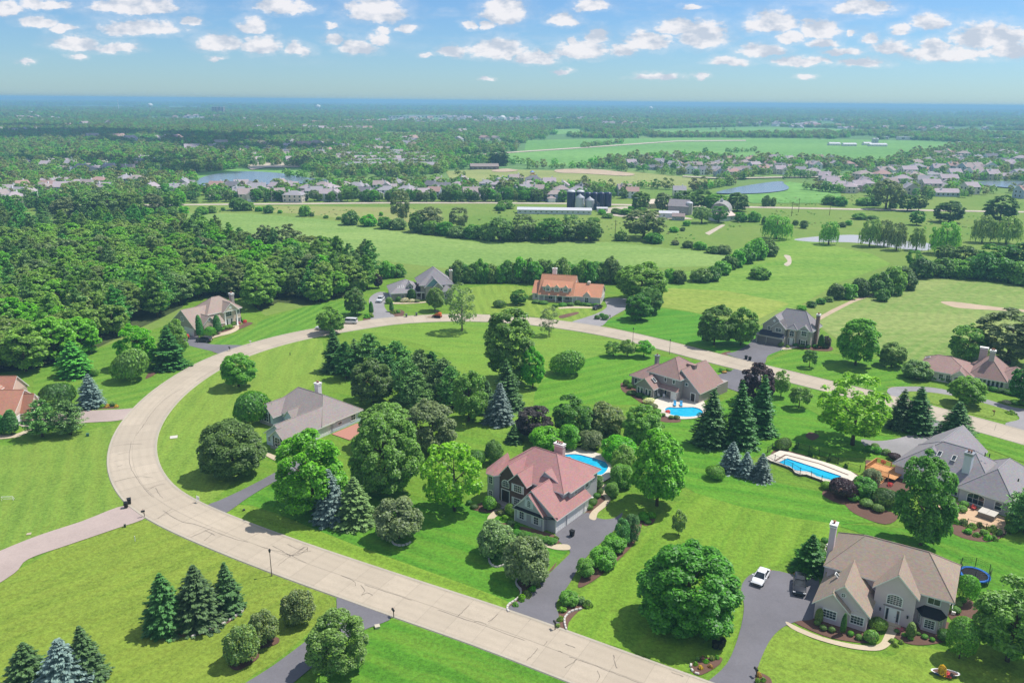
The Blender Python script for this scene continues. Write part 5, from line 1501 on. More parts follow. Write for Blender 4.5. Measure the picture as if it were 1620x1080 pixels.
def spruce_crown(r, h, rad, tiers=26, size=0.3, density=1.0, droop=0.28, base=0.15, taper=0.74, ragged=0.16):
 out = []
 for ti in range(tiers):
  t = (ti + r.uniform(-.25, .25)) / (tiers - 1)
  t = min(max(t, 0), 0.995)
  z = base + (h - base) * t
  L = rad * (1 - t) ** taper * r.uniform(1 - ragged, 1 + ragged) + 0.12
  nb = max(4, int((5 + 13 * (1 - t)) * density))
  a0 = r.uniform(0, 6.28)
  for q in range(nb):
   a = a0 + 2 * math.pi * q / nb + r.uniform(-.18, .18)
   l = L * r.uniform(0.8, 1.12)
   dirv = np.array([math.cos(a), math.sin(a), 0])
   side = np.array([-math.sin(a), math.cos(a), 0])
   m = max(3, int(l / (size * 0.62)))
   s = (np.arange(m) + 0.6) / m
   s = np.repeat(s, 3)
   off = np.tile([-1, 0, 1], m) * (0.28 * l * (1 - s) + 0.10) * r.uniform(0.5, 1.2, 3 * m)
   dz = -droop * l * s + 0.34 * l * s ** 2.4 * droop * 2
   c = dirv * (s * l)[:, None] + side * off[:, None] + np.c_[np.zeros(3 * m), np.zeros(3 * m), z + dz + r.uniform(-.06, .06, 3 * m)]
   nr = unit(np.array([0, 0, 1.0]) + dirv * 0.45 + 0.35 * rand_dirs(r, 3 * m))
   out.append(leaves(r, c, nr, size * (0.75 + 0.35 * (1 - s)), 0.5, np.broadcast_to(dirv + np.array([0, 0, -0.35]), (3 * m, 3)) + 0.6 * side * np.sign(off)[:, None]))
 return np.concatenate(out)
def pine_crown(r, h, rad, tiers=14, size=0.3, base=0.12):
 """Soft irregular pine: ascending branches that end in tufts."""
 out = []
 for ti in range(tiers):
  t = (ti + 0.3) / tiers
  z = h * (base + (0.97 - base) * t)
  prof = (1 - t) ** 0.75 * (0.55 + 0.45 * min(1, t / 0.25))
  nb = int(5 + 5 * (1 - t))
  for q in range(nb):
   a = r.uniform(0, 6.28)
   l = rad * prof * r.uniform(0.65, 1.2) + 0.3
   dv = np.array([math.cos(a), math.sin(a), r.uniform(0.1, 0.45)])
   for s, w in ((0.45, .8), (0.72, 1.0), (1.0, .85)):
    n = 16
    tuft = rand_dirs(r, n) * np.array([1, 1, 0.6]) * (0.30 * l ** 0.6 * w)
    c = np.array([0, 0, z]) + dv * l * s + tuft
    out.append(leaves(r, c, unit(rand_dirs(r, n) + np.array([0, 0, 0.7]) + 0.4 * dv), size, 0.38))
 return np.concatenate(out)
def willow_crown(r, h, rad, nblob, nleaf, size):
 a = broad_crown(r, h, rad * .92, h * 0.18, nblob, int(nleaf * .5), size * .8, 0.95, 0.3, 0.9, 0.3, 0.4, 0.5)
 n = int(nleaf * .5)
 th = r.uniform(0, 6.28, n // 14)
 rr = rad * np.sqrt(r.uniform(0.25, 1.0, n // 14))
 out = [a]
 for t, q in zip(th, rr):
  top = h * (0.45 + 0.42 * (1 - (q / rad) ** 2)) + r.uniform(-.5, .5)
  ln = r.uniform(0.45, 0.95) * top * (0.5 + 0.5 * q / rad)
  m = 14
  z = top - ln * (np.arange(m) + .5) / m
  c = np.c_[np.full(m, q * math.cos(t)) + r.normal(0, .12, m), np.full(m, q * math.sin(t)) + r.normal(0, .12, m), z]
  nr = unit(np.c_[np.full(m, math.cos(t)), np.full(m, math.sin(t)), np.full(m, .3)] + .5 * rand_dirs(r, m))
  out.append(leaves(r, c, nr, size, 0.4, np.broadcast_to((0.0, 0.0, -1.0), (m, 3)) + .3 * rand_dirs(r, m)))
 return np.concatenate(out)
def ball_crown(r, rx, h, nleaf, size, lumpy=0.08, flat=0.0, zc=None):
 """Clipped or mounded shrub: one dense leafy skin with a little lumpiness."""
 d = rand_dirs(r, nleaf)
 d[:, 2] = np.where(d[:, 2] < -0.55, -d[:, 2], d[:, 2])
 f = rand_dirs(r, 7)
 k = 1 + lumpy * np.sum(np.cos(3.0 * d @ f.T + np.arange(7)), 1) / 2.2
 sh = np.where(r.random(nleaf) < .8, r.uniform(.93, 1.05, nleaf), r.uniform(.6, .93, nleaf))
 zc = h * 0.47 if zc is None else zc
 c = d * (k * sh)[:, None] * np.array([rx, rx, h - zc])
 c[:, 2] = np.where(c[:, 2] < 0, c[:, 2] * zc / (h - zc), c[:, 2]) + zc
 return leaves(r, c, unit(d + .5 * rand_dirs(r, nleaf)), size)
PROTO = {}
def proto(kind, quads, h, rad, colour, trunk=None, bark=None, joined=False, extra=None):
 mi = None
 mats = [leaf(colour)]
 if extra:                       # a share of the clumps in a second colour (blossom, new growth)
  mats.append(leaf(extra[0]))
  mi = (np.random.default_rng(len(PROTO)).random(len(quads)) < extra[1]).astype(np.int32)
 if joined:
  me, tm = quads_mesh(kind, quads, mats + [bark or BARK], trunk, mi), None
 else:
  me = quads_mesh('crown', quads, mats, None, mi)
  tm = trunk.mesh('trunk', bark or BARK, True) if trunk else None
 PROTO.setdefault(kind, []).append((me, tm, h, rad))
def make_protos():
 r = np.random.default_rng(11)
 for s in range(3):
  proto('maple', broad_crown(r, 10, 4.6, 0.3, 120, 29000, 0.17, 0.97, 0.20, loose=.4, top_heavy=.60), 10, 4.6, 'deep', trunk_mb(10, .24, True, r, 4))
 for s in range(2):
  proto('roundtree', broad_crown(r, 8, 3.4, 1.3, 72, 13000, 0.175, 0.96, 0.23, loose=.4, top_heavy=.58), 8, 3.4, 'bright', trunk_mb(8, .17, True, r, 3))
 for s in range(3):
  proto('leafy', broad_crown(r, 10, 4.0, 0.9, 84, 15500, 0.20, 0.99, 0.22, loose=.5, top_heavy=.6), 10, 4.0, 'mid', trunk_mb(10, .2, True, r, 3.6))
 for s in range(2):
  proto('airy', broad_crown(r, 11, 4.2, 1.5, 80, 6200, 0.23, 1.0, 0.19, loose=.6, top_heavy=.55), 11, 4.2, 'lime', trunk_mb(11, .2, True, r, 4))
 for s in range(2):
  proto('poplar', broad_crown(r, 17, 4.4, 1.5, 110, 15000, 0.25, 0.98, 0.21, loose=.55, top_heavy=.5), 17, 4.2, 'grey', trunk_mb(17, .35, True, r, 4))
 for s in range(2):
  proto('crab', broad_crown(r, 4.6, 2.7, 0.25, 26, 6500, 0.17, 0.95, 0.34, loose=.5, top_heavy=.55), 4.6, 2.7, 'olive', trunk_mb(4.6, .12, True, r, 2.2, .15), extra=('grey', .35))
 for s in range(2):
  proto('young', broad_crown(r, 5, 1.9, 0.9, 18, 2600, 0.17, 0.95, 0.36, loose=.45), 5, 1.9, 'mid', trunk_mb(5, .09, True, r, 1.6))
 for s in range(2):
  proto('thin', broad_crown(r, 11, 3.6, 1.2, 40, 1900, 0.24, 1.05, 0.26, loose=.7, top_heavy=.5), 11, 3.6, 'grey', trunk_mb(11, .16, True, r, 4.2, .2, 9), BARK_PALE)
 for s in range(3):
  proto('spruce', spruce_crown(r, 10, 3.0, 24, .27, 1.0 + .15 * s, ragged=.2 + .04 * s, taper=.68 + .08 * s), 10, 2.75, 'spruce', trunk_mb(9, .16, False, r, 1))
 for s in range(2):
  proto('blue_spruce', spruce_crown(r, 8, 2.7, 19, .25, 1.1, droop=.2), 8, 2.5, 'blue', trunk_mb(7, .14, False, r, 1))
 for s in range(2):
  proto('pine', pine_crown(r, 12, 3.6, 18, .27), 12, 3.0, 'pine', trunk_mb(11.5, .2, False, r, 1))
 proto('willow', willow_crown(r, 11, 5.0, 40, 9000, .25), 11, 5, 'willow', trunk_mb(11, .35, True, r, 4.5))
 for s in range(2):
  proto('column', ball_crown(r, 0.75, 5.0, 2600, .14, .06, zc=1.6), 5, 0.75, 'cedar', trunk_mb(4, .06, False, r, 1))
 for s in range(3):
  proto('ball', ball_crown(r, 0.75, 1.15, 1500, .085, .04), 1.15, 0.75, 'box')
 for s in range(3):
  proto('mound', ball_crown(r, 1.5, 2.0, 2600, .13, .14), 2.0, 1.5, 'mid')
 for s in range(2):
  proto('clipped', broad_crown(r, 4.2, 2.5, 0.2, 20, 6500, .15, 0.95, .42, loose=.35), 4.2, 2.5, 'box')
 proto('lollipop', ball_crown(r, 1.6, 3.6, 3600, .12, .04, zc=2.1), 3.6, 1.6, 'box', trunk_mb(3, .07, True, r, 1.2, .3))
 for s in range(2):
  proto('perennial', ball_crown(r, 0.5, 0.55, 260, .13, .3, zc=.12), 0.55, 0.5, 'hosta')
 for s in range(2):
  proto('flowers', ball_crown(r, 0.45, 0.5, 300, .09, .3, zc=.12), .5, .45, 'mid', extra=('flower', .45))
 r = np.random.default_rng(5)
 for s in range(4):
  proto('wood', broad_crown(r, 13, 4.6, 1.0, 80, 5600, .38, 1.0, .21, loose=.5, top_heavy=.5), 13, 4.6, 'mid', trunk_mb(13, .22, True, r, 3.5), joined=True)
 for s in range(2):
  proto('woodpine', pine_crown(r, 15, 4.0, 17, .34), 15, 3.5, 'pine', trunk_mb(14, .22, False, r, 1), joined=True)
 for s in range(3):
  proto('bush', broad_crown(r, 5, 3.4, 0.0, 24, 2400, .34, 0.97, .38, loose=.4, top_heavy=.55), 5, 3.4, 'deep', None, joined=False)
 for s in range(2):
  proto('oak', broad_crown(r, 12, 5.2, 1.5, 50, 3400, .36, 1.0, .22, loose=.6, top_heavy=.5), 12, 5.2, 'grey', trunk_mb(12, .3, True, r, 5, .15, 8), joined=True)
 proto('farwillow', willow_crown(r, 11, 5.0, 30, 3600, .40), 11, 5, 'willow', trunk_mb(11, .35, True, r, 4.5), joined=True)
 for s in range(4):
  proto('far', broad_crown(r, 9, 4.0, 0.3, 18, 420, .72, 0.97, .36, loose=.4), 9, 4.0, 'far', None, joined=False)
 proto('farspruce', spruce_crown(r, 9, 2.4, 9, .7, .6), 9, 2.4, 'spruce', None)
make_protos()
_seq = {}
def put_plant(kind, x, y, h, rad, name, label, cat, group=None, colour=None, rot=None, flat=False, z=0.1):
 i = _seq.get(kind, 0)
 _seq[kind] = i + 1
 me, tm, ph, pr = PROTO[kind][i % len(PROTO[kind])]
 sc = (rad / pr, rad / pr, h / ph)
 rot = random.uniform(0, 6.28) if rot is None else rot
 tilt = random.uniform(-.035, .035) if kind in ('spruce', 'blue_spruce', 'pine', 'poplar', 'thin', 'young') else 0.0
 if tm is None or flat:
  o = link(name, me, None, (x, y, z), (0, 0, rot))
  o.scale = sc
  c = o
  tag(o, label, cat, group)
 else:
  o = thing(name, label, cat, (x, y, z), rot, group)
  o.scale = sc
  o.rotation_euler = (tilt, tilt * .6, rot)
  link('trunk', tm, o)
  c = link('crown', me, o)
 if colour:
  c.material_slots[0].link = 'OBJECT'
  c.material_slots[0].material = leaf(colour)
 return o
LOWCROWN = {'spruce', 'blue_spruce', 'ball', 'mound', 'clipped', 'bush', 'column', 'perennial', 'flowers', 'crab', 'pine', 'far'}
def T(kind, xl, xr, ytop, ybase, name, label, cat='tree', colour=None, group=None, wide=1.0, z=0.1):
 """A plant whose crown spans xl..xr, from ytop down to the foot at ybase, all in photo pixels."""
 xc = (xl + xr) / 2
 gx, gy = G(xc, ybase)
 rad = (xr - xl) / 2 * depth_at(gx, gy) / CAM_F * wide
 if 'spruce' in kind: rad *= 1.16
 if kind in LOWCROWN:
  L = math.hypot(gx, gy)
  k = rad * (0.75 if kind not in ('crab',) else 0.5)
  gx, gy = gx + gx / L * k, gy + gy / L * k
  rad = (xr - xl) / 2 * depth_at(gx, gy) / CAM_F * wide * (1.16 if 'spruce' in kind else 1)
 lo, hi = 0.1, 60.0
 for _ in range(40):
  m = (lo + hi) / 2
  if proj_y(gx, gy, m) > ytop: lo = m
  else: hi = m
 h = lo
 if kind in ('ball', 'mound', 'clipped', 'maple', 'roundtree', 'leafy', 'airy', 'bush', 'crab', 'lollipop', 'willow'):
  L = math.hypot(gx, gy)
  s = rad * 0.42
  lo, hi = 0.1, 60.0
  for _ in range(40):
   m = (lo + hi) / 2
   if proj_y(gx + gx / L * s, gy + gy / L * s, m) > ytop: lo = m
   else: hi = m
  h = lo * 1.06
 return put_plant(kind, gx, gy, max(h, 0.3), rad, name, label, cat, group, colour, z=z)
SPR = 'spruce_tree'
NEAR = [
 (SPR, 'spruce', 235, 294, 908, 1010, 'dark spruce at the left end of the row of three in a mulch bed', None),
 (SPR, 'spruce', 283, 350, 895, 1000, 'dark spruce in the middle of the row of three in a mulch bed', None),
 (SPR, 'spruce', 339, 387, 890, 976, 'dark spruce at the right end of the row of three in a mulch bed', None),
 (SPR, 'spruce', 20, 76, 1018, 1096, 'green spruce left of the blue-green one at the bottom edge', None),
 (SPR, 'blue_spruce', 70, 146, 1012, 1108, 'wide blue-green spruce between two darker spruces at the bottom edge', 'blue'),
 (SPR, 'spruce', 116, 168, 990, 1086, 'tall green spruce right of the blue-green one at the bottom edge', None),
 ('crabapple_tree', 'crab', 358, 412, 986, 1056, 'rusty-tinged crabapple nearest the dark driveway of the three on the lower lawn', None),
 ('crabapple_tree', 'crab', 395, 444, 965, 1024, 'rusty-tinged crabapple in the middle of the three on the lower lawn', None),
 ('crabapple_tree', 'crab', 447, 500, 930, 994, 'rusty-tinged crabapple nearest the road of the three on the lower lawn', None),
 ('broadleaf_tree', 'leafy', 482, 577, 962, 1062, 'leafy green tree beside the dark driveway at the bottom edge', 'mid'),
 ('maple_tree', 'maple', 320, 420, 661, 750, 'dense round dark maple in front of the blue-grey ranch house', 'deep'),
 ('flowering_shrub', 'mound', 372, 426, 622, 676, 'leafy dark shrub at the left gable of the blue-grey ranch house', 'deep'),
 ('small_tree', 'roundtree', 349, 406, 560, 612, 'small round tree standing alone beside the ring road', 'mid'),
 (SPR, 'spruce', 245, 296, 516, 588, 'tall dark spruce in front of the leafy pair near the tan house', None),
 ('broadleaf_tree', 'leafy', 192, 250, 512, 580, 'pale green leafy tree left of the dark spruce near the tan house', 'bright'),
 ('broadleaf_tree', 'leafy', 258, 300, 508, 566, 'pale green leafy tree behind the dark spruce near the tan house', 'bright'),
 ('small_tree', 'mound', 184, 234, 556, 608, 'low round leafy tree in a mulch ring on the striped lawn', 'mid'),
 (SPR, 'spruce', 96, 144, 540, 600, 'dark spruce at the edge of the forest above the blue spruce', 'pine'),
 (SPR, 'blue_spruce', 126, 165, 592, 648, 'silvery blue spruce beside the paver driveway', None),
 ('yew_bush', 'mound', 68, 118, 604, 648, 'broad dark domed bush beside the house with terracotta roofs', 'dark'),
 (SPR, 'pine', 44, 93, 632, 697, 'feathery green pine left of its twin before the terracotta-roofed house', 'pine'),
 (SPR, 'pine', 90, 136, 632, 693, 'feathery green pine right of its twin beside the paver driveway', 'pine'),
 ('cedar_shrub', 'column', -6, 12, 654, 690, 'upright cedar at the left edge under the terracotta roof', None),
 ('cedar_shrub', 'column', 10, 30, 650, 690, 'upright cedar right of its twin under the terracotta roof', None),
 ('shrub', 'ball', 145, 157, 584, 596, 'small round shrub beside the spruce at the forest edge', 'mid'),
 ('broadleaf_tree', 'leafy', 440, 552, 676, 806, 'large pale leafy tree in front of the blue-grey ranch house', 'bright'),
 ('broadleaf_tree', 'maple', 553, 665, 640, 778, 'large dense bright tree behind the three conifers', 'mid'),
 (SPR, 'blue_spruce', 500, 554, 742, 834, 'blue spruce under the large pale leafy tree', None),
 (SPR, 'spruce', 534, 590, 756, 838, 'green spruce right of the blue spruce on the front lawn', 'pine'),
 ('crabapple_tree', 'crab', 592, 670, 786, 862, 'grey-green weeping crabapple alone on the front lawn', 'grey'),
 ('honey_locust_tree', 'airy', 673, 765, 690, 808, 'yellow-green airy tree at the corner of the red-roofed house', 'lime'),
 ('crabapple_tree', 'crab', 752, 816, 822, 888, 'left grey-green weeping crabapple of the pair by the wide driveway', 'grey'),
 ('crabapple_tree', 'crab', 793, 868, 846, 930, 'right grey-green weeping crabapple of the pair by the wide driveway', 'grey'),
 ('broadleaf_tree', 'leafy', 645, 724, 630, 716, 'dark grey-green tree behind the yellow-green airy tree', 'grey'),
 ('maple_tree', 'maple', 1005, 1166, 852, 986, 'great round dark maple on the lawn left of the white sedan', 'deep'),
 ('linden_tree', 'roundtree', 994, 1084, 682, 800, 'bright yellow-green egg-shaped tree right of the curved pool', 'bright'),
 ('young_tree', 'young', 1062, 1085, 808, 847, 'young slim tree on the lawn above the great dark maple', None),
 (SPR, 'spruce', 512, 552, 520, 592, 'dark spruce at the left end of the grove by the road', None),
 (SPR, 'spruce', 545, 578, 536, 596, 'dark spruce second from the left in the grove', 'pine'),
 ('broadleaf_tree', 'leafy', 502, 546, 486, 528, 'pale green leafy tree on the inner roadside by the parked van', 'bright'),
 ('pine_tree', 'pine', 560, 612, 526, 600, 'soft green pine behind the leafy tree in the grove', None),
 ('pine_tree', 'pine', 606, 656, 538, 606, 'soft green pine in the middle of the grove', None),
 ('pine_tree', 'pine', 640, 690, 552, 634, 'spreading pine right of centre in the grove', None),
 ('pine_tree', 'pine', 672, 728, 566, 640, 'spreading pine before the tall poplar in the grove', None),
 ('broadleaf_tree', 'leafy', 556, 626, 566, 636, 'leafy tree at the lower edge of the grove above the white garage wall', 'deep'),
 ('broadleaf_tree', 'leafy', 712, 771, 584, 666, 'pale leafy tree left of the blue spruces in the grove', 'mid'),
 ('pine_tree', 'pine', 584, 632, 546, 622, 'soft pine low in the middle of the grove', 'spruce'),
 ('pine_tree', 'pine', 624, 672, 566, 646, 'spreading pine at the near edge of the grove', None),
 ('pine_tree', 'pine', 660, 706, 556, 628, 'dark pine behind the spreading pines of the grove', 'spruce'),
 ('pine_tree', 'pine', 694, 738, 578, 652, 'pine beside the pale leafy tree in the grove', None),
 ('pine_tree', 'pine', 530, 566, 540, 604, 'pine behind the dark spruces at the left end of the grove', 'spruce'),
 ('broadleaf_tree', 'leafy', 568, 652, 634, 706, 'bright leafy tree behind the large dense tree, below the grove', 'mid'),
 ('pine_tree', 'pine', 640, 684, 590, 656, 'low pine at the lower edge of the grove', 'pine'),
 ('poplar_tree', 'poplar', 760, 842, 487, 605, 'tall grey-green poplar standing in the middle of the ring', 'wood3'),
 ('broadleaf_tree', 'leafy', 824, 862, 550, 614, 'slim leafy tree right of the tall poplar', 'mid'),
 (SPR, 'blue_spruce', 780, 826, 570, 652, 'taller blue spruce behind its twin in the grove', 'spruce'),
 (SPR, 'blue_spruce', 768, 810, 606, 676, 'silvery blue spruce in front of its taller twin in the grove', None),
 (SPR, 'spruce', 756, 786, 602, 656, 'narrow dark spruce between the pale leafy tree and the blue spruces', None),
 ('plum_tree', 'leafy', 814, 871, 640, 692, 'dark purplish tree behind the red-roofed house', 'plum'),
 ('broadleaf_tree', 'leafy', 873, 936, 626, 690, 'dark green tree between the purplish and the olive-brown trees', 'deep'),
 ('crabapple_tree', 'crab', 926, 988, 636, 692, 'olive-brown round tree behind the pool hedge', 'olive'),
 ('broadleaf_tree', 'leafy', 980, 1046, 640, 704, 'green leafy tree above the bright egg-shaped tree', 'mid'),
 ('hedge_tree', 'clipped', 837, 891, 674, 716, 'bright clipped shrub-tree behind the chimney of the red-roofed house', 'bright'),
 ('hedge_tree', 'clipped', 882, 918, 672, 714, 'mid-green clipped shrub-tree second behind the curved pool', 'mid'),
 ('hedge_tree', 'clipped', 914, 952, 680, 716, 'greyish clipped shrub-tree behind the curved pool', 'grey'),
 ('hedge_tree', 'clipped', 950, 1006, 690, 736, 'bluish-green clipped shrub-tree at the far end of the curved pool', 'mid'),
 ('hedge_tree', 'clipped', 966, 1006, 706, 762, 'bright clipped shrub-tree right of the curved pool', 'bright'),
 ('hedge_tree', 'clipped', 962, 1000, 734, 776, 'bright clipped shrub-tree below the bright one right of the pool', 'mid'),
 ('hedge_tree', 'clipped', 766, 795, 696, 738, 'dark clipped shrub-tree left of the round turret', 'deep'),
 (SPR, 'spruce', 800, 826, 672, 704, 'small spruce behind the ridge of the red-roofed house', None),
 ('hedge_tree', 'mound', 738, 770, 712, 742, 'dark rounded bush behind the yellow-green airy tree', 'deep'),
 ('young_tree', 'thin', 705, 757, 448, 524, 'thin pale tree with airy crown on the inner roadside', None),
 ('young_tree', 'thin', 853, 884, 484, 531, 'small thin tree on the inner roadside before the orange-roofed house', None),
 ('lilac_bush', 'mound', 872, 921, 556, 598, 'round bush with cream blossom on the lawn of the ring', 'mid'),
 ('small_tree', 'young', 956, 984, 540, 564, 'left one of three small trees in a row beside the road', None),
 ('small_tree', 'young', 980, 1006, 537, 564, 'middle one of three small trees in a row beside the road', None),
 ('small_tree', 'young', 1003, 1034, 539, 565, 'right one of three small trees in a row beside the road', None),
 ('maple_tree', 'roundtree', 673, 703, 456, 492, 'vivid green round maple in front of the stone house', 'bright'),
 ('broadleaf_tree', 'leafy', 806, 834, 458, 482, 'bushy tree left of the orange-roofed house', 'deep'),
 ('shrub', 'mound', 781, 800, 474, 488, 'low shrub at the lawn edge left of the orange-roofed house', 'deep'),
 ('broadleaf_tree', 'leafy', 972, 1056, 416, 476, 'large bright tree behind the drive of the orange-roofed house', 'bright'),
 ('broadleaf_tree', 'leafy', 988, 1032, 464, 506, 'round leafy tree beside the drive of the orange-roofed house', 'deep'),
 ('broadleaf_tree', 'leafy', 1010, 1050, 454, 496, 'dark leafy tree behind the round one beside the grey drive', 'deep'),
 ('young_tree', 'young', 995, 1016, 482, 508, 'small round-headed tree on the lawn right of the grey drive', 'grey'),
 ('plum_tree', 'leafy', 591, 606, 434, 456, 'small dark red tree at the back corner of the stone house', 'purple'),
 ('broadleaf_tree', 'leafy', 545, 580, 455, 498, 'leafy tree left of the drive of the stone house', 'deep'),
 ('broadleaf_tree', 'thin', 556, 576, 458, 500, 'pale slim tree beside the leafy one left of the stone house', None),
 ('topiary', 'column', 584, 591, 476, 498, 'slim dark cedar left of the driveway of the stone house', None),
 ('topiary', 'column', 616, 623, 478, 494, 'slim dark cedar right of the driveway of the stone house', None),
 ('shrub', 'ball', 610, 621, 471, 481, 'clipped round shrub beside the white pickup', None),
 ('plum_shrub', 'column', 657, 669, 448, 474, 'tall dark red shrub at the entrance of the stone house', 'purple'),
 ('cedar_shrub', 'column', 644, 658, 458, 476, 'dark green pyramid shrub against the stone house', 'dark'),
 ('broadleaf_tree', 'leafy', 1101, 1158, 482, 546, 'left tree of the dark pair beside the grey two-storey house', 'deep'),
 ('broadleaf_tree', 'leafy', 1146, 1197, 487, 546, 'right tree of the dark pair beside the grey two-storey house', 'mid'),
 ('young_tree', 'young', 1268, 1292, 552, 582, 'small round tree on the lawn below the grey two-storey house', 'deep'),
 ('linden_tree', 'roundtree', 1320, 1386, 503, 578, 'dense egg-shaped tree right of the grey two-storey house', 'mid'),
 ('shrub_tree', 'leafy', 1388, 1432, 542, 580, 'loose shrubby tree right of the dense egg-shaped tree', 'mid'),
 ('crabapple_tree', 'crab', 1426, 1472, 570, 602, 'grey-green crabapple at the corner of the mauve-roofed house', 'grey'),
 ('broadleaf_tree', 'leafy', 1500, 1556, 514, 570, 'leafy tree behind the chimneys of the mauve-roofed house', 'mid'),
 ('broadleaf_tree', 'poplar', 1548, 1640, 496, 575, 'large grey-green tree behind the mauve-roofed house at the right edge', 'grey'),
 ('broadleaf_tree', 'leafy', 1594, 1640, 578, 640, 'dark tree at the right end of the glazed sunroom', 'dark'),
 ('round_tree', 'roundtree', 1496, 1554, 596, 640, 'low umbrella-shaped bright tree on the island of the looped drive', 'bright'),
 ('maple_tree', 'leafy', 1172, 1226, 574, 636, 'dark purple maple beside the road', 'purple'),
 (SPR, 'spruce', 1096, 1146, 617, 712, 'left dark spruce of the three tall ones below the oval pool', None),
 (SPR, 'spruce', 1144, 1192, 604, 712, 'middle dark spruce of the three tall ones below the oval pool', None),
 (SPR, 'spruce', 1178, 1224, 594, 694, 'right dark spruce of the three tall ones below the purple maple', None),
 ('small_tree', 'young', 1222, 1248, 586, 628, 'slim small tree beside the road right of the purple maple', 'bright'),
 ('small_tree', 'young', 1246, 1281, 610, 646, 'round small tree on the lawn right of the purple maple', 'mid'),
 (SPR, 'blue_spruce', 1138, 1174, 700, 750, 'left blue spruce of the low three beside the lap pool', None),
 (SPR, 'blue_spruce', 1164, 1194, 716, 758, 'middle blue spruce of the low three beside the lap pool', None),
 (SPR, 'blue_spruce', 1187, 1218, 718, 764, 'right blue spruce of the low three beside the lap pool', None),
 ('shrub', 'mound', 1117, 1146, 738, 762, 'round shrub on the lawn left of the low blue spruces', 'mid'),
 ('willow_tree', 'airy', 1290, 1406, 596, 704, 'big pale yellow-green tree beside the road with dark mulch under it', 'lime'),
 (SPR, 'spruce', 1402, 1438, 616, 684, 'left dark spruce of the pair beside the grey driveway', None),
 (SPR, 'spruce', 1424, 1471, 612, 688, 'right dark spruce of the pair beside the grey driveway', None),
 (SPR, 'blue_spruce', 1482, 1534, 636, 702, 'blue-green spruce above the ridge of the large grey-roofed house', 'spruce'),
 ('broadleaf_tree', 'leafy', 1412, 1500, 718, 862, 'tall dark leafy tree in front of the large grey-roofed house', 'deep'),
 ('pine_tree', 'pine', 1588, 1650, 768, 850, 'pine at the right edge beside the large grey-roofed house', None),
 ('broadleaf_tree', 'leafy', 1536, 1650, 920, 1046, 'leafy tree at the right edge below the trampoline', 'mid'),
 (SPR, 'spruce', 1252, 1302, 846, 912, 'dark conifer behind the black car at the taupe house', 'dark'),
 ('topiary_tree', 'lollipop', 1494, 1540, 980, 1042, 'large domed topiary at the right front corner of the taupe house', None),
 ('topiary_tree', 'lollipop', 1510, 1544, 912, 952, 'domed topiary between the taupe house and the trampoline', None),
 ('shrub', 'mound', 1280, 1312, 712, 730, 'round shrub at the back corner of the fenced lap pool', 'deep'),
]
NEAR[-1] = ('shrub', 'mound', 1226, 1250, 694, 714, 'round shrub at the back corner of the fenced lap pool', 'deep')
for nm, kind, xl, xr, yt, yb, lab, col in NEAR:
 cat = 'shrub' if any(w in nm for w in ('shrub', 'bush', 'topiary', 'hedge')) else 'tree'
 T(kind, xl, xr, yt, yb, nm, lab, cat, col)
# ------------------------------------------------ shrubs and bedding plants (foot at px)
def shrubs(items, name, label, group, kind='ball', colour=None, cat='shrub'):
 for it in items:
  x, y, w, hh = it[:4]
  T(it[5] if len(it) > 5 else kind, x - w / 2, x + w / 2, y - hh, y, name, label, cat, (it[4] if len(it) > 4 else None) or colour, group, z=0.14)
shrubs([(1292, 991, 10, 9), (1302, 999, 11, 10), (1315, 1002, 11, 10), (1345, 1008, 10, 9), (1358, 1014, 11, 10)], 'boxwood_shrub', 'small clipped ball shrub along the curved walk of the taupe house', 'clipped balls along the curved walk')
T('ball', 1365, 1388, 998, 1020, 'boxwood_shrub', 'largest clipped ball shrub at the bend of the curved walk', 'shrub', None, z=.14)
T('mound', 1376, 1400, 976, 1000, 'shrub', 'bright leafy bush left of the front door of the taupe house', 'shrub', 'bright', z=.14)
T('column', 1432, 1446, 984, 1012, 'cone_shrub', 'small bright cone-shaped shrub right of the front door of the taupe house', 'shrub', 'bright', z=.14)
shrubs([(1418, 1002, 8, 6), (1430, 1008, 8, 6), (1440, 1014, 9, 7, 'bright'), (1462, 1012, 10, 8), (1452, 1006, 7, 6), (1474, 1016, 8, 7), (1410, 1018, 8, 6, 'hosta', 'perennial'), (1416, 1024, 8, 6, 'hosta', 'perennial'), (1425, 1019, 7, 5, 'hosta', 'perennial')],
  'bedding_plant', 'low rounded plant in the bed right of the front door of the taupe house', 'plants in the front bed of the taupe house')
shrubs([(1420, 1000, 7, 6, None, 'flowers'), (1426, 999, 6, 5, None, 'flowers')], 'flowering_plant', 'pinkish flowering plant beside the front steps of the taupe house', 'flowers by the taupe house steps', 'flowers', 'pink', 'plant')
T('column', 1328, 1336, 972, 1006, 'slim_shrub', 'slim dark spiral shrub between the two front windows of the taupe house', 'shrub', 'dark', z=.14)
T('column', 1288, 1300, 962, 988, 'ornamental_shrub', 'thin feathery shrub left of the first front window of the taupe house', 'shrub', 'olive', z=.14)
shrubs([(1512, 962, 16, 12), (1520, 955, 14, 10), (1510, 972, 16, 12, 'deep'), (1494, 1018, 26, 20, 'dark', 'mound')], 'shrub', 'clipped shrub along the right wall of the taupe house', 'shrubs at the right wall of the taupe house')
shrubs([(1282, 868, 12, 9), (1290, 862, 12, 10), (1298, 870, 13, 11), (1304, 860, 11, 9), (1298, 880, 14, 12), (1290, 890, 13, 11), (1312, 872, 10, 8)], 'shrub', 'rounded shrub in the bed behind the black car', 'rounded shrubs behind the black car', 'ball', 'deep')
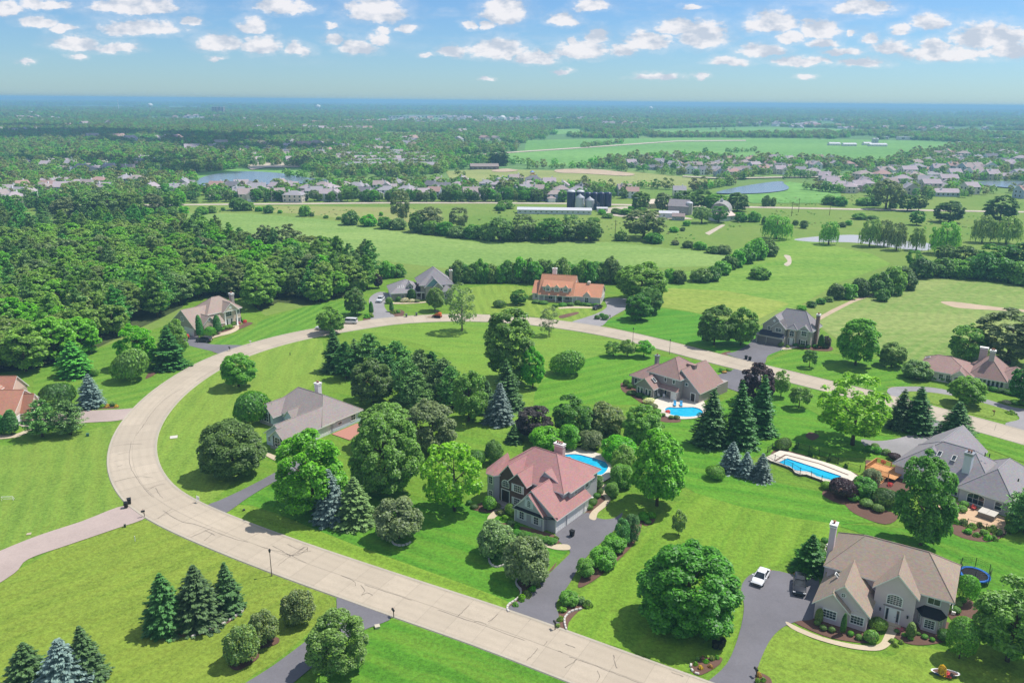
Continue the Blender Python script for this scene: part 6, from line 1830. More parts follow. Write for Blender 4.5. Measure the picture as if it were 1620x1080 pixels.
shrubs([(1100, 1054, 7, 6, 'hosta', 'perennial'), (1108, 1060, 7, 6, 'gold', 'perennial'), (1116, 1050, 8, 6, 'mid', 'perennial'), (1126, 1046, 8, 7, 'hosta', 'perennial'), (1112, 1045, 8, 6, None, 'flowers'), (1124, 1058, 7, 6, 'gold', 'perennial'),
  (1134, 1044, 7, 6, 'mid', 'perennial'), (1104, 1046, 8, 6, 'mid', 'perennial')], 'bedding_plant', 'low bright plant in the flower bed by the bins', 'plants in the bed by the bins')
shrubs([(1200, 1072, 8, 7, 'gold', 'perennial'), (1206, 1080, 8, 7, 'mid', 'perennial'), (1198, 1082, 8, 7, 'hosta', 'perennial')], 'bedding_plant', 'low bright plant in the bed on the right side of the taupe house drive', 'plants right of the taupe house drive')
T('mound', 1310, 1352, 757, 792, 'barberry_shrub', 'dark purple-red shrub at the corner of the lap pool', 'shrub', 'purple', z=.14)
T('clipped', 1362, 1392, 742, 770, 'shrub', 'grey-green rounded shrub beside the wooden deck', 'shrub', 'grey', z=.14)
T('clipped', 1345, 1386, 756, 792, 'shrub', 'large dark clipped shrub right of the purple-red one', 'shrub', 'deep', z=.14)
T('mound', 1380, 1420, 772, 806, 'shrub', 'dark spreading shrub under the tall dark leafy tree', 'shrub', 'dark', z=.14)
T('ball', 1298, 1316, 762, 776, 'shrub', 'small pale shrub left of the purple-red one', 'shrub', 'hosta', z=.14)
shrubs([(1349, 795, 19, 14), (1370, 805, 21, 15), (1388, 812, 19, 14)], 'boxwood_shrub', 'clipped dome shrub in the row of three below the lap pool', 'three clipped domes below the lap pool')
shrubs([(1375, 716, 15, 11), (1388, 719, 13, 11), (1401, 721, 13, 10), (1384, 710, 12, 8)], 'boxwood_shrub', 'clipped dome shrub beside the grey driveway above the deck', 'clipped domes by the grey driveway')
shrubs([(1520, 812, 16, 12), (1524, 804, 14, 11), (1506, 822, 16, 13, 'deep')], 'boxwood_shrub', 'rounded shrub at the left end of the brick patio', 'rounded shrubs by the brick patio')
shrubs([(1600, 834, 22, 18), (1612, 842, 22, 20), (1598, 846, 18, 16)], 'shrub', 'dark rounded shrub at the right end of the brick patio', 'dark shrubs right of the patio', 'ball', 'deep')
shrubs([(1512, 830, 12, 8), (1524, 832, 12, 9, 'grey'), (1536, 838, 14, 9, 'bright'), (1530, 846, 12, 8), (1550, 836, 10, 9, 'olive'), (1556, 848, 13, 9, 'bright'), (1568, 842, 14, 10, 'bright'), (1578, 848, 12, 9), (1545, 850, 10, 7), (1562, 856, 12, 8, 'bright'), (1572, 856, 10, 8)],
  'bedding_plant', 'leafy plant in the mulch bed below the brick patio', 'plants below the brick patio', 'perennial', 'mid')
for x, y, lab in ((1396, 737, 'pink flowers in a pot on the wooden deck'), (1407, 770, 'pink flowers beside the stair of the wooden deck'), (1538, 806, 'red flowers beside the hot tub on the patio')):
 T('flowers', x - 4, x + 4, y - 6, y, 'flowering_plant', lab, 'plant', 'flower', z=.5 if y < 760 else .2)
T('mound', 1405, 1424, 718, 730, 'barberry_shrub', 'dark red low shrub beside the driveway corner of the grey-roofed house', 'shrub', 'purple', z=.14)
DW = [(926, 918, 30, 34, 'mid', 'clipped', 'leafy shrub nearest the road in the row along the wide driveway'), (952, 905, 42, 40, 'mid', 'clipped', 'leafy shrub second from the road along the wide driveway'),
  (970, 880, 40, 34, 'mid', 'clipped', 'leafy shrub third from the road along the wide driveway'), (984, 868, 26, 46, 'cedar', 'clipped', 'tall clipped egg-shaped shrub left of its twin along the wide driveway'),
  (998, 862, 26, 48, 'cedar', 'clipped', 'tall clipped egg-shaped shrub right of its twin along the wide driveway'), (899, 962, 30, 28, 'mid', 'clipped', 'rounded bright shrub alone at the mouth of the wide driveway')]
for x, y, w, hh, c, k_, lab in DW: T(k_, x - w / 2, x + w / 2, y - hh, y, 'shrub', lab, 'shrub', c, z=.14)
shrubs([(918, 958, 14, 12, 'grey'), (928, 962, 14, 12), (890, 970, 12, 8, 'hosta', 'perennial'), (886, 984, 10, 8, 'hosta', 'perennial'), (882, 994, 8, 6, 'hosta', 'perennial'), (912, 950, 10, 8, 'white', 'flowers')],
  'bedding_plant', 'low plant in the stone-edged bed at the right of the wide driveway mouth', 'plants right of the wide driveway mouth', 'perennial', 'mid')
shrubs([(834, 946, 14, 10), (826, 952, 12, 9), (815, 960, 9, 7, 'mid'), (842, 938, 12, 9, 'mid'), (850, 930, 10, 8), (858, 922, 9, 7, 'mid')], 'bedding_plant', 'bright low plant in the stone-edged bed at the left of the wide driveway mouth', 'plants left of the wide driveway mouth', 'perennial', 'hosta')
shrubs([(1018, 826, 16, 14), (1030, 822, 12, 12, 'bright'), (1024, 830, 10, 8)], 'shrub', 'low shrub in the small round bed beside the wide driveway', 'shrubs in the small round bed', 'mound', 'mid')
hd = []
for i in range(7):
 x, y = 818 + i * 9.2, 850 + i * 2.2
 hd.append((x, y, 17, 12))
shrubs(hd, 'hedge_shrub', 'clipped hedge shrub under the garage windows of the red-roofed house', 'hedge under the garage windows', 'clipped', 'deep')
T('ball', 763, 786, 786, 810, 'boxwood_shrub', 'clipped ball shrub at the foot of the turret', 'shrub', None, z=.14)
T('mound', 800, 818, 798, 818, 'shrub', 'bright loose bush beside the entry steps of the red-roofed house', 'shrub', 'bright', z=.14)
shrubs([(786, 806, 14, 8, 'hosta'), (792, 816, 14, 8, 'olive'), (800, 824, 12, 8, 'hosta'), (808, 832, 12, 7, 'grey'), (816, 838, 10, 7), (750, 806, 12, 8, 'dark', 'mound'), (742, 800, 10, 8, 'dark', 'mound'), (868, 860, 10, 7, 'hosta'), (878, 856, 9, 7, 'hosta'), (850, 858, 9, 6)],
  'bedding_plant', 'low plant in the front bed of the red-roofed house', 'plants in the front bed of the red-roofed house', 'perennial', 'mid')
T('clipped', 930, 954, 752, 778, 'shrub', 'dense clipped shrub between the red-roofed house and the pool', 'shrub', 'deep', z=.14)
T('clipped', 956, 978, 764, 790, 'shrub', 'dense clipped shrub right of the garden path', 'shrub', 'mid', z=.14)
shrubs([(938, 800, 14, 10), (930, 808, 14, 10), (944, 790, 12, 9), (950, 782, 10, 8), (934, 786, 9, 8, 'bright', 'ball')], 'shrub', 'low hedge shrub along the garden path by the garage', 'hedge along the garden path', 'mound', 'deep')
T('column', 312, 323, 500, 536, 'cedar_shrub', 'tall cedar at the garage corner of the tan house', 'shrub', None, z=.1)
T('column', 339, 351, 497, 530, 'cedar_shrub', 'tall cedar beside the portico of the tan house', 'shrub', None, z=.1)
T('mound', 324, 341, 516, 534, 'shrub', 'round bush between the two tall cedars of the tan house', 'shrub', 'mid', z=.1)
shrubs([(352, 524, 8, 6), (358, 522, 9, 7, 'bright'), (364, 521, 9, 7, 'hosta'), (370, 516, 10, 7), (378, 512, 10, 7), (340, 531, 8, 6, 'hosta'), (384, 510, 7, 5)], 'shrub', 'low shrub in the front bed of the tan house', 'shrubs in the front bed of the tan house', 'ball', 'mid')
shrubs([(377, 514, 6, 5), (388, 511, 6, 5), (296, 536, 8, 7)], 'flowering_plant', 'red flowering plant beside the tan house', 'red flowers at the tan house', 'flowers', 'flower', 'plant')
shrubs([(848, 481, 14, 6), (860, 482, 14, 6), (890, 485, 14, 6), (903, 485, 12, 6), (914, 483, 10, 7), (922, 484, 8, 6), (930, 485, 12, 5), (943, 486, 12, 6), (880, 487, 6, 5), (876, 487, 5, 5)], 'shrub', 'low clipped shrub along the front of the orange-roofed house', 'shrubs along the orange-roofed house', 'mound', 'deep')
shrubs([(945, 506, 10, 7), (957, 507, 12, 9), (952, 502, 8, 6)], 'shrub', 'low shrub in the bed right of the drive of the orange-roofed house', 'shrubs right of the grey drive', 'ball', 'deep')
shrubs([(640, 479, 12, 7, 'white'), (652, 479, 12, 6, 'white'), (630, 478, 8, 8, 'deep'), (660, 479, 9, 5), (690, 479, 10, 6, 'deep'), (700, 480, 12, 7, 'dark')], 'shrub', 'low shrub in the front bed of the stone house', 'shrubs in front of the stone house', 'mound', 'grey')
shrubs([(622, 497, 8, 6, 'hosta'), (630, 496, 7, 5), (580, 504, 9, 7), (588, 503, 7, 5, 'hosta')], 'shrub', 'low plant at the mouth of the drive of the stone house', 'plants at the stone house drive', 'perennial', 'mid')
shrubs([(1235, 550, 8, 8), (1258, 549, 9, 6, 'dark'), (1268, 551, 9, 6), (1278, 552, 8, 6, 'dark'), (1290, 551, 9, 6), (1305, 552, 10, 7), (1246, 551, 6, 4, 'hosta')], 'shrub', 'low shrub at the foot of the grey two-storey house', 'shrubs at the grey two-storey house', 'mound', 'deep')
T('column', 1293, 1303, 530, 552, 'cedar_shrub', 'dark upright shrub left of the brown chimney', 'shrub', 'dark', z=.1)
T('clipped', 1300, 1313, 532, 552, 'shrub', 'reddish dark bush at the foot of the brown chimney', 'shrub', 'plum', z=.1)
shrubs([(1466, 602, 12, 7), (1478, 602, 14, 8), (1490, 604, 12, 8), (1500, 606, 14, 10, 'deep'), (1452, 600, 8, 5, 'white'), (1508, 608, 10, 8, 'deep')], 'shrub', 'shrub in the hedge along the front of the mauve-roofed house', 'hedge of the mauve-roofed house', 'mound', 'mid')
shrubs([(1560 + i * 11, 617 + i * 2.6, 14, 8) for i in range(6)], 'hedge_shrub', 'low dark hedge shrub under the glazed sunroom', 'hedge under the sunroom', 'mound', 'dark')
shrubs([(1592, 640, 12, 7, 'white'), (1604, 641, 14, 8), (1618, 642, 16, 8), (1598, 656, 12, 6, 'hosta', 'perennial')], 'shrub', 'low shrub beside the looped drive', 'shrubs beside the looped drive', 'mound', 'mid')
shrubs([(1000, 626, 16, 8, 'dark'), (1012, 630, 14, 8, 'dark'), (1022, 633, 12, 7), (990, 612, 10, 12), (996, 616, 9, 8)], 'shrub', 'dark shrub along the sunroom of the poolside house', 'shrubs along the poolside house', 'mound', 'deep')
shrubs([(1026, 640, 16, 10, 'white'), (1032, 648, 14, 10, 'grey'), (1040, 655, 12, 8), (1048, 660, 8, 6), (1070, 664, 9, 7, 'grey'), (1062, 664, 8, 6), (1056, 654, 8, 5, 'flower', 'flowers')], 'shrub', 'pale shrub in the beds around the oval pool', 'shrubs around the oval pool', 'mound', 'mid')
shrubs([(1142, 589, 9, 6), (1152, 588, 8, 5), (1146, 591, 8, 4, 'gold')], 'shrub', 'low bright shrub by the road above the purple maple', 'shrubs by the road above the purple maple', 'mound', 'mid')
shrubs([(1259, 712, 6, 7), (1281, 722, 6, 8), (1311, 731, 6, 8), (1337, 742, 6, 8)], 'potted_plant', 'dark potted plant along the brick edge behind the lap pool', 'plants along the lap pool', 'perennial', 'dark', 'plant')
shrubs([(178, 644, 9, 6, 'deep'), (170, 645, 8, 5, 'gold'), (162, 646, 8, 5, 'hosta'), (184, 645, 6, 4, 'gold')], 'bedding_plant', 'low plant beside the mouth of the paver driveway', 'plants by the paver driveway', 'perennial', 'mid')
# --- woods, hedgerows, farm, villages, far country
FOREST = [(-330, 640), (-60, 606), (50, 588), (105, 570), (150, 552), (200, 528), (245, 508), (285, 488), (330, 468), (385, 472), (412, 492), (440, 478), (500, 484), (545, 472),
   (588, 458), (606, 440), (560, 428), (510, 424), (440, 412), (385, 405), (350, 392), (300, 372), (230, 364), (150, 362), (60, 350), (-60, 342), (-330, 346)]
FORM = [G(*p) for p in FOREST]
xs, ys = [p[0] for p in FORM], [p[1] for p in FORM]
r = np.random.default_rng(21)
def scatter(poly, spacing, n_max, seed=1):
 r = np.random.default_rng(seed)
 P = np.array(poly)
 lo, hi = P.min(0), P.max(0)
 gx, gy = np.meshgrid(np.arange(lo[0], hi[0], spacing), np.arange(lo[1], hi[1], spacing * 0.87))
 gx = gx + (np.arange(gx.shape[0])[:, None] % 2) * spacing / 2
 pts = np.c_[gx.ravel(), gy.ravel()] + r.uniform(-.32, .32, (gx.size, 2)) * spacing
 pts = pts[inside(pts, poly)]
 r.shuffle(pts)
 return pts[:n_max]
def in_view(pts, margin=14):
 d = depth_at(pts[:, 0], pts[:, 1])
 return np.abs(pts[:, 0]) < d * 0.655 + margin
fp = scatter(FORM, 7.6, 900, 3)
fp = fp[in_view(fp)]
d = np.hypot(fp[:, 0], fp[:, 1])
fp = fp[np.argsort(d)]
WOODC = ['wood', 'bright', 'wood3', 'wood2', 'grey', 'wood', 'mid', 'bright']
nd = npn = 0
band = lambda x, y: 0.5 + 0.5 * math.sin(0.045 * x + 1.3) * math.cos(0.05 * y + 0.4)
for x, y in fp[:560]:
 pn = band(x, y)
 if r.random() < (0.55 if pn > .62 else 0.12):
  if npn >= 170: continue
  npn += 1
  put_plant('woodpine', x, y, r.uniform(12, 17), r.uniform(3.4, 4.6), 'forest_pine', 'feathery %s pine standing among the broadleaf trees of the forest' % ['dark green', 'soft green', 'dark green'][npn % 3], 'tree', 'pines in the forest', ['pine', 'wood3', 'pine'][npn % 3])
 else:
  if nd >= 295: continue
  nd += 1
  col = WOODC[int(r.integers(0, 8))] if pn > .35 else ['bright', 'wood', 'wood2'][nd % 3]
  put_plant('wood', x, y, r.uniform(9.5, 14), r.uniform(4.6, 6.4), 'forest_tree', '%s broadleaf tree in the closed canopy of the forest left of the ring road' % {'wood': 'mid-green', 'mid': 'dark green', 'bright': 'bright green', 'wood3': 'dull green', 'wood2': 'yellow-green', 'grey': 'grey-green'}[col], 'tree', 'broadleaf trees in the forest', col)
sheet('forest_floor', FOREST, 0.05, field_mat('leaf_litter', (0.045, 0.075, 0.022), (0.075, 0.095, 0.035), None, scale=0.05))
HEDGE = [('bush', 612, 442, 22, 26, 'mid'), ('bush', 630, 440, 24, 24, 'deep')]
for i in range(15): HEDGE.append(('bush', 716 + i * 8.6, 449 - 0.3 * (i % 3), 20, 26 + (i * 7) % 9, ['deep', 'mid', 'deep', 'bright'][i % 4]))
for i in range(16): HEDGE.append(('bush', 812 + i * 11.0, 448 + (i * 5) % 4, 24, 30 + (i * 5) % 9, ['deep', 'mid', 'deep'][i % 3]))
for i, (x, y, w, hh) in enumerate([(975, 447, 26, 26), (1060, 448, 22, 24), (1075, 450, 20, 22), (1110, 448, 30, 26), (1128, 446, 24, 24), (1142, 436, 24, 22), (1152, 428, 22, 22), (1166, 424, 24, 24), (1180, 418, 26, 28), (1196, 412, 30, 30), (1214, 406, 28, 26), (1202, 443, 30, 20)]):
 HEDGE.append(('bush', x, y, w, hh, ['deep', 'mid'][i % 2]))
for i, (x, y, w, hh) in enumerate([(556, 357, 24, 20), (584, 359, 24, 20), (610, 363, 22, 22), (630, 364, 24, 20), (662, 369, 30, 30), (684, 372, 28, 24), (706, 374, 26, 20), (724, 377, 26, 20), (748, 379, 30, 24),
         (776, 382, 30, 26), (800, 382, 28, 24), (824, 382, 30, 26), (850, 382, 28, 24), (872, 382, 26, 26), (895, 382, 28, 28), (918, 381, 26, 24), (938, 381, 24, 28), (982, 382, 18, 16), (1032, 386, 26, 16),
         (1068, 388, 12, 8), (1088, 393, 16, 12), (1106, 396, 18, 12), (1130, 402, 22, 14), (1146, 403, 20, 14)]):
 HEDGE.append(('bush', x, y, w, hh, ['deep', 'mid', 'deep', 'grey'][i % 4]))
for i, (x, y, w, hh) in enumerate([(376, 334, 24, 18), (392, 334, 18, 14), (410, 335, 12, 9), (426, 338, 14, 12), (443, 338, 7, 5), (482, 343, 17, 17), (493, 343, 7, 6), (516, 346, 8, 5), (536, 348, 8, 5), (353, 334, 6, 5), (216, 344, 26, 17), (236, 344, 16, 13), (256, 344, 18, 14), (275, 342, 16, 14), (290, 341, 18, 16), (180, 350, 12, 12),
         (320, 340, 18, 14), (335, 338, 14, 12), (790, 334, 16, 10), (801, 331, 24, 14), (603, 342, 6, 6), (790, 338, 5, 4)]):
 HEDGE.append(('bush', x, y, w, hh, ['deep', 'mid', 'bright'][i % 3]))
for i, (x, y, w, hh) in enumerate([(1322, 475, 26, 24), (1340, 474, 26, 28), (1358, 470, 26, 28), (1392, 470, 34, 36), (1412, 468, 30, 44), (1432, 460, 30, 26), (1396, 478, 20, 18), (1268, 492, 14, 9), (1284, 487, 14, 11), (1298, 482, 14, 10), (1310, 478, 14, 10),
         (1456, 442, 34, 30), (1490, 440, 34, 34), (1520, 442, 38, 34), (1552, 444, 42, 40), (1586, 448, 40, 34), (1612, 452, 40, 36), (1640, 455, 40, 38), (1430, 442, 26, 22)]):
 HEDGE.append(('bush', x, y, w, hh, ['deep', 'mid', 'dark'][i % 3]))
for i, (x, y, w, hh) in enumerate([(1172, 352, 18, 15), (1192, 352, 18, 16), (1209, 356, 9, 12), (1258, 357, 9, 9), (1272, 362, 12, 12), (1312, 325, 22, 15), (1330, 327, 18, 17), (1368, 326, 22, 13), (1382, 326, 20, 15), (1342, 357, 10, 8), (1332, 360, 12, 8), (1360, 348, 20, 12), (1380, 350, 16, 10),
         (1066, 368, 14, 8), (1080, 366, 8, 7), (1086, 358, 12, 8), (1212, 327, 12, 16), (1223, 327, 9, 12), (1412, 330, 12, 11)]):
 HEDGE.append(('bush', x, y, w, hh, ['deep', 'mid'][i % 2]))
for x, y, w, hh in ((975, 339, 16, 9), (990, 341, 20, 12), (1003, 343, 16, 9), (1016, 341, 18, 11), (962, 346, 16, 8), (940, 352, 18, 9), (1022, 351, 16, 8), (952, 340, 12, 8), (1000, 334, 14, 9), (1045, 352, 14, 7), (1030, 340, 12, 8)): HEDGE.append(('bush', x, y, w, hh, 'mid'))
for kind, x, y, w, hh, c in HEDGE:
 wh = ('along the hay field behind the stone and orange-roofed houses' if y > 425 and x < 1180 else 'in the diagonal hedgerow between the two meadows' if y > 400 and 1050 < x < 1240 else 'beside the thin crop field at the right' if y > 430 else 'in the long middle hedgerow before the silos' if y > 350 and x < 1160 else 'on the far edge of the hay field' if x < 820 else 'in the meadow between the farm and the highway')
 T(kind, x - w * .6, x + w * .6, y - hh * (0.9 + 0.25 * ((x * 7.3) % 1)), y, 'hedgerow_bush', 'bushy %s hedgerow shrub %s' % ({'mid': 'green', 'deep': 'dark green', 'bright': 'bright green', 'grey': 'grey-green', 'dark': 'blackish green'}[c], wh), 'bush', c, 'hedgerow bushes along the fields', z=0.05)
LONE = [('oak', 608, 366, 654, 302, 348, 'tall oak at the left end of the middle hedgerow'), ('oak', 656, 705, 326, 366, 'gnarled oak with bare limbs in the middle hedgerow'), ('oak', 708, 742, 330, 366, 'leaning pale oak in the middle hedgerow')]
LONE = [('oak', 616, 652, 302, 352, 'tall grey-green tree behind the middle hedgerow, left of the gnarled oak', 'grey'), ('oak', 656, 702, 324, 366, 'gnarled oak with bare limbs in the middle hedgerow', 'grey'),
  ('oak', 708, 744, 328, 364, 'leaning pale oak in the middle hedgerow', 'grey'), ('oak', 770, 812, 341, 382, 'oak at the left end of the long clump before the silos', 'grey'),
  ('oak', 808, 850, 339, 380, 'oak second from the left in the long clump before the silos', 'grey'), ('oak', 848, 892, 342, 382, 'oak third from the left in the long clump before the silos', 'deep'),
  ('oak', 884, 922, 340, 378, 'oak fourth from the left in the long clump before the silos', 'grey'), ('oak', 914, 952, 346, 382, 'dark tree at the right end of the long clump before the silos', 'deep'),
  ('oak', 982, 1054, 334, 377, 'broad grey-green tree right of the long clump, below the barn', 'grey'),
  ('wood', 400, 442, 358, 412, 'tall grey tree at the left of the clump on the hay field edge', 'grey'), ('wood', 430, 480, 358, 415, 'tall grey tree in the middle of the clump on the hay field edge', 'grey'), ('wood', 466, 512, 370, 415, 'grey-brown tree at the right of the clump on the hay field edge', 'olive'),
  ('wood', 84, 128, 312, 350, 'grey-green tree at the left of the tall row behind the forest', 'grey'), ('wood', 116, 160, 304, 348, 'grey-green tree second in the tall row behind the forest', 'grey'), ('wood', 150, 196, 302, 346, 'grey-green tree third in the tall row behind the forest', 'grey'), ('wood', 186, 230, 303, 344, 'grey-green tree fourth in the tall row behind the forest', 'wood3'),
  ('wood', 222, 262, 306, 336, 'grey-green tree fifth in the tall row behind the forest', 'grey'), ('wood', 254, 290, 304, 332, 'tree at the right end of the tall row behind the forest', 'wood3'),
  ('farwillow', 1203, 1252, 338, 378, 'great weeping willow left of the willow pond', 'willow'), ('farwillow', 1295, 1326, 348, 387, 'weeping willow standing in front of the pond', 'willow'),
  ('farwillow', 1358, 1392, 344, 390, 'leaning willow in the row on the far pond bank', 'willow'), ('farwillow', 1384, 1412, 346, 390, 'willow second in the row on the far pond bank', 'grey'), ('farwillow', 1404, 1432, 350, 396, 'dark willow third in the row on the far pond bank', 'grey'),
  ('farwillow', 1436, 1462, 358, 396, 'slim willow at the right end of the pond', 'willow'), ('farwillow', 1470, 1516, 348, 402, 'gnarled willow with pale broken limb right of the pond', 'willow'), ('farwillow', 1536, 1570, 338, 384, 'leaning willow in the meadow right of the pond', 'willow'),
  ('farwillow', 1568, 1614, 340, 386, 'forked willow at the right edge of the meadow', 'willow'),
  ('oak', 1376, 1426, 280, 331, 'tall round-topped tree with bare forked trunks beside the highway', 'grey'), ('wood', 1420, 1450, 308, 334, 'tree beside the highway right of the tall forked tree', 'deep'), ('wood', 1440, 1466, 308, 334, 'round dark tree beside the highway', 'deep'),
  ('wood', 1478, 1524, 318, 352, 'broad dark tree on the meadow below the highway', 'dark'), ('wood', 1556, 1606, 310, 352, 'massive dark tree on the meadow at the right', 'dark'),
  ('wood', 1438, 1462, 334, 356, 'small dark tree on the meadow between the highway and the pond', 'deep'), ('wood', 1478, 1510, 386, 420, 'oak with open crown above the right-hand hedgerow', 'deep'), ('oak', 1430, 1458, 396, 425, 'stunted open tree above the right-hand hedgerow', 'deep'),
  ('wood', 1500, 1545, 388, 430, 'dark tree above the right-hand hedgerow beside the open-crowned oak', 'deep'), ('wood', 1536, 1590, 388, 432, 'wide dark tree above the right-hand hedgerow near the edge', 'deep'), ('wood', 1580, 1640, 384, 434, 'wide dark tree above the right-hand hedgerow at the edge', 'dark'),
  ('wood', 997, 1028, 302, 336, 'large round tree behind the farm yard', 'deep'), ('wood', 1034, 1062, 304, 334, 'pale tree left of the grey barn', 'grey'), ('wood', 1062, 1100, 302, 332, 'dark tree behind the grey barn', 'deep'), ('wood', 1092, 1126, 300, 330, 'dark tree right of the white stave silo', 'deep'),
  ('wood', 1112, 1150, 306, 334, 'tree right of the farm beside the highway', 'mid'), ('wood', 1148, 1184, 304, 334, 'tree at the end of the row beside the highway', 'deep'), ('oak', 1094, 1126, 325, 353, 'dark twin tree before the round-roofed barn', 'grey'), ('oak', 1122, 1152, 326, 352, 'dark tree right before the round-roofed barn', 'deep'),
  ('wood', 772, 806, 236, 262, 'large dark tree beside the park pavilion', 'dark'), ('wood', 1110, 1120, 234, 247, 'lone tree at the edge of the great green field', 'deep')]
for kind, xl, xr, yt, yb, lab, c in LONE: T(kind, xl, xr, yt, yb, 'field_tree', lab, 'tree', c, z=0.05)
# ------------------------------------------------ the farm
def silo(px, py, wpx, top, name, label, mat, roof, rings=9, dome=True, group=None):
 x, y = G(px, py)
 rad = wpx * .57 * depth_at(x, y) / CAM_F
 lo, hi = 1, 60
 for _ in range(30):
  m = (lo + hi) / 2
  if proj_y(x, y, m) > top: lo = m
  else: hi = m
 h = lo
 t = thing(name, label, 'silo', (x, y, 0), random.uniform(0, 1), group)
 mb = MB()
 h *= 1.06
 hw = h - rad * (0.45 if dome else 0.62)
 mb.lathe([(rad, -0.1), (rad, hw)], n=24)
 mb.build('body', mat, t, True)
 rm = MB()
 if dome: rm.lathe([(rad * 1.03, hw - .1), (rad * 1.03, hw), (rad * .9, hw + rad * .2), (rad * .6, hw + rad * .36), (0.05, hw + rad * .45)], n=24)
 else: rm.lathe([(rad * 1.06, hw - .15), (rad * 1.06, hw), (rad * .15, h), (rad * .13, h + .3), (0.01, h + .4)], n=24)
 rm.build('roof', roof, t, True)
 bm_ = MB()
 for i in range(rings):
  z = hw * (i + .5) / rings
  bm_.lathe([(rad, z), (rad + .07, z), (rad + .07, z + .12), (rad, z + .12)], n=24)
 bm_.build('band', mat, t)
 lm = MB()
 for s in (-.2, .2): lm.box(s - .03, -rad - .28, 0.5, s + .03, -rad - .18, hw)
 for i in range(int(hw / .8)): lm.box(-.2, -rad - .25, .6 + i * .8, .2, -rad - .2, .66 + i * .8)
 lm.build('ladder', GREY_METAL, t)
 return t
NAVY = plain('navy_enamel', (0.018, 0.024, 0.085), 0.35, 0.5, var=.15)
GALV = plain('galvanised', (0.52, 0.53, 0.56), 0.4, 0.5, metal=.25)
PALEROOF = plain('pale_roof_metal', (0.54, 0.54, 0.57), 0.45, 0.4)
for px, top, w, roof, lab in ((903, 302, 11.5, PALEROOF, 'tall navy silo with white dome at the left end of the row'), (917.5, 302, 11, PALEROOF, 'tall navy silo with white dome second in the row'), (930, 305, 9, NAVY, 'navy silo with blue dome third in the row behind the white bin'),
        (940.5, 305, 9.5, NAVY, 'navy silo with blue dome fourth in the row'), (951, 305, 9, NAVY, 'navy silo with blue dome fifth in the row'), (961.5, 305, 9.5, NAVY, 'navy silo with blue dome at the right end of the row')):
 silo(px, 330 if px < 925 else 327, w, top, 'silo', lab, NAVY, roof, 8, group='navy silos of the farm')
silo(917, 331.5, 12.5, 309, 'grain_bin', 'left white ribbed grain bin with cone roof before the navy silos', GALV, PALEROOF, 10, False, 'white grain bins')
silo(932.5, 331.5, 12.5, 313, 'grain_bin', 'right white ribbed grain bin with cone roof before the navy silos', GALV, PALEROOF, 10, False, 'white grain bins')
silo(944, 332, 7.5, 320, 'feed_bin', 'small dark feed bin right of the white grain bins', NAVY, DARK_METAL, 4, False)
silo(1089.5, 339.5, 9.5, 320, 'stave_silo', 'pale concrete stave silo beside the grey barn', plain('stave_concrete', (0.55, 0.53, 0.50), 0.8), PALEROOF, 14)
def shed(px, py, wpx, deg, L, W, h, pitch, name, label, wall, roof, cat='farm building', doors=3, anchor=0.0):
 x, y = G(px, py)
 h_ = House(name, label, (x, y), deg, wall, roof, roof_trim=roof, cat=cat)
 h_.block(-L / 2, 0, L / 2, W, h)
 h_.gable(-L / 2, 0, L / 2, W, h, pitch, 'x', ov=.4, og=.3)
 for i in range(doors): h_.win('F', 0, -L / 2 + L * (i + .5) / doors, 1.0, 1.4, 1.0, 2, 1)
 h_.door('R', L / 2, W / 2, 0, 2.4, 2.6, GREY_METAL)
 h_.done()
METALW = siding('white_metal_wall', (0.60, 0.63, 0.66), .3)
shed(877, 339, 112, -2, 48, 8, 2.7, .28, 'long_shed', 'long low white shed with metal roof before the navy silos', METALW, PALEROOF, doors=14)
shed(1072, 339.5, 26, -22, 13, 10, 5.5, .75, 'barn', 'grey wooden barn with steep gable beside the stave silo', siding('weathered_wood', (0.34, 0.31, 0.33), .3), shingle('weathered_shingle', (0.33, 0.30, 0.31)), doors=2)
shed(1058, 345, 20, -8, 12, 7, 3.0, .3, 'farm_shed', 'white-roofed open farm shed left of the barn yard', METALW, PALEROOF, doors=2)
shed(1073, 349, 16, -10, 7.5, 6, 2.6, .5, 'garage', 'small farm garage with brown roof before the barn', siding('garage_grey', (0.36, 0.38, 0.42)), shingle('garage_roof', (0.33, 0.26, 0.25)), doors=2)
shed(1150, 350, 24, 28, 14, 9, 3.2, .4, 'farm_shed', 'shed with pale pink roof right of the round-roofed barn', METALW, plain('pink_roof_metal', (0.60, 0.48, 0.44), .6), doors=2)
shed(1035, 330, 20, 25, 13, 10, 3.5, .45, 'farm_shed', 'tan metal shed behind the farm yard', siding('tan_metal', (0.55, 0.47, 0.38), .3), plain('tan_roof_metal', (0.56, 0.48, 0.38), .6), doors=2)
shed(953, 335, 18, 0, 7, 4, 2.2, .3, 'feed_shed', 'low shed right of the small feed bin', METALW, PALEROOF, doors=2)
bx, by = G(1137, 347)
t = thing('barn', 'old round-roofed barn with a cupola behind the twin dark trees', 'farm building', (bx, by, 0), R(-20))
mb = MB()
prof = [(6.2 * math.cos(a), 3.8 + 6.0 * math.sin(a)) for a in np.linspace(0, math.pi, 11)]
mb.extrude_profile([(6.2, 0)] + prof + [(-6.2, 0)], 'y', 0, 18, 0)
mb.build('wall', siding('grey_barn', (0.32, 0.31, 0.30), .3), t)
rm = MB()
for i in range(10):
 a, b = prof[i], prof[i + 1]
 rm.face([(a[0] * 1.03, -.4, a[1] * 1.02), (b[0] * 1.03, -.4, b[1] * 1.02), (b[0] * 1.03, 18.4, b[1] * 1.02), (a[0] * 1.03, 18.4, a[1] * 1.02)])
rm.build('roof', shingle('barn_roof', (0.36, 0.35, 0.34)), t)
cu = MB()
cu.box(-.8, 8, 9.6, .8, 9.6, 11.2)
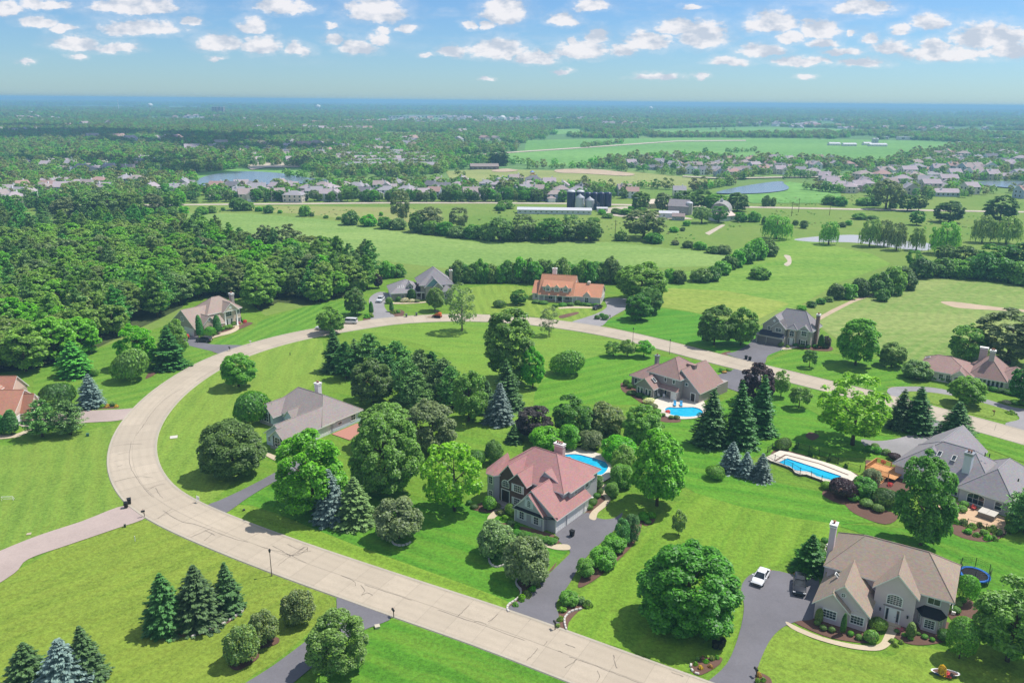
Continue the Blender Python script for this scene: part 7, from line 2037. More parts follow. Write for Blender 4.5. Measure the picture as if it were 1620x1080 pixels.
for a in range(4):
 q = [(-1, 7.8), (1, 7.8), (1, 9.8), (-1, 9.8)]
 cu.face([(*q[a], 11.2), (*q[(a + 1) % 4], 11.2), (0, 8.8, 12.4)])
cu.build('cupola', GREY_METAL, t)
# ------------------------------------------------ village houses: a few kinds, each house an object of its own
def village_house(name, w, d, h, pitch, hip=False, wing=None, L=None):
 """materials: 0 wall, 1 roof, 2 trim, 3 glass"""
 mb = MB()
 def part(x0, y0, x1, y1, hh, axis):
  mb.box(x0, y0, -.1, x1, y1, hh, 0)
  ov = .4
  if hip:
   W, D = x1 - x0 + 2 * ov, y1 - y0 + 2 * ov
   k = min(W, D) / 2
   b = [(x0 - ov, y0 - ov), (x1 + ov, y0 - ov), (x1 + ov, y1 + ov), (x0 - ov, y1 + ov)]
   rg = [(x0 - ov + k, y0 - ov + k), (x1 + ov - k, y1 + ov - k)] if True else None
   zr = hh + k * pitch
   B = [(*p, hh) for p in b]
   RG = [(*rg[0], zr), (*rg[1], zr)]
   if W >= D:
    fs = [(B[0], B[1], RG[1], RG[0]), (B[2], B[3], RG[0], RG[1]), (B[1], B[2], RG[1]), (B[3], B[0], RG[0])]
   else:
    fs = [(B[1], B[2], RG[1], RG[0]), (B[3], B[0], RG[0], RG[1]), (B[0], B[1], RG[0]), (B[2], B[3], RG[1])]
   for f in fs: mb.face(f, 1)
   mb.face([(x, y, hh - .18) for x, y in b][::-1], 2)
   for a in range(4): mb.face([(*b[a], hh - .18), (*b[(a + 1) % 4], hh - .18), (*b[(a + 1) % 4], hh), (*b[a], hh)], 2)
  else:
   u0, u1, a0, a1 = (x0, x1, y0, y1) if axis == 'y' else (y0, y1, x0, x1)
   um = (u0 + u1) / 2
   zr = hh + (um - u0) * pitch
   p = [(u0 - ov, hh - ov * pitch), (u0 - ov, hh - ov * pitch - .2), (um, zr - .2), (u1 + ov, hh - ov * pitch - .2), (u1 + ov, hh - ov * pitch), (um, zr)]
   mb.extrude_profile([(u, z + .1) for u, z in p], axis, a0 - .3, a1 + .3, [2, 2, 2, 2, 1, 1], 2)
   mb.extrude_profile([(u0, hh - .02), (u1, hh - .02), (um, zr - .14)], axis, a0, a1, 0)
 def window(face, pos, u, z, ww=1.3, wh=1.4):
  for mi, g, dpt in ((2, .14, .04), (3, 0, .06)):
   a, b, c, e = u - ww / 2 - g, u + ww / 2 + g, z - g, z + wh + g
   if face == 'F': mb.box(a, pos - dpt, c, b, pos + .02, e, mi)
   elif face == 'B': mb.box(a, pos - .02, c, b, pos + dpt, e, mi)
   elif face == 'R': mb.box(pos - .02, a, c, pos + dpt, b, e, mi)
   else: mb.box(pos - dpt, a, c, pos + .02, b, e, mi)
 part(-w / 2, 0, w / 2, d, h, 'x')
 nst = 2 if h > 4 else 1
 for s in range(nst):
  z = .9 + s * 2.7
  for u in np.linspace(-w / 2 + 1.5, w / 2 - 1.5, max(2, int(w / 3.2))):
   window('F', 0, u, z); window('B', d, u, z)
  for u in (d * .3, d * .7): window('L', -w / 2, u, z); window('R', w / 2, u, z)
 if wing:
  x0, x1, dd, hh = wing
  part(x0, -dd, x1, 2, hh, 'y')
  mb.box(x0 + .6, -dd - .05, 0, x1 - .6, -dd + .02, 2.2, 2)
  if hh > 4: window('F', -dd, (x0 + x1) / 2, 3.6)
 mb.box(w * .2, d * .6, h, w * .2 + .9, d * .6 + .9, h + d * .25 * pitch * 2 + 1.0, 2)
 dummy = plain('house_wall_plain', (0.6, 0.58, 0.55))
 return mb.mesh(name, [dummy, R_SLATE, WHITE, GLASS])
VH = [village_house('house', 13, 9, 5.4, .62, False, (-6.5, -.5, 3.5, 2.8)), village_house('house', 12, 9.5, 5.4, .55, True, (.5, 6, 4, 2.8)), village_house('house', 11, 10, 5.5, .7, False, (-.5, 5.5, 3, 5.2)),
  village_house('house', 16, 9, 2.9, .5, False, (-8, -2, 3, 2.8)), village_house('house', 14, 10, 5.4, .5, True, (-7, -1, 4.5, 2.8)), village_house('house', 10, 9, 5.4, .66, False, None)]
VROW = village_house('townhouse', 34, 11, 5.6, .45, False, (-5, 5, 2.5, 5.2))
VWALLS = [plain('v_white', (0.76, 0.76, 0.78), .6), plain('v_cream', (0.68, 0.63, 0.56), .6), plain('v_grey', (0.54, 0.55, 0.60), .6), plain('v_tan', (0.60, 0.53, 0.46), .6), plain('v_blue', (0.40, 0.46, 0.56), .6), plain('v_pink', (0.56, 0.45, 0.42), .6)]
VROOFS = [shingle('v_roof_grey', (0.37, 0.35, 0.38)), shingle('v_roof_brown', (0.40, 0.33, 0.32)), shingle('v_roof_mauve', (0.46, 0.39, 0.42)), shingle('v_roof_red', (0.44, 0.29, 0.26)), shingle('v_roof_dark', (0.20, 0.195, 0.22))]
WALLN = ['white', 'cream', 'grey', 'tan', 'pale blue', 'pinkish']
ROOFN = ['grey', 'brown', 'mauve', 'reddish', 'dark grey']
HOUSES = []
r = np.random.default_rng(33)
def vhouse(px, py, where, group, deg=None, kind=None, wl=None, rf=None, sc=1.0):
 x, y = G(px, py)
 k = int(r.integers(0, 6)) if kind is None else kind
 w_ = int(r.integers(0, 6)) if wl is None else wl
 f = int(r.choice([0, 0, 1, 1, 2, 2, 3, 4])) if rf is None else rf
 deg = float(r.choice([-35, -20, 0, 15, 60, 90, 180, 200])) + float(r.uniform(-8, 8)) if deg is None else deg
 o = link('village_house', VH[k], None, (x, y, 0.05), (0, 0, R(deg)))
 sc *= 0.98
 o.scale = (sc, sc, sc)
 for i, m in ((0, VWALLS[w_]), (1, VROOFS[f])):
  o.material_slots[i].link = 'OBJECT'
  o.material_slots[i].material = m
 st = 'low' if k == 3 else 'two-storey'
 tag(o, '%s %s house with %s roof %s' % (st, WALLN[w_], ROOFN[f], where), 'house', group)
 HOUSES.append((x, y))
 return o
W1 = [(8, 319), (30, 323), (40, 303), (62, 306), (72, 303), (36, 313), (78, 299), (104, 296), (120, 301), (133, 303), (172, 306), (205, 292), (220, 291), (250, 306), (284, 306), (302, 300), (20, 300), (55, 314), (155, 296), (98, 307), (15, 311)]
for p in W1: vhouse(*p, 'left of the pond', 'houses left of the pond')
W2 = [(45, 263), (86, 262), (97, 271), (115, 263), (125, 273), (140, 267), (152, 271), (165, 267), (177, 271), (190, 272), (206, 274), (222, 264), (240, 268), (232, 257), (252, 263), (110, 268), (70, 268), (132, 262), (212, 268), (262, 258)]
for p in W2: vhouse(*p, 'in the cloud shadow beyond the pond', 'houses in the cloud shadow')
W3 = [(383, 301), (395, 306), (391, 319), (383, 312), (432, 306), (437, 316), (455, 301), (465, 303), (505, 304), (497, 311), (516, 318), (541, 318), (560, 305), (577, 302), (547, 302), (600, 303), (622, 306), (655, 310), (664, 314), (685, 314), (677, 303), (640, 299),
  (745, 316), (757, 305), (776, 316), (812, 316), (850, 316), (880, 319), (890, 311), (800, 296), (785, 303), (836, 300), (851, 308), (866, 302), (740, 294), (870, 299), (692, 296), (921, 304), (985, 308), (1000, 314), (1075, 312), (480, 309), (530, 308), (610, 312), (575, 314),
  (450, 312), (470, 318), (638, 312), (700, 306), (720, 304), (410, 309), (365, 305), (340, 306), (350, 314), (590, 309), (830, 309), (900, 303), (912, 312), (770, 299), (818, 291), (845, 293)]
for p in W3:
 vhouse(*p, 'in the row behind the highway', 'houses in the row behind the highway', kind=None)
r2 = np.random.default_rng(8)
for i in range(62):
 px, py = r2.uniform(300, 640), r2.uniform(226, 260)
 vhouse(px, py, 'in the wooded village beyond the pond', 'houses in the wooded village')
for row in range(4):
 for i in range(5):
  px, py = 552 + i * 27 + row * 5 + r2.uniform(-3, 3), 252 + row * 6.0 + r2.uniform(-.8, .8)
  if px > 682: continue
  x, y = G(px, py)
  o = link('townhouse', VROW, None, (x, y, .05), (0, 0, R(-6 + 12 * (row % 2) + r2.uniform(-6, 6))))
  for a, m in ((0, VWALLS[[0, 2, 0, 4][row]]), (1, VROOFS[[0, 2, 0, 0][row]])):
   o.material_slots[a].link = 'OBJECT'; o.material_slots[a].material = m
  tag(o, 'long pale townhouse block with grey roof in the terraces beside the park', 'townhouse', 'townhouse blocks beside the park')
  HOUSES.append((x, y))
for i in range(30): vhouse(985 + i * 12 + r2.uniform(-4, 4), 257.5 + r2.uniform(-2.5, 2), 'along the great green field', 'houses along the great green field')
for i in range(24): vhouse(1000 + i * 15 + r2.uniform(-5, 5), 266 + r2.uniform(-2.5, 2.5) + 0.01 * i, 'in the second row by the green field', 'houses in the second row by the green field')
for i, p in enumerate([(1087, 274), (1098, 275), (1116, 277), (1128, 276), (1144, 279), (1152, 279), (1160, 276), (1175, 277), (1210, 274), (1236, 276), (1265, 277), (1285, 279)]): vhouse(*p, 'near the blue pond', 'houses near the blue pond')
for p in [(1303, 287), (1310, 293), (1318, 298), (1330, 302), (1338, 304), (1352, 305), (1362, 303), (1372, 300), (1376, 296)]: vhouse(*p, 'right of the blue pond', 'houses right of the blue pond', rf=2, wl=3)
for p in [(1388, 278), (1414, 279), (1432, 276), (1440, 278), (1438, 286), (1370, 286), (1430, 294), (1460, 290), (1466, 296), (1448, 309), (1475, 302), (1490, 309), (1502, 293), (1512, 283), (1536, 280), (1468, 280), (1560, 284), (1592, 284), (1616, 284), (1500, 300), (1540, 308),
   (1610, 312), (1622, 306), (1480, 274), (1500, 270), (1452, 266), (1462, 272), (1420, 270), (1520, 272), (1550, 273), (1575, 270), (1600, 268), (1470, 262), (1490, 256), (1510, 258), (1530, 262), (1550, 258), (1570, 255), (1590, 258), (1612, 258), (1485, 250), (1505, 248), (1525, 250),
   (1545, 247), (1565, 249), (1585, 247), (1605, 250), (1445, 272), (1400, 286), (1410, 300)]: vhouse(*p, 'in the village at the right', 'houses in the village at the right', sc=1.18)
shed(767, 268.5, 28, 8, 30, 14, 3.4, .35, 'park_pavilion', 'brown low pavilion at the edge of the ball park', siding('dark_brown_wall', (0.16, 0.12, 0.10)), shingle('pavilion_roof', (0.32, 0.27, 0.25)), 'pavilion', 6)
x, y = G(842, 278)
t = thing('playground_tower', 'red and blue playground tower on the park grass', 'playground', (x, y, .1), .4)
mb = MB()
for a in (-1.5, 1.5):
 for b in (-1.5, 1.5): mb.box(a - .12, b - .12, 0, a + .12, b + .12, 3.4)
mb.box(-1.6, -1.6, 1.5, 1.6, 1.6, 1.7)
mb.box(-1.6, -1.65, 1.7, 1.6, -1.5, 2.6)
mb.build('frame', plain('playground_red', (0.55, 0.08, 0.04), .5), t)
mb = MB()
for a in range(4):
 q = [(-2, -2), (2, -2), (2, 2), (-2, 2)]
 mb.face([(*q[a], 3.4), (*q[(a + 1) % 4], 3.4), (0, 0, 5)])
mb.build('roof', plain('playground_blue', (0.06, 0.15, 0.42), .5), t)
mb = MB()
mb.face([(1.6, -.5, 1.6), (1.6, .5, 1.6), (4.6, .5, .2), (4.6, -.5, .2)])
for s in (-.5, .5): mb.box(1.6, s - .04, .2, 4.6, s + .04, .45)
mb.build('slide', plain('playground_red', (0.55, 0.08, 0.04), .5), t)
# ------------------------------------------------ landmarks far off
def far_block(px, py, w, d, h, name, label, mat, cat='building', n=1, deg=0, sc=None):
 x, y = G(px, py)
 t = thing(name, label, cat, (x, y, 0), R(deg))
 mb = MB()
 mb.box(-w / 2, 0, -.2, w / 2, d, h)
 mb.build('wall', mat, t)
 rm = MB()
 rm.box(-w / 2 - .5, -.5, h, w / 2 + .5, d + .5, h + max(.5, h * .05))
 rm.build('roof', PALEROOF, t)
 wm = MB()
 nst = max(1, int(h / 6))
 for s in range(nst):
  for i in range(max(2, int(w / 14))):
   u = -w / 2 + w * (i + .5) / max(2, int(w / 14))
   wm.box(u - 3, -.12, h * (s + .3) / nst, u + 3, -.02, h * (s + .72) / nst)
 wm.build('window', GLASS, t)
 return t
WB = plain('far_white_wall', (0.72, 0.70, 0.68), .6)
BB = plain('far_brown_wall', (0.33, 0.25, 0.24), .7)
for px, w, lab in ((340, 22, 'left one of three brown apartment slabs on the far left'), (345.5, 26, 'middle one of three brown apartment slabs on the far left'), (350.5, 20, 'right one of three brown apartment slabs on the far left')):
 far_block(px, 181.5, w, 20, 32, 'apartment_tower', lab, BB)
for px, py, w, h, lab in ((70, 176, 90, 9, 'white factory hall farthest left below the horizon'), (527, 182.5, 190, 10, 'long white warehouse left of the industrial strip'), (575, 184.5, 160, 10, 'long white warehouse second in the industrial strip'), (680, 186.5, 220, 10, 'longest white warehouse in the middle of the industrial strip'),
       (640, 187, 130, 8, 'white warehouse left of the longest one'), (766, 188.5, 60, 12, 'white hall with a peaked roof left of the white dome'), (785, 189, 110, 8, 'white hall behind the white dome'), (1388, 193.5, 130, 10, 'long white hall under the woods at the right'), (1410, 194, 40, 12, 'short white hall beside the long one at the right'),
       (1253, 200, 50, 7, 'white barn at the end of the far field'), (1435, 221.5, 34, 6, 'small white-roofed barn right of the far farmstead'), (1545, 231, 60, 6, 'long brown barn at the right edge of the great green field'), (1590, 222.5, 30, 5, 'small red barn at the right below the woods'), (1398, 220.5, 22, 5, 'small pale shed behind the far farmstead')):
 far_block(px, py, w, 30 if w > 60 else 14, h, 'warehouse' if w > 90 else 'barn', lab, WB if 'brown' not in lab and 'red' not in lab else BB)
for px, py, w, lab in ((1321, 230.5, 32, 'white-roofed shed at the left of the far farmstead'), (1345, 231.5, 38, 'white-roofed shed in the middle of the far farmstead'), (1390, 232, 50, 'long white-roofed shed at the right of the far farmstead'), (1373, 230, 22, 'farmhouse beside the twin silos of the far farmstead')):
 shed(px, py, 10, 4, w * .62, 10, 3.4, .4, 'barn', lab, WB, PALEROOF, 'farm building', 4)
silo(1381, 228, 4.6, 219, 'silo', 'left grey silo of the far farmstead', GALV, PALEROOF, 5)
silo(1386.5, 228, 4.6, 219, 'silo', 'right grey silo of the far farmstead', GALV, PALEROOF, 5)
def water_tower(px, py, h, rad, label):
 x, y = G(px, py)
 t = thing('water_tower', label, 'water tower', (x, y, 0))
 mb = MB()
 mb.lathe([(rad * .45, 0), (rad * .22, h * .15), (rad * .18, h * .62), (rad * .3, h * .7)], n=14)
 mb.build('stem', WHITE, t, True)
 mb = MB()
 zc = h - rad * .8
 mb.lathe([(rad * math.cos(a), zc + rad * .8 * math.sin(a)) for a in np.linspace(-math.pi / 2 + .3, math.pi / 2 - .01, 10)], n=18)
 mb.build('tank', WHITE, t, True)
water_tower(795, 193, 22, 11, 'large white bulb water tower beyond the woods at the centre')
water_tower(504, 178.5, 42, 13, 'white water tower far off, left of centre')
water_tower(239, 177, 42, 12, 'slim white water tower far off at the left')
water_tower(1029, 181, 46, 13, 'white water tower far off, right of centre')
x, y = G(188.5, 177.5)
t = tag(link('radio_mast', (lambda mb: (mb.tube([(0, 0, 0), (0, 0, 62)], [2.2, .7], 6), mb.mesh('radio_mast', WHITE))[1])(MB()), None, (x, y, 0)), 'thin pale radio mast far off at the left', 'mast')
for px, py, h in ((1252, 342, 9.5), (1263, 336, 9.5), (1312, 341, 9), (973, 374, 9)):
 x, y = G(px, py)
 t = thing('utility_pole', 'thin wooden utility pole standing in the meadow', 'pole', (x, y, 0), .3, 'utility poles in the meadow')
 mb = MB(); mb.tube([(0, 0, -.2), (0, 0, h)], [.16, .11], 6); mb.build('post', BARK, t)
 mb = MB(); mb.box(-1.1, -.06, h - .9, 1.1, .06, h - .72); mb.build('crossarm', BARK, t)
# ------------------------------------------------ village trees near the houses (each its own) and the far woods (stuff)
NO_TREES = [np.array([G(*p) for p in f]) for f in FAR_FIELDS + PONDS + [BIG_FIELD, [(1535, 289), (1650, 289), (1650, 304), (1535, 304)], [(300, 295), (500, 292), (500, 299), (300, 301)]]]
HARR = np.array(HOUSES)
r = np.random.default_rng(77)
def free(pts, d_house=6.5):
 ok = np.ones(len(pts), bool)
 for f in NO_TREES: ok &= ~inside(pts, f)
 for i in range(0, len(pts), 4000):
  dd = ((pts[i:i + 4000, None, :] - HARR[None]) ** 2).sum(2).min(1)
  ok[i:i + 4000] &= dd > d_house ** 2
 return ok
def px_pts(poly, n, seed):
 """Random ground points that the photo shows inside a pixel polygon (even over the ground)."""
 P = [G(*p) for p in poly]
 A = np.array(P)
 rr = np.random.default_rng(seed)
 q = np.c_[rr.uniform(A[:, 0].min(), A[:, 0].max(), n * 4), rr.uniform(A[:, 1].min(), A[:, 1].max(), n * 4)]
 return q[inside(q, P)][:n]
Z_NEAR = [[(-60, 330), (-60, 268), (130, 276), (300, 282), (330, 297), (700, 291), (960, 300), (1010, 312), (960, 317), (600, 318), (380, 319), (340, 322), (150, 338)]]
Z_MID = [[(-200, 278), (-200, 255), (300, 250), (420, 264), (400, 270), (280, 278), (100, 276)], [(530, 282), (545, 250), (700, 248), (740, 264), (700, 270), (680, 281)], [(960, 272), (985, 253), (1400, 262), (1500, 240), (1700, 240), (1700, 300), (1480, 316), (1370, 310), (1300, 292), (1330, 284), (1240, 285), (1150, 286), (1080, 279)]]
near_pts = np.concatenate([px_pts(z, 1250, 40 + i) for i, z in enumerate(Z_NEAR)])
near_pts = np.concatenate([near_pts, np.array([G(360 + i * 8.4 + r.uniform(-4, 4), 319.0 + r.uniform(-.9, .6)) for i in range(68)])])
near_pts = near_pts[free(near_pts, 4.6)]
mid_pts = np.concatenate([px_pts(z, n, 60 + i) for i, (z, n) in enumerate(zip(Z_MID, (520, 380, 1150)))])
mid_pts = mid_pts[free(mid_pts, 6.5)]
rows = []
for (x0, y0, x1, y1, n) in ((1095, 303, 1160, 292, 16), (700, 270, 720, 262, 6), (930, 268, 1000, 266, 12), (840, 267, 925, 267, 9), (1150, 243, 1194, 240, 9), (922, 234, 985, 227, 22), (1060, 203, 1080, 205, 4), (1125, 206, 1160, 206, 5), (455, 281, 520, 284, 8), (1275, 300, 1325, 306, 8), (725, 276, 733, 279, 2), (990, 297, 1060, 300, 8)):
 for i in range(n):
  t_ = (i + r.uniform(-.3, .3)) / max(1, n - 1)
  rows.append(G(x0 + (x1 - x0) * t_, y0 + (y1 - y0) * t_ + r.uniform(-.5, .5)))
allp = np.concatenate([near_pts, np.array(rows), mid_pts])
allp = allp[in_view(allp, 40)]
allp = allp[np.argsort(np.hypot(allp[:, 0], allp[:, 1]))]
VC = ['mid', 'deep', 'mid', 'bright', 'grey', 'deep', 'spruce', 'dark']
for i, (x, y) in enumerate(allp[:290]):
 c = VC[i % 8]
 k = 'farspruce' if c == 'spruce' else ('wood' if i < 120 else 'far')
 s = r.uniform(.75, 1.25)
 put_plant(k, x, y, (7.5 if k != 'farspruce' else 8) * s, (3.4 if k != 'farspruce' else 2.0) * s, 'village_tree', ('dark conifer' if k == 'farspruce' else {'mid': 'green tree', 'deep': 'dark green tree', 'bright': 'bright green tree', 'grey': 'grey-green tree', 'dark': 'blackish tree'}[c]) + (' between the houses left of the pond' if x < -180 else ' between the houses behind the highway' if x < 60 else ' near the houses right of the silos'), 'tree', 'trees between the village houses', c, flat=True)
def woods(name, label_kind, pts, scale, protos, mat_cols, seed):
 """Far trees too many to count: one object; geometry nodes put a tree on each of its points."""
 rr = np.random.default_rng(seed)
 me = bpy.data.meshes.new(name)
 me.vertices.add(len(pts))
 co = np.c_[pts, np.full(len(pts), 0.05)]
 me.vertices.foreach_set('co', co.astype(np.float32).ravel())
 a = me.attributes.new('size', 'FLOAT', 'POINT'); a.data.foreach_set('value', (scale * rr.uniform(.65, 1.3, len(pts))).astype(np.float32))
 a = me.attributes.new('pick', 'INT', 'POINT'); a.data.foreach_set('value', rr.integers(0, len(protos), len(pts)).astype(np.int32))
 a = me.attributes.new('turn', 'FLOAT', 'POINT'); a.data.foreach_set('value', rr.uniform(0, 6.28, len(pts)).astype(np.float32))
 me.update()
 o = link(name, me)
 o['kind'] = 'stuff'
 ng = bpy.data.node_groups.new(name, 'GeometryNodeTree')
 ng.interface.new_socket('Geometry', in_out='INPUT', socket_type='NodeSocketGeometry')
 ng.interface.new_socket('Geometry', in_out='OUTPUT', socket_type='NodeSocketGeometry')
 nn = ng.nodes
 gi, go = nn.new('NodeGroupInput'), nn.new('NodeGroupOutput')
 iop = nn.new('GeometryNodeInstanceOnPoints')
 g2i = nn.new('GeometryNodeGeometryToInstance')
 for m_ in reversed(protos):
  src = bpy.data.objects.new('tree_form', m_)
  oi = nn.new('GeometryNodeObjectInfo')
  oi.inputs['Object'].default_value = src
  oi.inputs['As Instance'].default_value = True
  ng.links.new(oi.outputs['Geometry'], g2i.inputs[0])
 def attr(nm, dt):
  n_ = nn.new('GeometryNodeInputNamedAttribute'); n_.data_type = dt; n_.inputs[0].default_value = nm
  return n_.outputs[0]
 iop.inputs['Pick Instance'].default_value = True
 ng.links.new(gi.outputs[0], iop.inputs['Points'])
 ng.links.new(g2i.outputs[0], iop.inputs['Instance'])
 ng.links.new(attr('pick', 'INT'), iop.inputs['Instance Index'])
 cx = nn.new('ShaderNodeCombineXYZ')
 ng.links.new(attr('turn', 'FLOAT'), cx.inputs[2])
 e2r = nn.new('FunctionNodeEulerToRotation')
 ng.links.new(cx.outputs[0], e2r.inputs[0])
 ng.links.new(e2r.outputs[0], iop.inputs['Rotation'])
 ng.links.new(attr('size', 'FLOAT'), iop.inputs['Scale'])
 ng.links.new(iop.outputs[0], go.inputs[0])
 md = o.modifiers.new('trees', 'NODES')
 md.node_group = ng
 return o
def far_form(k, seed, n, size, col, h=9.0, rad=4.2):
 rr = np.random.default_rng(seed)
 return quads_mesh('far_tree', broad_crown(rr, h, rad, .2, 14, n, size, .97, .38, loose=.4), [leaf(col)])
FORMS = [far_form('a', 1, 260, .85, 'far'), far_form('b', 2, 260, .85, 'far2'), far_form('c', 3, 240, .85, 'mid'), far_form('d', 4, 240, .85, 'far3', 11, 3.8), far_form('e', 5, 220, .8, 'deep', 8, 3.6), far_form('f', 6, 240, .85, 'bright')]
woods('village_trees_beyond', None, allp[290:], 0.85, FORMS, None, 5)
r = np.random.default_rng(99)
def wedge(y0, y1, n, seed):
 rr = np.random.default_rng(seed)
 y = np.sqrt(rr.uniform(y0 ** 2, y1 ** 2, n))
 x = rr.uniform(-.70, .70, n) * y
 return np.c_[x, y]
def vnoise(p, s, seed):
 """Smooth value noise on the plan."""
 rr = np.random.default_rng(seed)
 T_ = rr.random((64, 64))
 q = p / s
 i = np.floor(q).astype(int)
 f = q - i
 f = f * f * (3 - 2 * f)
 g = lambda a, b: T_[(i[:, 0] + a) % 64, (i[:, 1] + b) % 64]
 return (g(0, 0) * (1 - f[:, 0]) + g(1, 0) * f[:, 0]) * (1 - f[:, 1]) + (g(0, 1) * (1 - f[:, 0]) + g(1, 1) * f[:, 0]) * f[:, 1]
y270 = G(810, 262)[1]
P1 = wedge(800, 2600, 52000, 1)
pxl = P1[:, 0] / P1[:, 1]
keep = free(P1, 9.0)
left = pxl < -0.12
n_ = 0.6 * vnoise(P1, 150, 3) + 0.4 * vnoise(P1, 45, 4)
keep &= np.where(left, n_ > 0.30, n_ > 0.42)
keep &= ~((P1[:, 1] < y270) & (pxl > -.05) & (pxl < .7))
woods('woods', None, P1[keep], 1.0, FORMS, None, 6)
P2 = wedge(2600, 5200, 42000, 2)
n_ = 0.55 * vnoise(P2, 420, 5) + 0.45 * vnoise(P2, 130, 6)
P2 = P2[(n_ > .40) & free(P2, 12)]
woods('distant_woods', None, P2, 1.5, FORMS, None, 7)
P3 = wedge(5200, 13000, 30000, 3)
n_ = 0.6 * vnoise(P3, 900, 7) + 0.4 * vnoise(P3, 300, 8)
P3 = P3[(n_ > .44)]
woods('horizon_woods', None, P3, 2.6, FORMS, None, 8)
TUFT = [far_form('t', 21, 70, .9, 'mid', 2.4, 3), far_form('u', 22, 70, .9, 'far3', 1.6, 3.4), far_form('v', 23, 60, .9, 'bright', 2.4, 2.6)]
tp = np.concatenate([px_pts(q, n, 80 + i) for i, (q, n) in enumerate((([(640, 326), (900, 340), (960, 350), (1100, 352), (1180, 345), (1170, 392), (1060, 386), (960, 378), (760, 378), (600, 352)], 260),
 ([(1160, 350), (1240, 330), (1480, 338), (1640, 342), (1640, 395), (1480, 372), (1370, 368), (1240, 368)], 260), ([(1190, 322), (1250, 312), (1330, 306), (1420, 320), (1640, 322), (1640, 330), (1480, 330), (1190, 325)], 260), ([(280, 320), (400, 325), (560, 330), (560, 345), (440, 338), (300, 336)], 90), ([(1290, 508), (1345, 475), (1440, 446), (1340, 480)], 30)))])
tn = vnoise(tp, 22, 31)
tp = tp[(tn > .5)]
woods('meadow_scrub', None, tp, 0.20, TUFT, None, 41)
def house_form(seed, wall, roof, L=14, D=10, h=5.4):
 mb = MB()
 mb.box(-L / 2, 0, 0, L / 2, D, h, 0)
 mb.extrude_profile([(-.5, h - .2), (D / 2, h + 3.2), (D + .5, h - .2)], 'x', -L / 2 - .4, L / 2 + .4, 1)
 mb.box(-L / 2 + 1, -4, 0, -1, .5, 2.9, 0)
 mb.face([(-L / 2 + .6, -4.3, 2.8), (-.6, -4.3, 2.8), (-.6, .2, 4.4), (-L / 2 + .6, .2, 4.4)], 1)
 return mb.mesh('far_house', [wall, roof])
HF = [house_form(1, VWALLS[0], VROOFS[0]), house_form(2, VWALLS[1], VROOFS[1]), house_form(3, VWALLS[2], VROOFS[2]), house_form(4, VWALLS[0], VROOFS[2], 18, 11, 3.2), house_form(5, VWALLS[3], VROOFS[3])]
PH = wedge(1080, 3600, 5200, 4)
pl_ = PH[:, 0] / PH[:, 1]
n_ = vnoise(PH, 170, 11)
PH = PH[(n_ > .60) & free(PH, 16) & ((pl_ < -.02) | (PH[:, 1] > 2300))]
woods('far_suburb', None, PH[:640], 1.15, HF, None, 12)
# --- cars
TINT = glass_pane('car_glass', (0.012, 0.015, 0.018))
LAMP_W = plain('headlamp_lens', (0.75, 0.76, 0.78), 0.15, 0.6)
LAMP_R = plain('tail_lamp_lens', (0.40, 0.02, 0.02), 0.2, 0.6)
def paint(name, c):
 if name in MATS: return MATS[name]
 m, k = new_mat(name)
 p = finish(k, c, 0.28, 0.5)
 p.inputs['Coat Weight'].default_value = 0.6
 p.inputs['Coat Roughness'].default_value = 0.06
 return m
def loft(mb, secs, mi=0):
 """secs: list of equal-length point rings, closed; ends capped."""
 n = len(secs[0])
 i0 = len(mb.v)
 for s in secs: mb.v += [tuple(p) for p in s]
 for j in range(len(secs) - 1):
  for q in range(n):
   p = (q + 1) % n
   mb.f.append((i0 + j * n + q, i0 + j * n + p, i0 + (j + 1) * n + p, i0 + (j + 1) * n + q)); mb.m.append(mi)
 mb.f.append(tuple(i0 + q for q in range(n))[::-1]); mb.m.append(mi)
 mb.f.append(tuple(i0 + (len(secs) - 1) * n + q for q in range(n))); mb.m.append(mi)
CAR = {  # length, width, sill, [(x, bonnet/belt height, half-width share)], cabin [(x, roof z, half-width at belt, at roof)], roof z
 'sedan': dict(L=4.75, W=1.84, belt=[(-2.37, .55, .80), (-2.25, .86, .90), (-1.3, .96, 1.0), (-.4, .95, 1.0), (.75, .93, 1.0), (1.7, .82, .97), (2.2, .70, .88), (2.37, .52, .76)],
     cab=[(-1.75, .95, .86, .84), (-.95, 1.41, .88, .68), (.15, 1.45, .88, .68), (1.15, .95, .88, .84)]),
 'suv': dict(L=4.75, W=1.92, belt=[(-2.37, .6, .86), (-2.28, 1.02, .93), (-1.3, 1.10, 1.0), (-.4, 1.08, 1.0), (.85, 1.06, 1.0), (1.75, .98, .97), (2.2, .86, .9), (2.37, .6, .8)],
    cab=[(-2.2, 1.06, .88, .86), (-1.85, 1.66, .88, .74), (.1, 1.72, .88, .74), (1.05, 1.07, .88, .86)]),
 'van': dict(L=5.2, W=1.98, belt=[(-2.6, .6, .9), (-2.54, 1.15, .96), (-1.3, 1.18, 1.0), (-.4, 1.16, 1.0), (1.1, 1.12, 1.0), (2.0, .98, .97), (2.45, .82, .9), (2.6, .58, .8)],
    cab=[(-2.5, 1.14, .92, .9), (-2.35, 1.85, .9, .8), (.9, 1.88, .9, .78), (1.75, 1.08, .88, .86)]),
 'pickup': dict(L=5.7, W=2.0, belt=[(-2.85, .65, .9), (-2.8, 1.12, .95), (-1.3, 1.14, 1.0), (-.4, 1.14, 1.0), (1.2, 1.14, 1.0), (2.1, 1.08, .97), (2.6, 1.0, .92), (2.85, .65, .84)],
     cab=[(-.95, 1.12, .9, .88), (-.75, 1.80, .88, .76), (.6, 1.84, .88, .76), (1.35, 1.13, .88, .86)]),
}
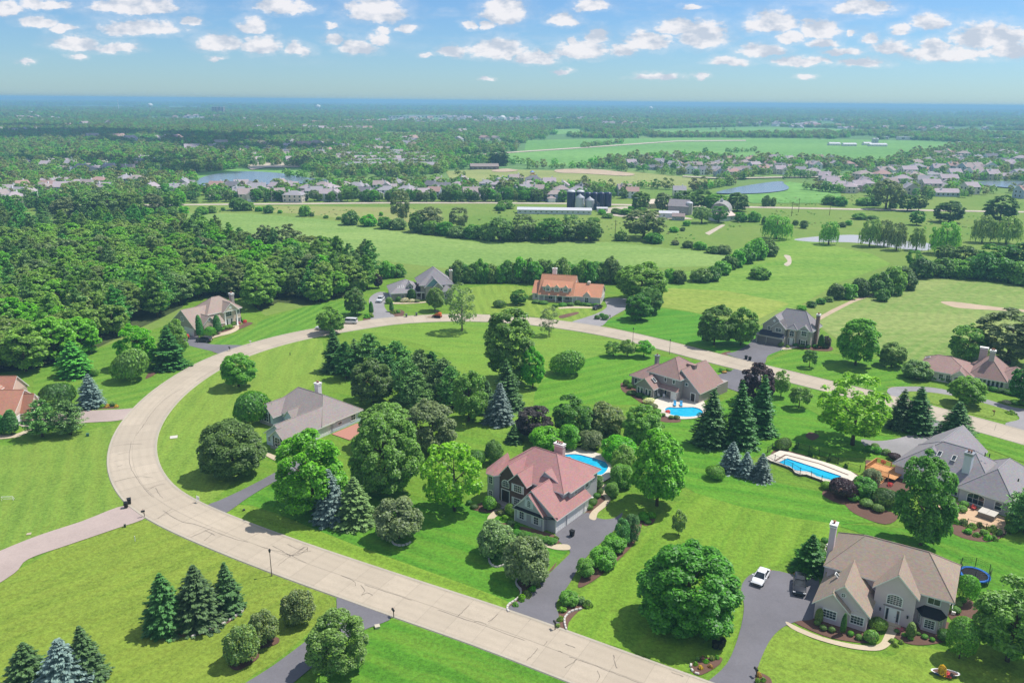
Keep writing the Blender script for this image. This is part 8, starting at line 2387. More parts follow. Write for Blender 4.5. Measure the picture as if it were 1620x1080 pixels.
def car(kind, px, py, deg, col, name, label, cat='car', sc=1.0):
 x, y = G(px, py)
 s = CAR[kind]
 W, hw = s['W'], s['W'] / 2
 t = thing(name, label, cat, (x, y, ZR + .02), R(deg))
 t.scale = (sc, sc, sc)
 P_ = paint('paint_' + col[0], col[1])
 mb = MB()
 secs = []
 for xx, zt, k in s['belt']:
  w = hw * k
  zl = .30 if abs(xx) < s['L'] / 2 - .2 else .36
  secs.append([(xx, -w * .93, zl), (xx, -w, zl + .18), (xx, -w, zt - .14), (xx, -w * .93, zt - .02), (xx, -w * .6, zt + .02), (xx, w * .6, zt + .02), (xx, w * .93, zt - .02), (xx, w, zt - .14), (xx, w, zl + .18), (xx, w * .93, zl)])
 loft(mb, secs)
 mb.build('body', P_, t, True)
 for p in (t.children[-1],):
  p.data.set_sharp_from_angle(angle=R(40)) if hasattr(p.data, 'set_sharp_from_angle') else None
 cb = s['cab']
 gm = MB()
 loft(gm, [[(xx, -hw * wb, s['belt'][3][1] - .02), (xx if i in (1, 2) else xx, -hw * (wb if i in (0, 3) else wr), zt - (.06 if i in (1, 2) else 0)), (xx, hw * (wb if i in (0, 3) else wr), zt - (.06 if i in (1, 2) else 0)), (xx, hw * wb, s['belt'][3][1] - .02)] for i, (xx, zt, wb, wr) in enumerate(cb)])
 gm.build('windows', TINT, t)
 rm = MB()
 (x1, z1, _, r1), (x2, z2, _, r2) = cb[1], cb[2]
 loft(rm, [[(x1 - .08, -hw * r1 * 1.02, z1 - .09), (x1 - .08, -hw * r1 * .8, z1 - .01), (x1 - .08, hw * r1 * .8, z1 - .01), (x1 - .08, hw * r1 * 1.02, z1 - .09)], [((x1 + x2) / 2, -hw * r1 * 1.03, z2 - .07), ((x1 + x2) / 2, -hw * r1 * .8, z2 + .03), ((x1 + x2) / 2, hw * r1 * .8, z2 + .03), ((x1 + x2) / 2, hw * r1 * 1.03, z2 - .07)],
    [(x2 + .1, -hw * r2 * 1.03, z2 - .1), (x2 + .1, -hw * r2 * .8, z2 - .02), (x2 + .1, hw * r2 * .8, z2 - .02), (x2 + .1, hw * r2 * 1.03, z2 - .1)]])
 bz = s['belt'][3][1]
 for sgn in (-1, 1):
  rm.tube([(cb[3][0], sgn * hw * .87, bz), (x2 + .05, sgn * hw * r2 * 1.0, z2 - .08)], .045, 5)
  rm.tube([(cb[0][0], sgn * hw * .87, bz), (x1 - .05, sgn * hw * r1 * 1.0, z1 - .08)], .06, 5)
  xm = (x1 + x2) / 2 - .05
  rm.tube([(xm, sgn * hw * .895, bz - .02), (xm, sgn * hw * r1 * 1.02, z1 - .06)], .045, 5)
 rm.build('roof', P_, t)
 if kind == 'pickup':
  bed = MB()
  bed.box(-2.7, -.82, 1.1, -1.0, .82, 1.175)
  bed.build('load_bed', RUBBER, t)
 wr = .33 if kind == 'sedan' else .37
 for wx in (-s['L'] * .29, s['L'] * .30):
  for sgn in (-1, 1):
   tm = MB()
   ys = sgn * (hw - .02)
   prof = []
   for q in range(16):
    a = 2 * math.pi * q / 16
    prof.append((math.cos(a), math.sin(a)))
   i0 = len(tm.v)
   for yy in (ys - sgn * .22, ys):
    for c_, s_ in prof: tm.v.append((wx + wr * c_, yy, wr + wr * s_))
   for q in range(16):
    p = (q + 1) % 16
    tm.f.append((q, p, 16 + p, 16 + q)); tm.m.append(0)
   tm.f.append(tuple(range(16, 32))); tm.m.append(0)
   tm.f.append(tuple(range(16))[::-1]); tm.m.append(0)
   w_ = tm.build('wheel', RUBBER, t)
   hm = MB()
   for q in range(10):
    a, b = 2 * math.pi * q / 10, 2 * math.pi * (q + .62) / 10
    hm.face([(wx, ys + sgn * .012, wr), (wx + wr * .66 * math.cos(a), ys + sgn * .012, wr + wr * .66 * math.sin(a)), (wx + wr * .66 * math.cos(b), ys + sgn * .012, wr + wr * .66 * math.sin(b))])
   hm.build('rim', GREY_METAL, w_)
 for nm, xx, m_, zz in (('headlight', s['L'] / 2 - .16, LAMP_W, s['belt'][6][1] - .14), ('tail_light', -s['L'] / 2 + .05, LAMP_R, s['belt'][1][1] - .16)):
  for sgn in (-1, 1):
   lm = MB()
   lm.box(xx - .10, sgn * hw * .74 - .18, zz - .08, xx + .12, sgn * hw * .74 + .18, zz + .06)
   lm.build(nm, m_, t)
 for sgn in (-1, 1):
  mm = MB()
  mm.box(cb[3][0] - .35, sgn * (hw + .09) - .1, bz - .02, cb[3][0] - .15, sgn * (hw + .09) + .1, bz + .13)
  mm.build('mirror', P_, t)
 gr = MB()
 gr.box(s['L'] / 2 - .06, -.5, .42, s['L'] / 2 + .012, .5, .58)
 gr.build('grille', DARK_METAL, t)
 pl = MB()
 pl.box(-s['L'] / 2 - .015, -.26, .62, -s['L'] / 2 + .05, .26, .76)
 pl.build('number_plate', WHITE, t)
 return t
car('sedan', 1203, 918, -123, ('white', (0.72, 0.73, 0.75)), 'parked_car', 'white sedan on the dark driveway of the taupe house')
car('suv', 1264, 932, -110, ('black', (0.008, 0.008, 0.010)), 'parked_car', 'black SUV in front of the garage of the taupe house')
car('suv', 323, 541, 172, ('charcoal', (0.020, 0.020, 0.022)), 'parked_car', 'dark SUV on the drive of the tan house')
car('pickup', 602, 477, -95, ('white', (0.72, 0.73, 0.75)), 'pickup_truck', 'white pickup facing the road on the drive of the stone house', 'pickup truck')
car('suv', 511, 522, 170, ('white', (0.72, 0.73, 0.75)), 'parked_car', 'white SUV parked on the road left of the white van')
car('van', 553, 512, 175, ('white', (0.72, 0.73, 0.75)), 'parked_van', 'white van parked on the road above the grove', 'van')
car('sedan', 945, 489, -128, ('black', (0.008, 0.008, 0.010)), 'parked_car', 'black sedan on the drive of the orange-roofed house')
# --- small machines and street furniture
def at(px, py, z=0.14):
 x, y = G(px, py)
 return (x, y, z)
def skid_loader():
 t = thing('compact_loader', 'orange compact loader with black bucket parked at the road edge', 'loader', at(692, 503, .2), R(165))
 mb = MB()
 mb.prism([(-1.3, -.55), (.7, -.55), (.9, -.3), (.9, .3), (.7, .55), (-1.3, .55)], .45, 1.15)
 mb.box(-1.35, -.6, .9, -.4, .6, 1.75)
 mb.build('body', ORANGE, t)
 mb = MB()
 for x in (-.4, .7):
  for y in (-.6, .6): mb.box(x - .05, y - .05, 1.1, x + .05, y + .05, 2.15)
 mb.box(-.5, -.68, 2.1, .8, .68, 2.2)
 mb.build('cage', DARK_METAL, t)
 for sg in (-1, 1):
  mb = MB()
  mb.tube([(-1.2, sg * .75, 1.6), (.5, sg * .75, 1.35), (1.5, sg * .75, .45)], .1, 6)
  mb.build('lift_arm', ORANGE, t)
  mb = MB()
  prof = [(-1.3, .1), (-1.45, .4), (-1.2, .72), (.9, .72), (1.15, .4), (1.0, .1)]
  for yy in (sg * .55, sg * .9):
   for x, z in prof: mb.v.append((x, yy, z))
  for q in range(6):
   p = (q + 1) % 6
   mb.f.append((q, p, 6 + p, 6 + q)); mb.m.append(0)
  mb.f += [tuple(range(6)), tuple(range(6, 12))]; mb.m += [0, 0]
  mb.build('track', RUBBER, t)
 mb = MB()
 mb.face([(1.4, -.95, .15), (2.1, -.95, .1), (2.1, .95, .1), (1.4, .95, .15)]); mb.face([(1.4, -.95, .15), (1.4, .95, .15), (1.5, .95, .75), (1.5, -.95, .75)])
 for s in (-.95, .95): mb.face([(1.4, s, .15), (2.1, s, .1), (1.5, s, .75)])
 mb.build('bucket', DARK_METAL, t)
skid_loader()
mb = MB()
pl_ = [(math.cos(a) * (1.7 + .5 * math.sin(3 * a)), math.sin(a) * (1.0 + .2 * math.cos(2 * a))) for a in np.linspace(0, 2 * math.pi, 14, endpoint=False)]
for i in range(14):
 a, b = pl_[i], pl_[(i + 1) % 14]
 mb.face([(*a, 0), (*b, 0), (b[0] * .5, b[1] * .5, .5), (a[0] * .5, a[1] * .5, .5)]); mb.face([(a[0] * .5, a[1] * .5, .5), (b[0] * .5, b[1] * .5, .5), (0, 0, .75)])
o = mb.build('dirt_pile', DIRT, None, True, at(683, 503, .18)); tag(o, 'small heap of earth beside the orange loader', 'dirt pile')
def bin_(px, py, deg, name, label, mat, group, tip=False, wpx=None):
 t = thing(name, label, 'bin', at(px, py, ZR + .03), R(deg), group)
 mb = MB()
 b0, b1 = .26, .33
 i = 0
 lo = [(-b0, -b0, .06), (b0, -b0, .06), (b0, b0, .06), (-b0, b0, .06)]
 up = [(-b1, -b1, 1.0), (b1, -b1, 1.0), (b1, b1 + .06, 1.0), (-b1, b1 + .06, 1.0)]
 mb.face(lo[::-1])
 for a in range(4): mb.face([lo[a], lo[(a + 1) % 4], up[(a + 1) % 4], up[a]])
 mb.face(up)
 mb.build('body', mat, t)
 mb = MB()
 mb.box(-b1 - .03, -b1 - .05, 1.0, b1 + .03, b1 + .1, 1.06); mb.box(-.25, b1 + .08, .96, .25, b1 + .16, 1.02)
 mb.build('lid', mat, t)
 for s in (-1, 1):
  mb = MB()
  mb.tube([(s * .22, .27, .12), (s * .30, .27, .12)], .12, 10)
  mb.build('wheel', RUBBER, t)
 if tip: t.rotation_euler = (R(84), 0, R(deg)); t.location.z += .28
 return t
BINM = plain('black_bin_plastic', (0.014, 0.014, 0.015), .5)
bin_(205, 798, 30, 'wheeled_bin', 'black wheeled bin behind its twin beside the pinkish driveway', BINM, 'bins beside the pinkish driveway')
bin_(200, 804, 20, 'wheeled_bin', 'black wheeled bin nearest the pinkish driveway', BINM, 'bins beside the pinkish driveway')
bin_(1131, 1027, 15, 'wheeled_bin', 'left dark wheeled bin on the grass beside the drive of the taupe house', BINM, 'bins by the taupe house drive')
bin_(1139, 1028, 5, 'wheeled_bin', 'right dark wheeled bin on the grass beside the drive of the taupe house', BINM, 'bins by the taupe house drive')
bin_(1143, 1023, 5, 'wheeled_bin', 'dark wheeled bin standing behind the other two beside the drive of the taupe house', BINM, 'bins by the taupe house drive')
bin_(1180, 569, 10, 'wheeled_bin', 'left black bin at the foot of the steep driveway', BINM, 'bins at the foot of the steep drive')
bin_(1186, 571, 10, 'wheeled_bin', 'right black bin at the foot of the steep driveway', BINM, 'bins at the foot of the steep drive')
GB = plain('grey_bin_plastic', (0.12, 0.14, 0.14), .5)
bin_(643, 502, 10, 'wheeled_bin', 'left grey bin on the roadside before the stone house', GB, 'grey bins before the stone house')
bin_(659, 500, 10, 'wheeled_bin', 'right grey bin on the roadside before the stone house', GB, 'grey bins before the stone house')
bin_(905, 849, 50, 'wheeled_bin', 'dark bin standing between the white garage doors', BINM, None)
def lamp_post(px, py, h, label, group=None):
 t = thing('lamp_post', label, 'lamp post', at(px, py, .06), 0, group)
 mb = MB()
 mb.tube([(0, 0, -.1), (0, 0, h * .45), (0, 0, h - .55)], [.075, .06, .05], 8)
 mb.lathe([(.13, 0), (.13, .18), (.075, .25)], n=8)
 mb.build('post', plain('lamp_wood', (0.13, 0.10, 0.08), .8), t)
 mb = MB()
 mb.lathe([(.06, h - .55), (.13, h - .48), (.19, h - .12), (.20, h - .1), (.05, h + .1), (.01, h + .16)], n=8)
 mb.build('lantern', DARK_METAL, t)
lamp_post(430, 911, 4.6, 'lamp post beside the road on the lower lawn')
lamp_post(1001, 541, 4.4, 'lamp post on the inner roadside before the three small trees')
lamp_post(1059, 560, 4.4, 'lamp post on the inner roadside above the poolside house')
def mailbox(px, py, deg, label, mat=None, post=None):
 t = thing('mailbox', label, 'mailbox', at(px, py, .1), R(deg))
 mb = MB()
 mb.box(-.05, -.05, -.1, .05, .05, 1.15); mb.box(-.05, -.1, .95, .05, .35, 1.03)
 mb.tube([(0, .02, .6), (0, .3, .97)], .035, 5)
 mb.build('post', post or BARK, t)
 mb = MB()
 prof = [(-.13, 1.04), (.13, 1.04), (.13, 1.2), (.09, 1.28), (0, 1.31), (-.09, 1.28), (-.13, 1.2)]
 i = 0
 mb.extrude_profile([(x, z) for x, z in prof], 'y', -.15, .5)
 mb.build('box', mat or DARK_METAL, t)
 mb = MB()
 mb.box(.135, .1, 1.2, .15, .14, 1.42); mb.box(.135, .1, 1.36, .15, .26, 1.44)
 mb.build('flag', plain('mailbox_flag', (.45, .05, .04), .5), t)
mailbox(229, 818, 120, 'dark mailbox at the mouth of the pinkish driveway')
mailbox(623, 977, 30, 'dark mailbox at the mouth of the lower dark driveway')
mailbox(1572, 658, 20, 'reddish-brown mailbox on the island of the looped drive', plain('rust_box', (.24, .08, .05), .6))
mailbox(1534, 676, 20, 'dark mailbox beside the road above the large grey-roofed house')
mailbox(397, 546, 60, 'white mailbox beside the road before the tan house', WHITE, WHITE)
mailbox(364, 556, 60, 'brown mailbox at the mouth of the tan house drive')
mailbox(1196, 1072, 20, 'dark mailbox in the bed at the mouth of the taupe house drive')
mailbox(965, 505, 20, 'dark mailbox at the mouth of the drive of the orange-roofed house')
mailbox(878, 997, 20, 'small dark mailbox at the stone edging of the wide driveway')
t = thing('sale_sign', 'white yard sign on a post beside the dark driveway', 'sign', at(314, 796, .1), R(-30))
mb = MB(); mb.box(-.45, -.03, 0, -.39, .03, 1.35); mb.box(-.45, -.03, 1.29, .4, .03, 1.35); mb.build('post', WHITE, t)
mb = MB(); mb.box(-.36, -.015, .62, .36, .015, 1.22); mb.build('panel', WHITE, t)
t = thing('goal', 'small white goal frame on the left lawn', 'goal', at(12, 792, .1), R(5))
mb = MB()
mb.tube([(-1, 0, 0), (-1, 0, .75), (1, 0, .75), (1, 0, 0)], .045, 6); mb.tube([(-1, .6, 0), (-1, 0, .75)], .03, 6); mb.tube([(1, .6, 0), (1, 0, .75)], .03, 6); mb.tube([(-1, .6, .02), (1, .6, .02)], .03, 6)
mb.build('frame', WHITE, t)
for px, py, nm, lab, c, w, h in ((198, 834, 'utility_box', 'small dark utility pedestal on the grass below the pinkish driveway', (0.05, 0.06, 0.05), .3, .5), (214, 856, 'marker_post', 'short white marker post on the lower lawn', (.7, .7, .68), .1, .9), (139, 690, 'utility_box', 'green utility box on the grass before the terracotta-roofed house', (.05, .14, .10), .5, .6),
         (258, 590, 'utility_box', 'green-grey utility box at the roadside by the leafy trees', (.10, .13, .11), .6, .5), (459, 562, 'utility_box', 'dark stub post on the ring lawn', (.03, .03, .03), .2, .7), (386, 808, 'yard_stone', 'small dark block on the grass beside the lower dark driveway', (.05, .05, .05), .35, .3),
         (597, 993, 'yard_stone', 'pale stone beside the lower driveway mailbox', (.5, .45, .35), .6, .35), (46, 845, 'access_cover', 'pale square cover in the left lawn', (.42, .36, .26), .6, .08), (275, 692, 'drain_grate', 'pale concrete drain grate in the ring lawn', (.55, .52, .46), 1.3, .1)):
 mb = MB()
 mb.prism([(-w / 2, -w / 2), (w / 2, -w / 2), (w / 2, w / 2), (-w / 2, w / 2)], -.05, h * .86)
 mb.prism([(-w * .58, -w * .58), (w * .58, -w * .58), (w * .58, w * .58), (-w * .58, w * .58)], h * .86, h)
 tag(mb.build(nm, plain(nm + str(int(px)), c, .7), None, False, at(px, py, .08), (0, 0, R(20))), lab, nm.replace('_', ' '))
# --- edging stones along the beds
def edging(pts, label, step=.55):
 P = resample(smooth_open([G(*p) for p in pts], 5), max(4, int(sum(math.dist(G(*pts[i]), G(*pts[i + 1])) for i in range(len(pts) - 1)) / step)))
 t = thing('stone_edging', label, 'edging', (P[0][0], P[0][1], 0))
 mb = MB(); mb.prism([(-.28, -.13), (.28, -.13), (.28, .13), (-.28, .13)], -.02, .2)
 mb.prism([(-.22, -.09), (.22, -.09), (.22, .09), (-.22, .09)], .2, .25)
 me = mb.mesh('stone', EDGE_STONE)
 for i in range(len(P) - 1):
  c = (P[i] + P[i + 1]) / 2 - P[0]
  o = link('stone', me, t, (c[0], c[1], .12 + random.uniform(-.02, .02)), (0, 0, math.atan2(P[i + 1][1] - P[i][1], P[i + 1][0] - P[i][0]) + random.uniform(-.08, .08)))
  o.scale = (random.uniform(.85, 1.0), random.uniform(.9, 1.2), random.uniform(.8, 1.2))
edging([(805, 969), (802, 963), (806, 956), (815, 951), (823, 943), (824, 934), (818, 927), (816, 920), (820, 915)], 'pale stone edging along the left bed at the mouth of the wide driveway')
edging([(896, 998), (893, 986), (894, 977), (901, 970), (911, 966), (921, 964)], 'pale stone edging around the right bed at the mouth of the wide driveway')
edging([(773, 884), (776, 893), (785, 898), (796, 895), (800, 890)], 'pale stone ring under the left weeping crabapple')
edging([(619, 856), (624, 862), (634, 864), (644, 862), (650, 858)], 'pale stone ring under the lone weeping crabapple')
edging([(388, 958), (386, 966), (372, 976), (352, 988), (325, 1000), (300, 1010)], 'pale edging along the bed of the three dark spruces', .9)
edging([(1093, 1050), (1093, 1060), (1099, 1066), (1108, 1068)], 'rounded stones around the flower bed by the bins')
edging([(1046, 653), (1052, 659), (1060, 662), (1068, 662), (1074, 664)], 'low stone wall in the lawn below the oval pool', .7)
edging([(828, 914), (836, 906), (850, 894), (862, 884)], 'stones between the crabapples and the wide driveway', .8)
edging([(1265, 549), (1252, 551), (1243, 553), (1234, 555)], 'rounded boulders at the front of the grey two-storey house', .8)
edging([(1300, 883), (1306, 876), (1304, 868), (1310, 862)], 'pale boulders behind the chimney bed of the taupe house', .7)
# --- pools
def water_mat(name, c):
 m, k = new_mat(name)
 pos = k.n('ShaderNodeNewGeometry').outputs['Position']
 n = k.noise(pos, 1.4, 4, .6, 1.0)
 v = k.n('ShaderNodeTexVoronoi', feature='SMOOTH_F1')
 k.put(v.inputs['Vector'], pos); v.inputs['Scale'].default_value = 1.6
 col = k.mix(k.rng(n, .35, .7), c, tuple(min(1, x * 1.35 + .01) for x in c))
 finish(k, col, 0.06, 0.5, v.outputs['Distance'], 0.08, 0.05)
 return m
POOLW = water_mat('pool_water', (0.012, 0.36, 0.56))
POOLD = water_mat('pool_water_shade', (0.010, 0.24, 0.55))
COPING = pave_mat('pool_deck', (0.60, 0.55, 0.47), .08)
def pool(label, deck, water, deep, zdeck, straight=False):
 W = smooth_closed([G(*p, zdeck) for p in water], 5) if not straight else [G(*p, zdeck) for p in water]
 D = smooth_closed([G(*p, zdeck) for p in deck], 4) if not straight else [G(*p, zdeck) for p in deck]
 c = np.mean(W, 0)
 t = thing('swimming_pool', label, 'swimming pool', (c[0], c[1], 0))
 rel = lambda P: [(p[0] - c[0], p[1] - c[1]) for p in P]
 D, W = rel(D), rel(W)
 ccw = lambda P: P if sum(P[i][0] * P[(i + 1) % len(P)][1] - P[(i + 1) % len(P)][0] * P[i][1] for i in range(len(P))) > 0 else P[::-1]
 D, W = ccw(D), ccw(W)
 mb = MB()
 n = len(D)
 tris = tessellate_polygon([[Vector((x, y, 0)) for x, y in D], [Vector((x, y, 0)) for x, y in W[::-1]]])
 pts = D + W[::-1]
 for q in tris: mb.face([(*pts[i], zdeck) for i in q])
 for i in range(n): mb.face([(*D[i], -.05), (*D[(i + 1) % n], -.05), (*D[(i + 1) % n], zdeck), (*D[i], zdeck)], 1)
 for f_ in range(len(mb.f)):
  p = [np.array(mb.v[i]) for i in mb.f[f_]]
 mb.build('deck', [COPING, plain('pool_wall', (0.13, 0.115, 0.10), .8)], t)
 wl = MB()
 m = len(W)
 for i in range(m): wl.face([(*W[i], zdeck - .005), (*W[(i + 1) % m], zdeck - .005), (*W[(i + 1) % m], zdeck - .5), (*W[i], zdeck - .5)])
 wl.build('pool_wall', plain('blue_liner', (0.03, 0.22, 0.52), .4), t)
 mb = MB()
 for q in tessellate_polygon([[Vector((x, y, 0)) for x, y in W]]): mb.face([(*W[i], zdeck - .14) for i in q])
 mb.build('water', POOLW, t)
 cp = MB()
 cen = np.mean(W, 0)
 for i in range(m):
  a, b = np.array(W[i]), np.array(W[(i + 1) % m])
  da = (a - cen) / np.linalg.norm(a - cen) * .32; db = (b - cen) / np.linalg.norm(b - cen) * .32
  cp.face([(*a, zdeck + .05), (*(a + da), zdeck + .05), (*(b + db), zdeck + .05), (*b, zdeck + .05)])
  cp.face([(*a, zdeck + .05), (*b, zdeck + .05), (*b, zdeck - .02), (*a, zdeck - .02)])
  cp.face([(*(a + da), zdeck + .05), (*(a + da), zdeck), (*(b + db), zdeck), (*(b + db), zdeck + .05)])
 cp.build('coping', plain('coping_stone', (0.66, 0.61, 0.53), .7), t)
 return t
pool('curved blue pool behind the red-roofed house', [(886, 718), (900, 710), (920, 708), (945, 716), (966, 722), (972, 736), (968, 752), (950, 762), (930, 760), (912, 748), (898, 736)],
  [(893, 720), (905, 718), (918, 719), (930, 722), (945, 726), (958, 731), (962, 738), (958, 746), (950, 751), (938, 748), (926, 740), (912, 732), (900, 727)], None, .3)
pool('oval blue pool on the pale terrace of the brown-grey house', [(1032, 636), (1040, 630), (1060, 624), (1085, 626), (1108, 630), (1116, 640), (1115, 654), (1100, 661), (1070, 662), (1050, 656), (1040, 648)],
  [(1052, 648), (1058, 644), (1070, 644.5), (1085, 644), (1098, 644), (1108, 647), (1112, 652), (1106, 657), (1090, 659), (1074, 658), (1060, 655)], None, .25)
LP = pool('long rectangular blue lap pool inside the black fence', [(1211, 723), (1218, 728), (1236, 734), (1252, 740), (1258, 747), (1266, 750), (1276, 750), (1298, 758), (1318, 768), (1342, 764), (1358, 753), (1346, 745), (1320, 735), (1290, 726), (1250, 715), (1234, 712)],
   [(1232, 731), (1245.5, 724.5), (1331.5, 753), (1318, 760), (1306, 757), (1291, 752.5), (1284, 748), (1276, 745.5), (1266, 744.5), (1258, 743.5), (1250, 738)], None, .55, True)
def fence(pts, label, z0=0.1, h=1.25, step=2.2, npk=9):
 P = resample([G(*p, z0) for p in pts], max(3, int(sum(math.dist(G(*pts[i]), G(*pts[i + 1])) for i in range(len(pts) - 1)) / step) + 1))
 t = thing('pool_fence', label, 'fence', (P[0][0], P[0][1], z0))
 for p in P:
  mb = MB(); mb.box(-.045, -.045, -.1, .045, .045, h + .12); mb.box(-.06, -.06, h + .12, .06, .06, h + .17)
  mb.build('post', DARK_METAL, t, False, (p[0] - P[0][0], p[1] - P[0][1], 0))
 for i in range(len(P) - 1):
  d = P[i + 1] - P[i]
  L = np.linalg.norm(d)
  mb = MB()
  for z in (.12, h): mb.box(0, -.02, z - .025, L, .02, z + .025)
  o = mb.build('rail', DARK_METAL, t, False, (P[i][0] - P[0][0], P[i][1] - P[0][1], 0), (0, 0, math.atan2(d[1], d[0])))
  mb = MB()
  for q in range(1, int(L / .24)):
   x = L * q / int(L / .24)
   mb.box(x - .011, -.011, .12, x + .011, .011, h)
  pk = mb.build('picket', DARK_METAL, t, False, o.location, o.rotation_euler)
  pk['kind'] = 'stuff'
fence([(1213, 722), (1228, 730), (1246, 737), (1262, 748), (1282, 755), (1302, 763), (1318, 768)], 'black metal fence along the lawn side of the lap pool', .55)
fence([(1214, 716), (1230, 704), (1248, 706), (1275, 713), (1310, 726), (1336, 740), (1360, 746)], 'black metal fence behind the lap pool and its mulch strip', .12)
fence([(1530, 830), (1552, 836), (1574, 842), (1590, 846)], 'black metal fence along the brick patio', .12, 1.1)
fence([(896, 711), (915, 706), (945, 714), (966, 720), (972, 730)], 'dark metal fence behind the curved pool', .3, 1.2)
mb = MB()
for seg in (((1226, 729), (1243, 719)), ((1243, 719), (1296, 733)), ((1296, 733), (1342, 751))):
 a, b = np.array(G(*seg[0], .55)), np.array(G(*seg[1], .55))
 ribbon(mb, [a, b], .35, .58)
tag(mb.build('brick_edging', plain('dark_brick_edging', (0.16, 0.10, 0.08), .8)), 'thin dark brick line around the lap pool', 'edging')
BLUEF = plain('blue_fabric', (0.05, 0.30, 0.55), .7)
WFAB = plain('white_plastic', (0.72, 0.72, 0.70), .5)
def lounger(px, py, deg, label, fab, z=.25):
 t = thing('sun_lounger', label, 'sun lounger', (*G(px, py, z), z), R(deg))
 mb = MB(); mb.box(-.95, -.32, .28, .35, .32, .36); mb.build('seat', fab, t)
 mb = MB(); mb.face([(.35, -.32, .32), (.35, .32, .32), (.95, .32, .95), (.95, -.32, .95)]); mb.face([(.39, -.32, .28), (.99, -.32, .92), (.99, .32, .92), (.39, .32, .28)])
 mb.face([(.35, -.32, .32), (.95, -.32, .95), (.99, -.32, .92), (.39, -.32, .28)]); mb.face([(.35, .32, .32), (.39, .32, .28), (.99, .32, .92), (.95, .32, .95)]); mb.build('backrest', fab, t)
 for x in (-.8, .3):
  for y in (-.28, .28):
   mb = MB(); mb.box(x - .025, y - .025, 0, x + .025, y + .025, .28); mb.build('leg', WFAB, t)
lounger(1067.5, 641, 80, 'left blue sun lounger beside the oval pool', BLUEF)
lounger(1077.5, 641.5, 80, 'right blue sun lounger beside the oval pool', BLUEF)
def chair(px, py, deg, label, mat, z=.25, group=None):
 t = thing('patio_chair', label, 'chair', (*G(px, py, z), z), R(deg), group)
 mb = MB(); mb.box(-.27, -.27, .38, .27, .27, .45); mb.build('seat', mat, t)
 mb = MB(); mb.box(-.27, .22, .45, .27, .28, .95); mb.build('backrest', mat, t)
 for s in (-1, 1):
  mb = MB(); mb.box(s * .27 - .03, -.25, .6, s * .27 + .03, .25, .65); mb.build('armrest', mat, t)
  for y in (-.23, .23):
   mb = MB(); mb.box(s * .24 - .025, y - .025, 0, s * .24 + .025, y + .025, .38); mb.build('leg', mat, t)
chair(1042, 628, 20, 'white patio chair left of its twin beside the glazed sunroom', WFAB)
chair(1050, 629, -10, 'white patio chair right of its twin beside the glazed sunroom', WFAB)
chair(884, 716, 30, 'left white chair at the end of the curved pool', WFAB, .3)
chair(892, 715, 0, 'right white chair at the end of the curved pool', WFAB, .3)
chair(1499, 778, 0, 'teal chair on the terrace of the large grey-roofed house', plain('teal_fabric', (.04, .25, .32), .7), .2)
chair(1540, 806, 30, 'red chair beside the hot tub', plain('red_fabric', (.5, .06, .05), .7), .2)
PAT = plain('tan_brick_paving', (0.52, 0.36, 0.23), .85, var=.2, scale=1.2)
sheet('patio', [(1480, 790), (1500, 792), (1530, 800), (1560, 808), (1590, 820), (1592, 846), (1560, 838), (1520, 828), (1512, 816), (1484, 804)], ZR + .02, PAT)
t = thing('hot_tub', 'square hot tub with pale cover on the brick patio', 'hot tub', (*G(1562, 817, .2), .2), R(-47))
mb = MB()
mb.prism([(-1.3, -1.15), (1.3, -1.15), (1.3, 1.15), (-1.3, 1.15)], 0, .85); mb.build('tub', plain('tub_skirt', (0.24, 0.21, 0.18), .6), t)
for s in (-1, 1):
 mb = MB(); x0, x1 = (-1.36, -.02) if s < 0 else (.02, 1.36)
 mb.prism([(x0, -1.2), (x1, -1.2), (x1, 1.2), (x0, 1.2)], .85, .98); mb.build('cover', plain('tub_cover', (0.50, 0.47, 0.42), .6), t)
DECKW = plain('cedar_deck', (0.56, 0.28, 0.11), .7, var=.2, scale=1.4)
dO = G(1403, 745, 1.0)
t = thing('wooden_deck', 'raised orange-brown wooden deck with railings at the corner of the large grey-roofed house', 'deck', (*dO, 0), R(-47))
for i in range(26):
 mb = MB(); y = -2.6 + i * .2
 mb.box(-3.2, y, .86, 2.6, y + .185, 1.0 + random.uniform(-.006, .006)); mb.build('plank', DECKW, t)
for (x0, y0, x1, y1) in ((-3.2, -2.6, -3.2, 2.6), (-3.2, -2.6, 1.4, -2.6), (-3.2, 2.6, 2.6, 2.6)):
 L = math.dist((x0, y0), (x1, y1)); n = int(L / 1.4)
 for i in range(n + 1):
  mb = MB(); x, y = x0 + (x1 - x0) * i / n, y0 + (y1 - y0) * i / n
  mb.box(x - .06, y - .06, 0, x + .06, y + .06, 2.0); mb.build('post', DECKW, t)
 mb = MB(); mb.box(min(x0, x1) - .07, min(y0, y1) - .07, 1.92, max(x0, x1) + .07, max(y0, y1) + .07, 2.0); mb.build('rail', DECKW, t)
 mb = MB(); m_ = int(L / .18)
 for i in range(m_):
  x, y = x0 + (x1 - x0) * (i + .5) / m_, y0 + (y1 - y0) * (i + .5) / m_
  mb.box(x - .025, y - .025, 1.0, x + .025, y + .025, 1.92)
 mb.build('baluster', DECKW, t)['kind'] = 'stuff'
for i in range(5):
 mb = MB(); mb.box(-2.4 + i * .0, -3.0 - i * .35, .72 - i * .16, 1.0, -2.62 - i * .35, .8 - i * .16); mb.build('step', DECKW, t)
t = thing('folded_parasol', 'dark folded parasol on the brick patio stair', 'parasol', (*G(1512, 822, .2), .2))
mb = MB(); mb.tube([(0, 0, 0), (0, 0, 2.6)], .035, 6); mb.build('pole', DARK_METAL, t)
mb = MB(); mb.lathe([(.05, .9), (.14, 1.2), (.12, 2.0), (.03, 2.55)], n=8); mb.build('canopy', plain('rust_canopy', (.30, .10, .06), .8), t)
tx, ty = G(1540, 917, 0)
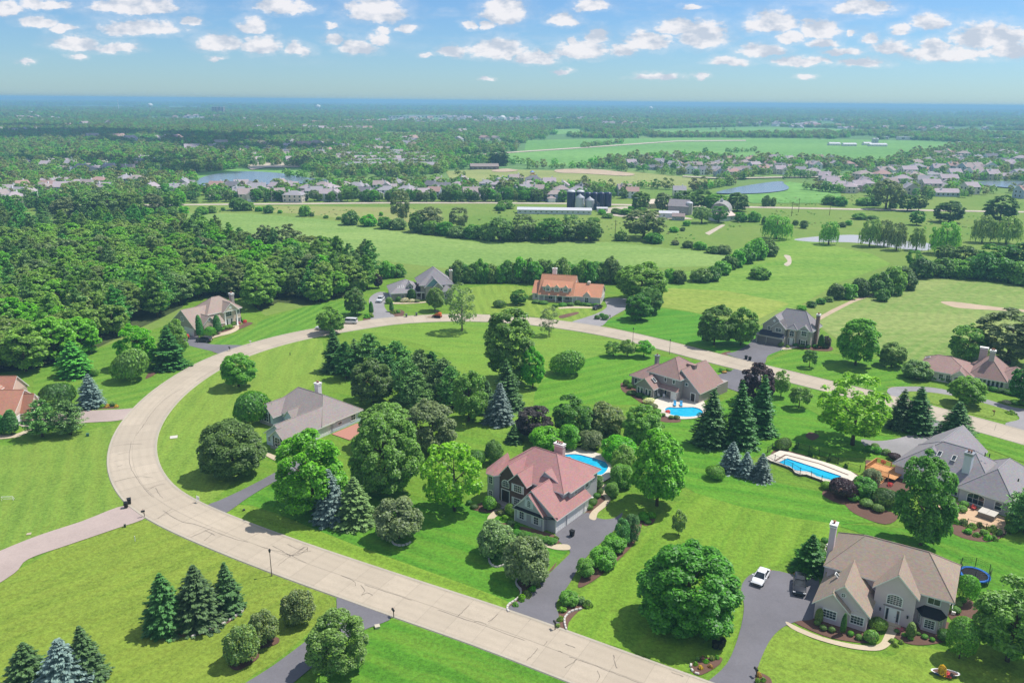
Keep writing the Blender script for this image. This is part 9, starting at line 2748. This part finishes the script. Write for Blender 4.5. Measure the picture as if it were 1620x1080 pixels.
t = thing('trampoline', 'round trampoline with blue pad and black safety net beside the taupe house', 'trampoline', (tx, ty, .1))
RT = 2.15
mb = MB(); mb.lathe([(RT * .84, .92), (RT * .84, .97), (RT + .05, .97), (RT + .05, .84)], n=36, mi=0); mb.build('pad', plain('blue_pad', (0.015, 0.13, 0.46), .5), t)
mb = MB()
for i in range(36):
 a, b = 2 * math.pi * i / 36, 2 * math.pi * (i + 1) / 36
 mb.face([(0, 0, .9), (RT * .86 * math.cos(a), RT * .86 * math.sin(a), .92), (RT * .86 * math.cos(b), RT * .86 * math.sin(b), .92)])
mb.build('mat', RUBBER, t)
for i in range(6):
 a = 2 * math.pi * i / 6
 c_, s_ = math.cos(a), math.sin(a)
 mb = MB(); mb.tube([((RT + .02) * c_, (RT + .02) * s_, 0), ((RT + .08) * c_, (RT + .08) * s_, 1.0), ((RT + .02) * c_, (RT + .02) * s_, 2.7)], .05, 6); mb.build('pole', DARK_METAL, t)
nm_ = MB()
for z in np.arange(1.1, 2.66, .3):
 pts = [(RT * math.cos(a), RT * math.sin(a), z) for a in np.linspace(0, 2 * math.pi, 25)]
 nm_.tube(pts, .013, 3, cap=False)
for i in range(48):
 a = 2 * math.pi * i / 48
 nm_.tube([(RT * math.cos(a), RT * math.sin(a), .95), (RT * math.cos(a), RT * math.sin(a), 2.62)], .008, 3, cap=False)
nm_.build('safety_net', DARK_METAL, t)['kind'] = 'stuff'
t = thing('boat_planter', 'white and blue boat planter with grasses on the lawn before the taupe house', 'planter', (*G(1495, 1066, .2), .15), R(-12))
mb = MB()
n = 20
ring = lambda k, z: [(1.75 * k * math.cos(2 * math.pi * i / n), .62 * k * math.sin(2 * math.pi * i / n), z) for i in range(n)]
A, B, C_, D_ = ring(.72, 0), ring(1.0, .42), ring(.9, .42), ring(.86, .3)
for i in range(n):
 p = (i + 1) % n
 mb.face([A[i], A[p], B[p], B[i]], 0); mb.face([B[i], B[p], C_[p], C_[i]], 1); mb.face([C_[i], C_[p], D_[p], D_[i]], 1)
mb.face(D_, 2)
mb.build('hull', [plain('blue_hull', (0.04, 0.10, 0.30), .5), WHITE, MULCH], t)
x, y = G(1490, 1066, .4)
put_plant('perennial', x, y, 1.1, .5, 'ornamental_grass', 'tuft of pale grass growing in the boat planter', 'plant', None, 'gold', z=.45)
x, y = G(1497, 1067, .4)
put_plant('flowers', x, y, .5, .45, 'flowering_plant', 'mixed flowers growing in the middle of the boat planter', 'plant', None, 'flower', z=.45)
x, y = G(1504, 1069, .4)
put_plant('perennial', x, y, .4, .35, 'bedding_plant', 'small green plant at the right end of the boat planter', 'plant', None, 'plum', z=.45)
t = thing('air_conditioner', 'pale air-conditioning unit at the back corner of the red-roofed house', 'air conditioner', (*G(928, 786, .2), .15), R(-37))
mb = MB(); mb.box(-.45, -.45, 0, .45, .45, .85); mb.build('case', plain('ac_case', (.5, .5, .48), .5), t)
mb = MB(); mb.lathe([(.38, .851), (.38, .9), (.1, .92), (.01, .92)], n=14); mb.build('fan_guard', DARK_METAL, t)
t = thing('garden_bench', 'white bench in the shrub bed right of the taupe house', 'bench', (*G(1509, 968, .2), .15), R(58))
for i in range(4):
 mb = MB(); mb.box(-.7, -.22 + i * .12, .42, .7, -.12 + i * .12, .46); mb.build('slat', WHITE, t)
for i in range(3):
 mb = MB(); mb.box(-.7, .26, .55 + i * .14, .7, .3, .65 + i * .14); mb.build('back_slat', WHITE, t)
for s in (-.62, .62):
 mb = MB(); mb.box(s - .04, -.2, 0, s + .04, .3, .42); mb.box(s - .04, .26, .42, s + .04, .32, .98); mb.build('leg', WHITE, t)
mb = MB(); mb.box(-.5, -.35, 0, .5, .35, .12)
t = thing('birdbath', 'pale stone birdbath in the bed beside the garage of the red-roofed house', 'birdbath', (*G(936, 792, .2), .15))
mb = MB(); mb.lathe([(.22, 0), (.22, .08), (.09, .15), (.08, .62), (.3, .75), (.34, .82), (.28, .8), (.01, .74)], n=14); mb.build('basin', EDGE_STONE, t, True)
# --- the cloud whose shadow lies on the far left woods
def drifting_cloud(px, py, alt, lx, ly, lz, label, seed):
 gx, gy = G(px, py)
 k = alt / sun_dir.z
 cx, cy = gx + sun_dir.x * k, gy + sun_dir.y * k
 rr = np.random.default_rng(seed)
 bm = bmesh.new()
 for i in range(26):
  u = rr.normal(size=3) * np.array([lx * .42, ly * .42, lz * .12])
  s = rr.uniform(.16, .34) * min(lx, ly)
  M = Matrix.Translation((u[0], u[1], abs(u[2]) + s * .3)) @ Matrix.Diagonal((s * 1.5, s, s * .62, 1))
  bmesh.ops.create_icosphere(bm, subdivisions=3, radius=1, matrix=M)
 for v in bm.verts:
  n = math.sin(v.co.x * .045) * math.cos(v.co.y * .05 + 1) * math.sin(v.co.z * .06 + 2)
  v.co *= 1 + .03 * n
  v.co.z = max(v.co.z, -lz * .05 + 4 * n)
 me = bpy.data.meshes.new('cloud')
 bm.to_mesh(me); bm.free()
 m = plain('cloud_vapour', (0.9, 0.9, 0.92), 1.0, 0.0)
 me.materials.append(m)
 me.polygons.foreach_set('use_smooth', [True] * len(me.polygons))
 o = link('cloud', me, None, (cx, cy, alt))
 tag(o, label, 'cloud')
drifting_cloud(40, 217, 1100, 620, 300, 170, 'white cumulus cloud above the far woods at the left', 3)
drifting_cloud(75, 262, 900, 300, 90, 90, 'small white cumulus cloud above the village left of the pond', 4)
# --- the air between: even pale haze over the whole country
mh, k = new_mat('haze_air')
out = k.n('ShaderNodeOutputMaterial')
pv = k.n('ShaderNodeVolumePrincipled')
k.put(pv.inputs['Color'], HAZE_COLOR)
pv.inputs['Density'].default_value = HAZE_DENSITY
pv.inputs['Anisotropy'].default_value = 0.0
k.t.links.new(pv.outputs[0], out.inputs['Volume'])
hb = MB()
hb.box(-46000, -3500, -1.0, 46000, 61000, 76.0)
hz = hb.build('haze', mh)
hz['kind'] = 'stuff'
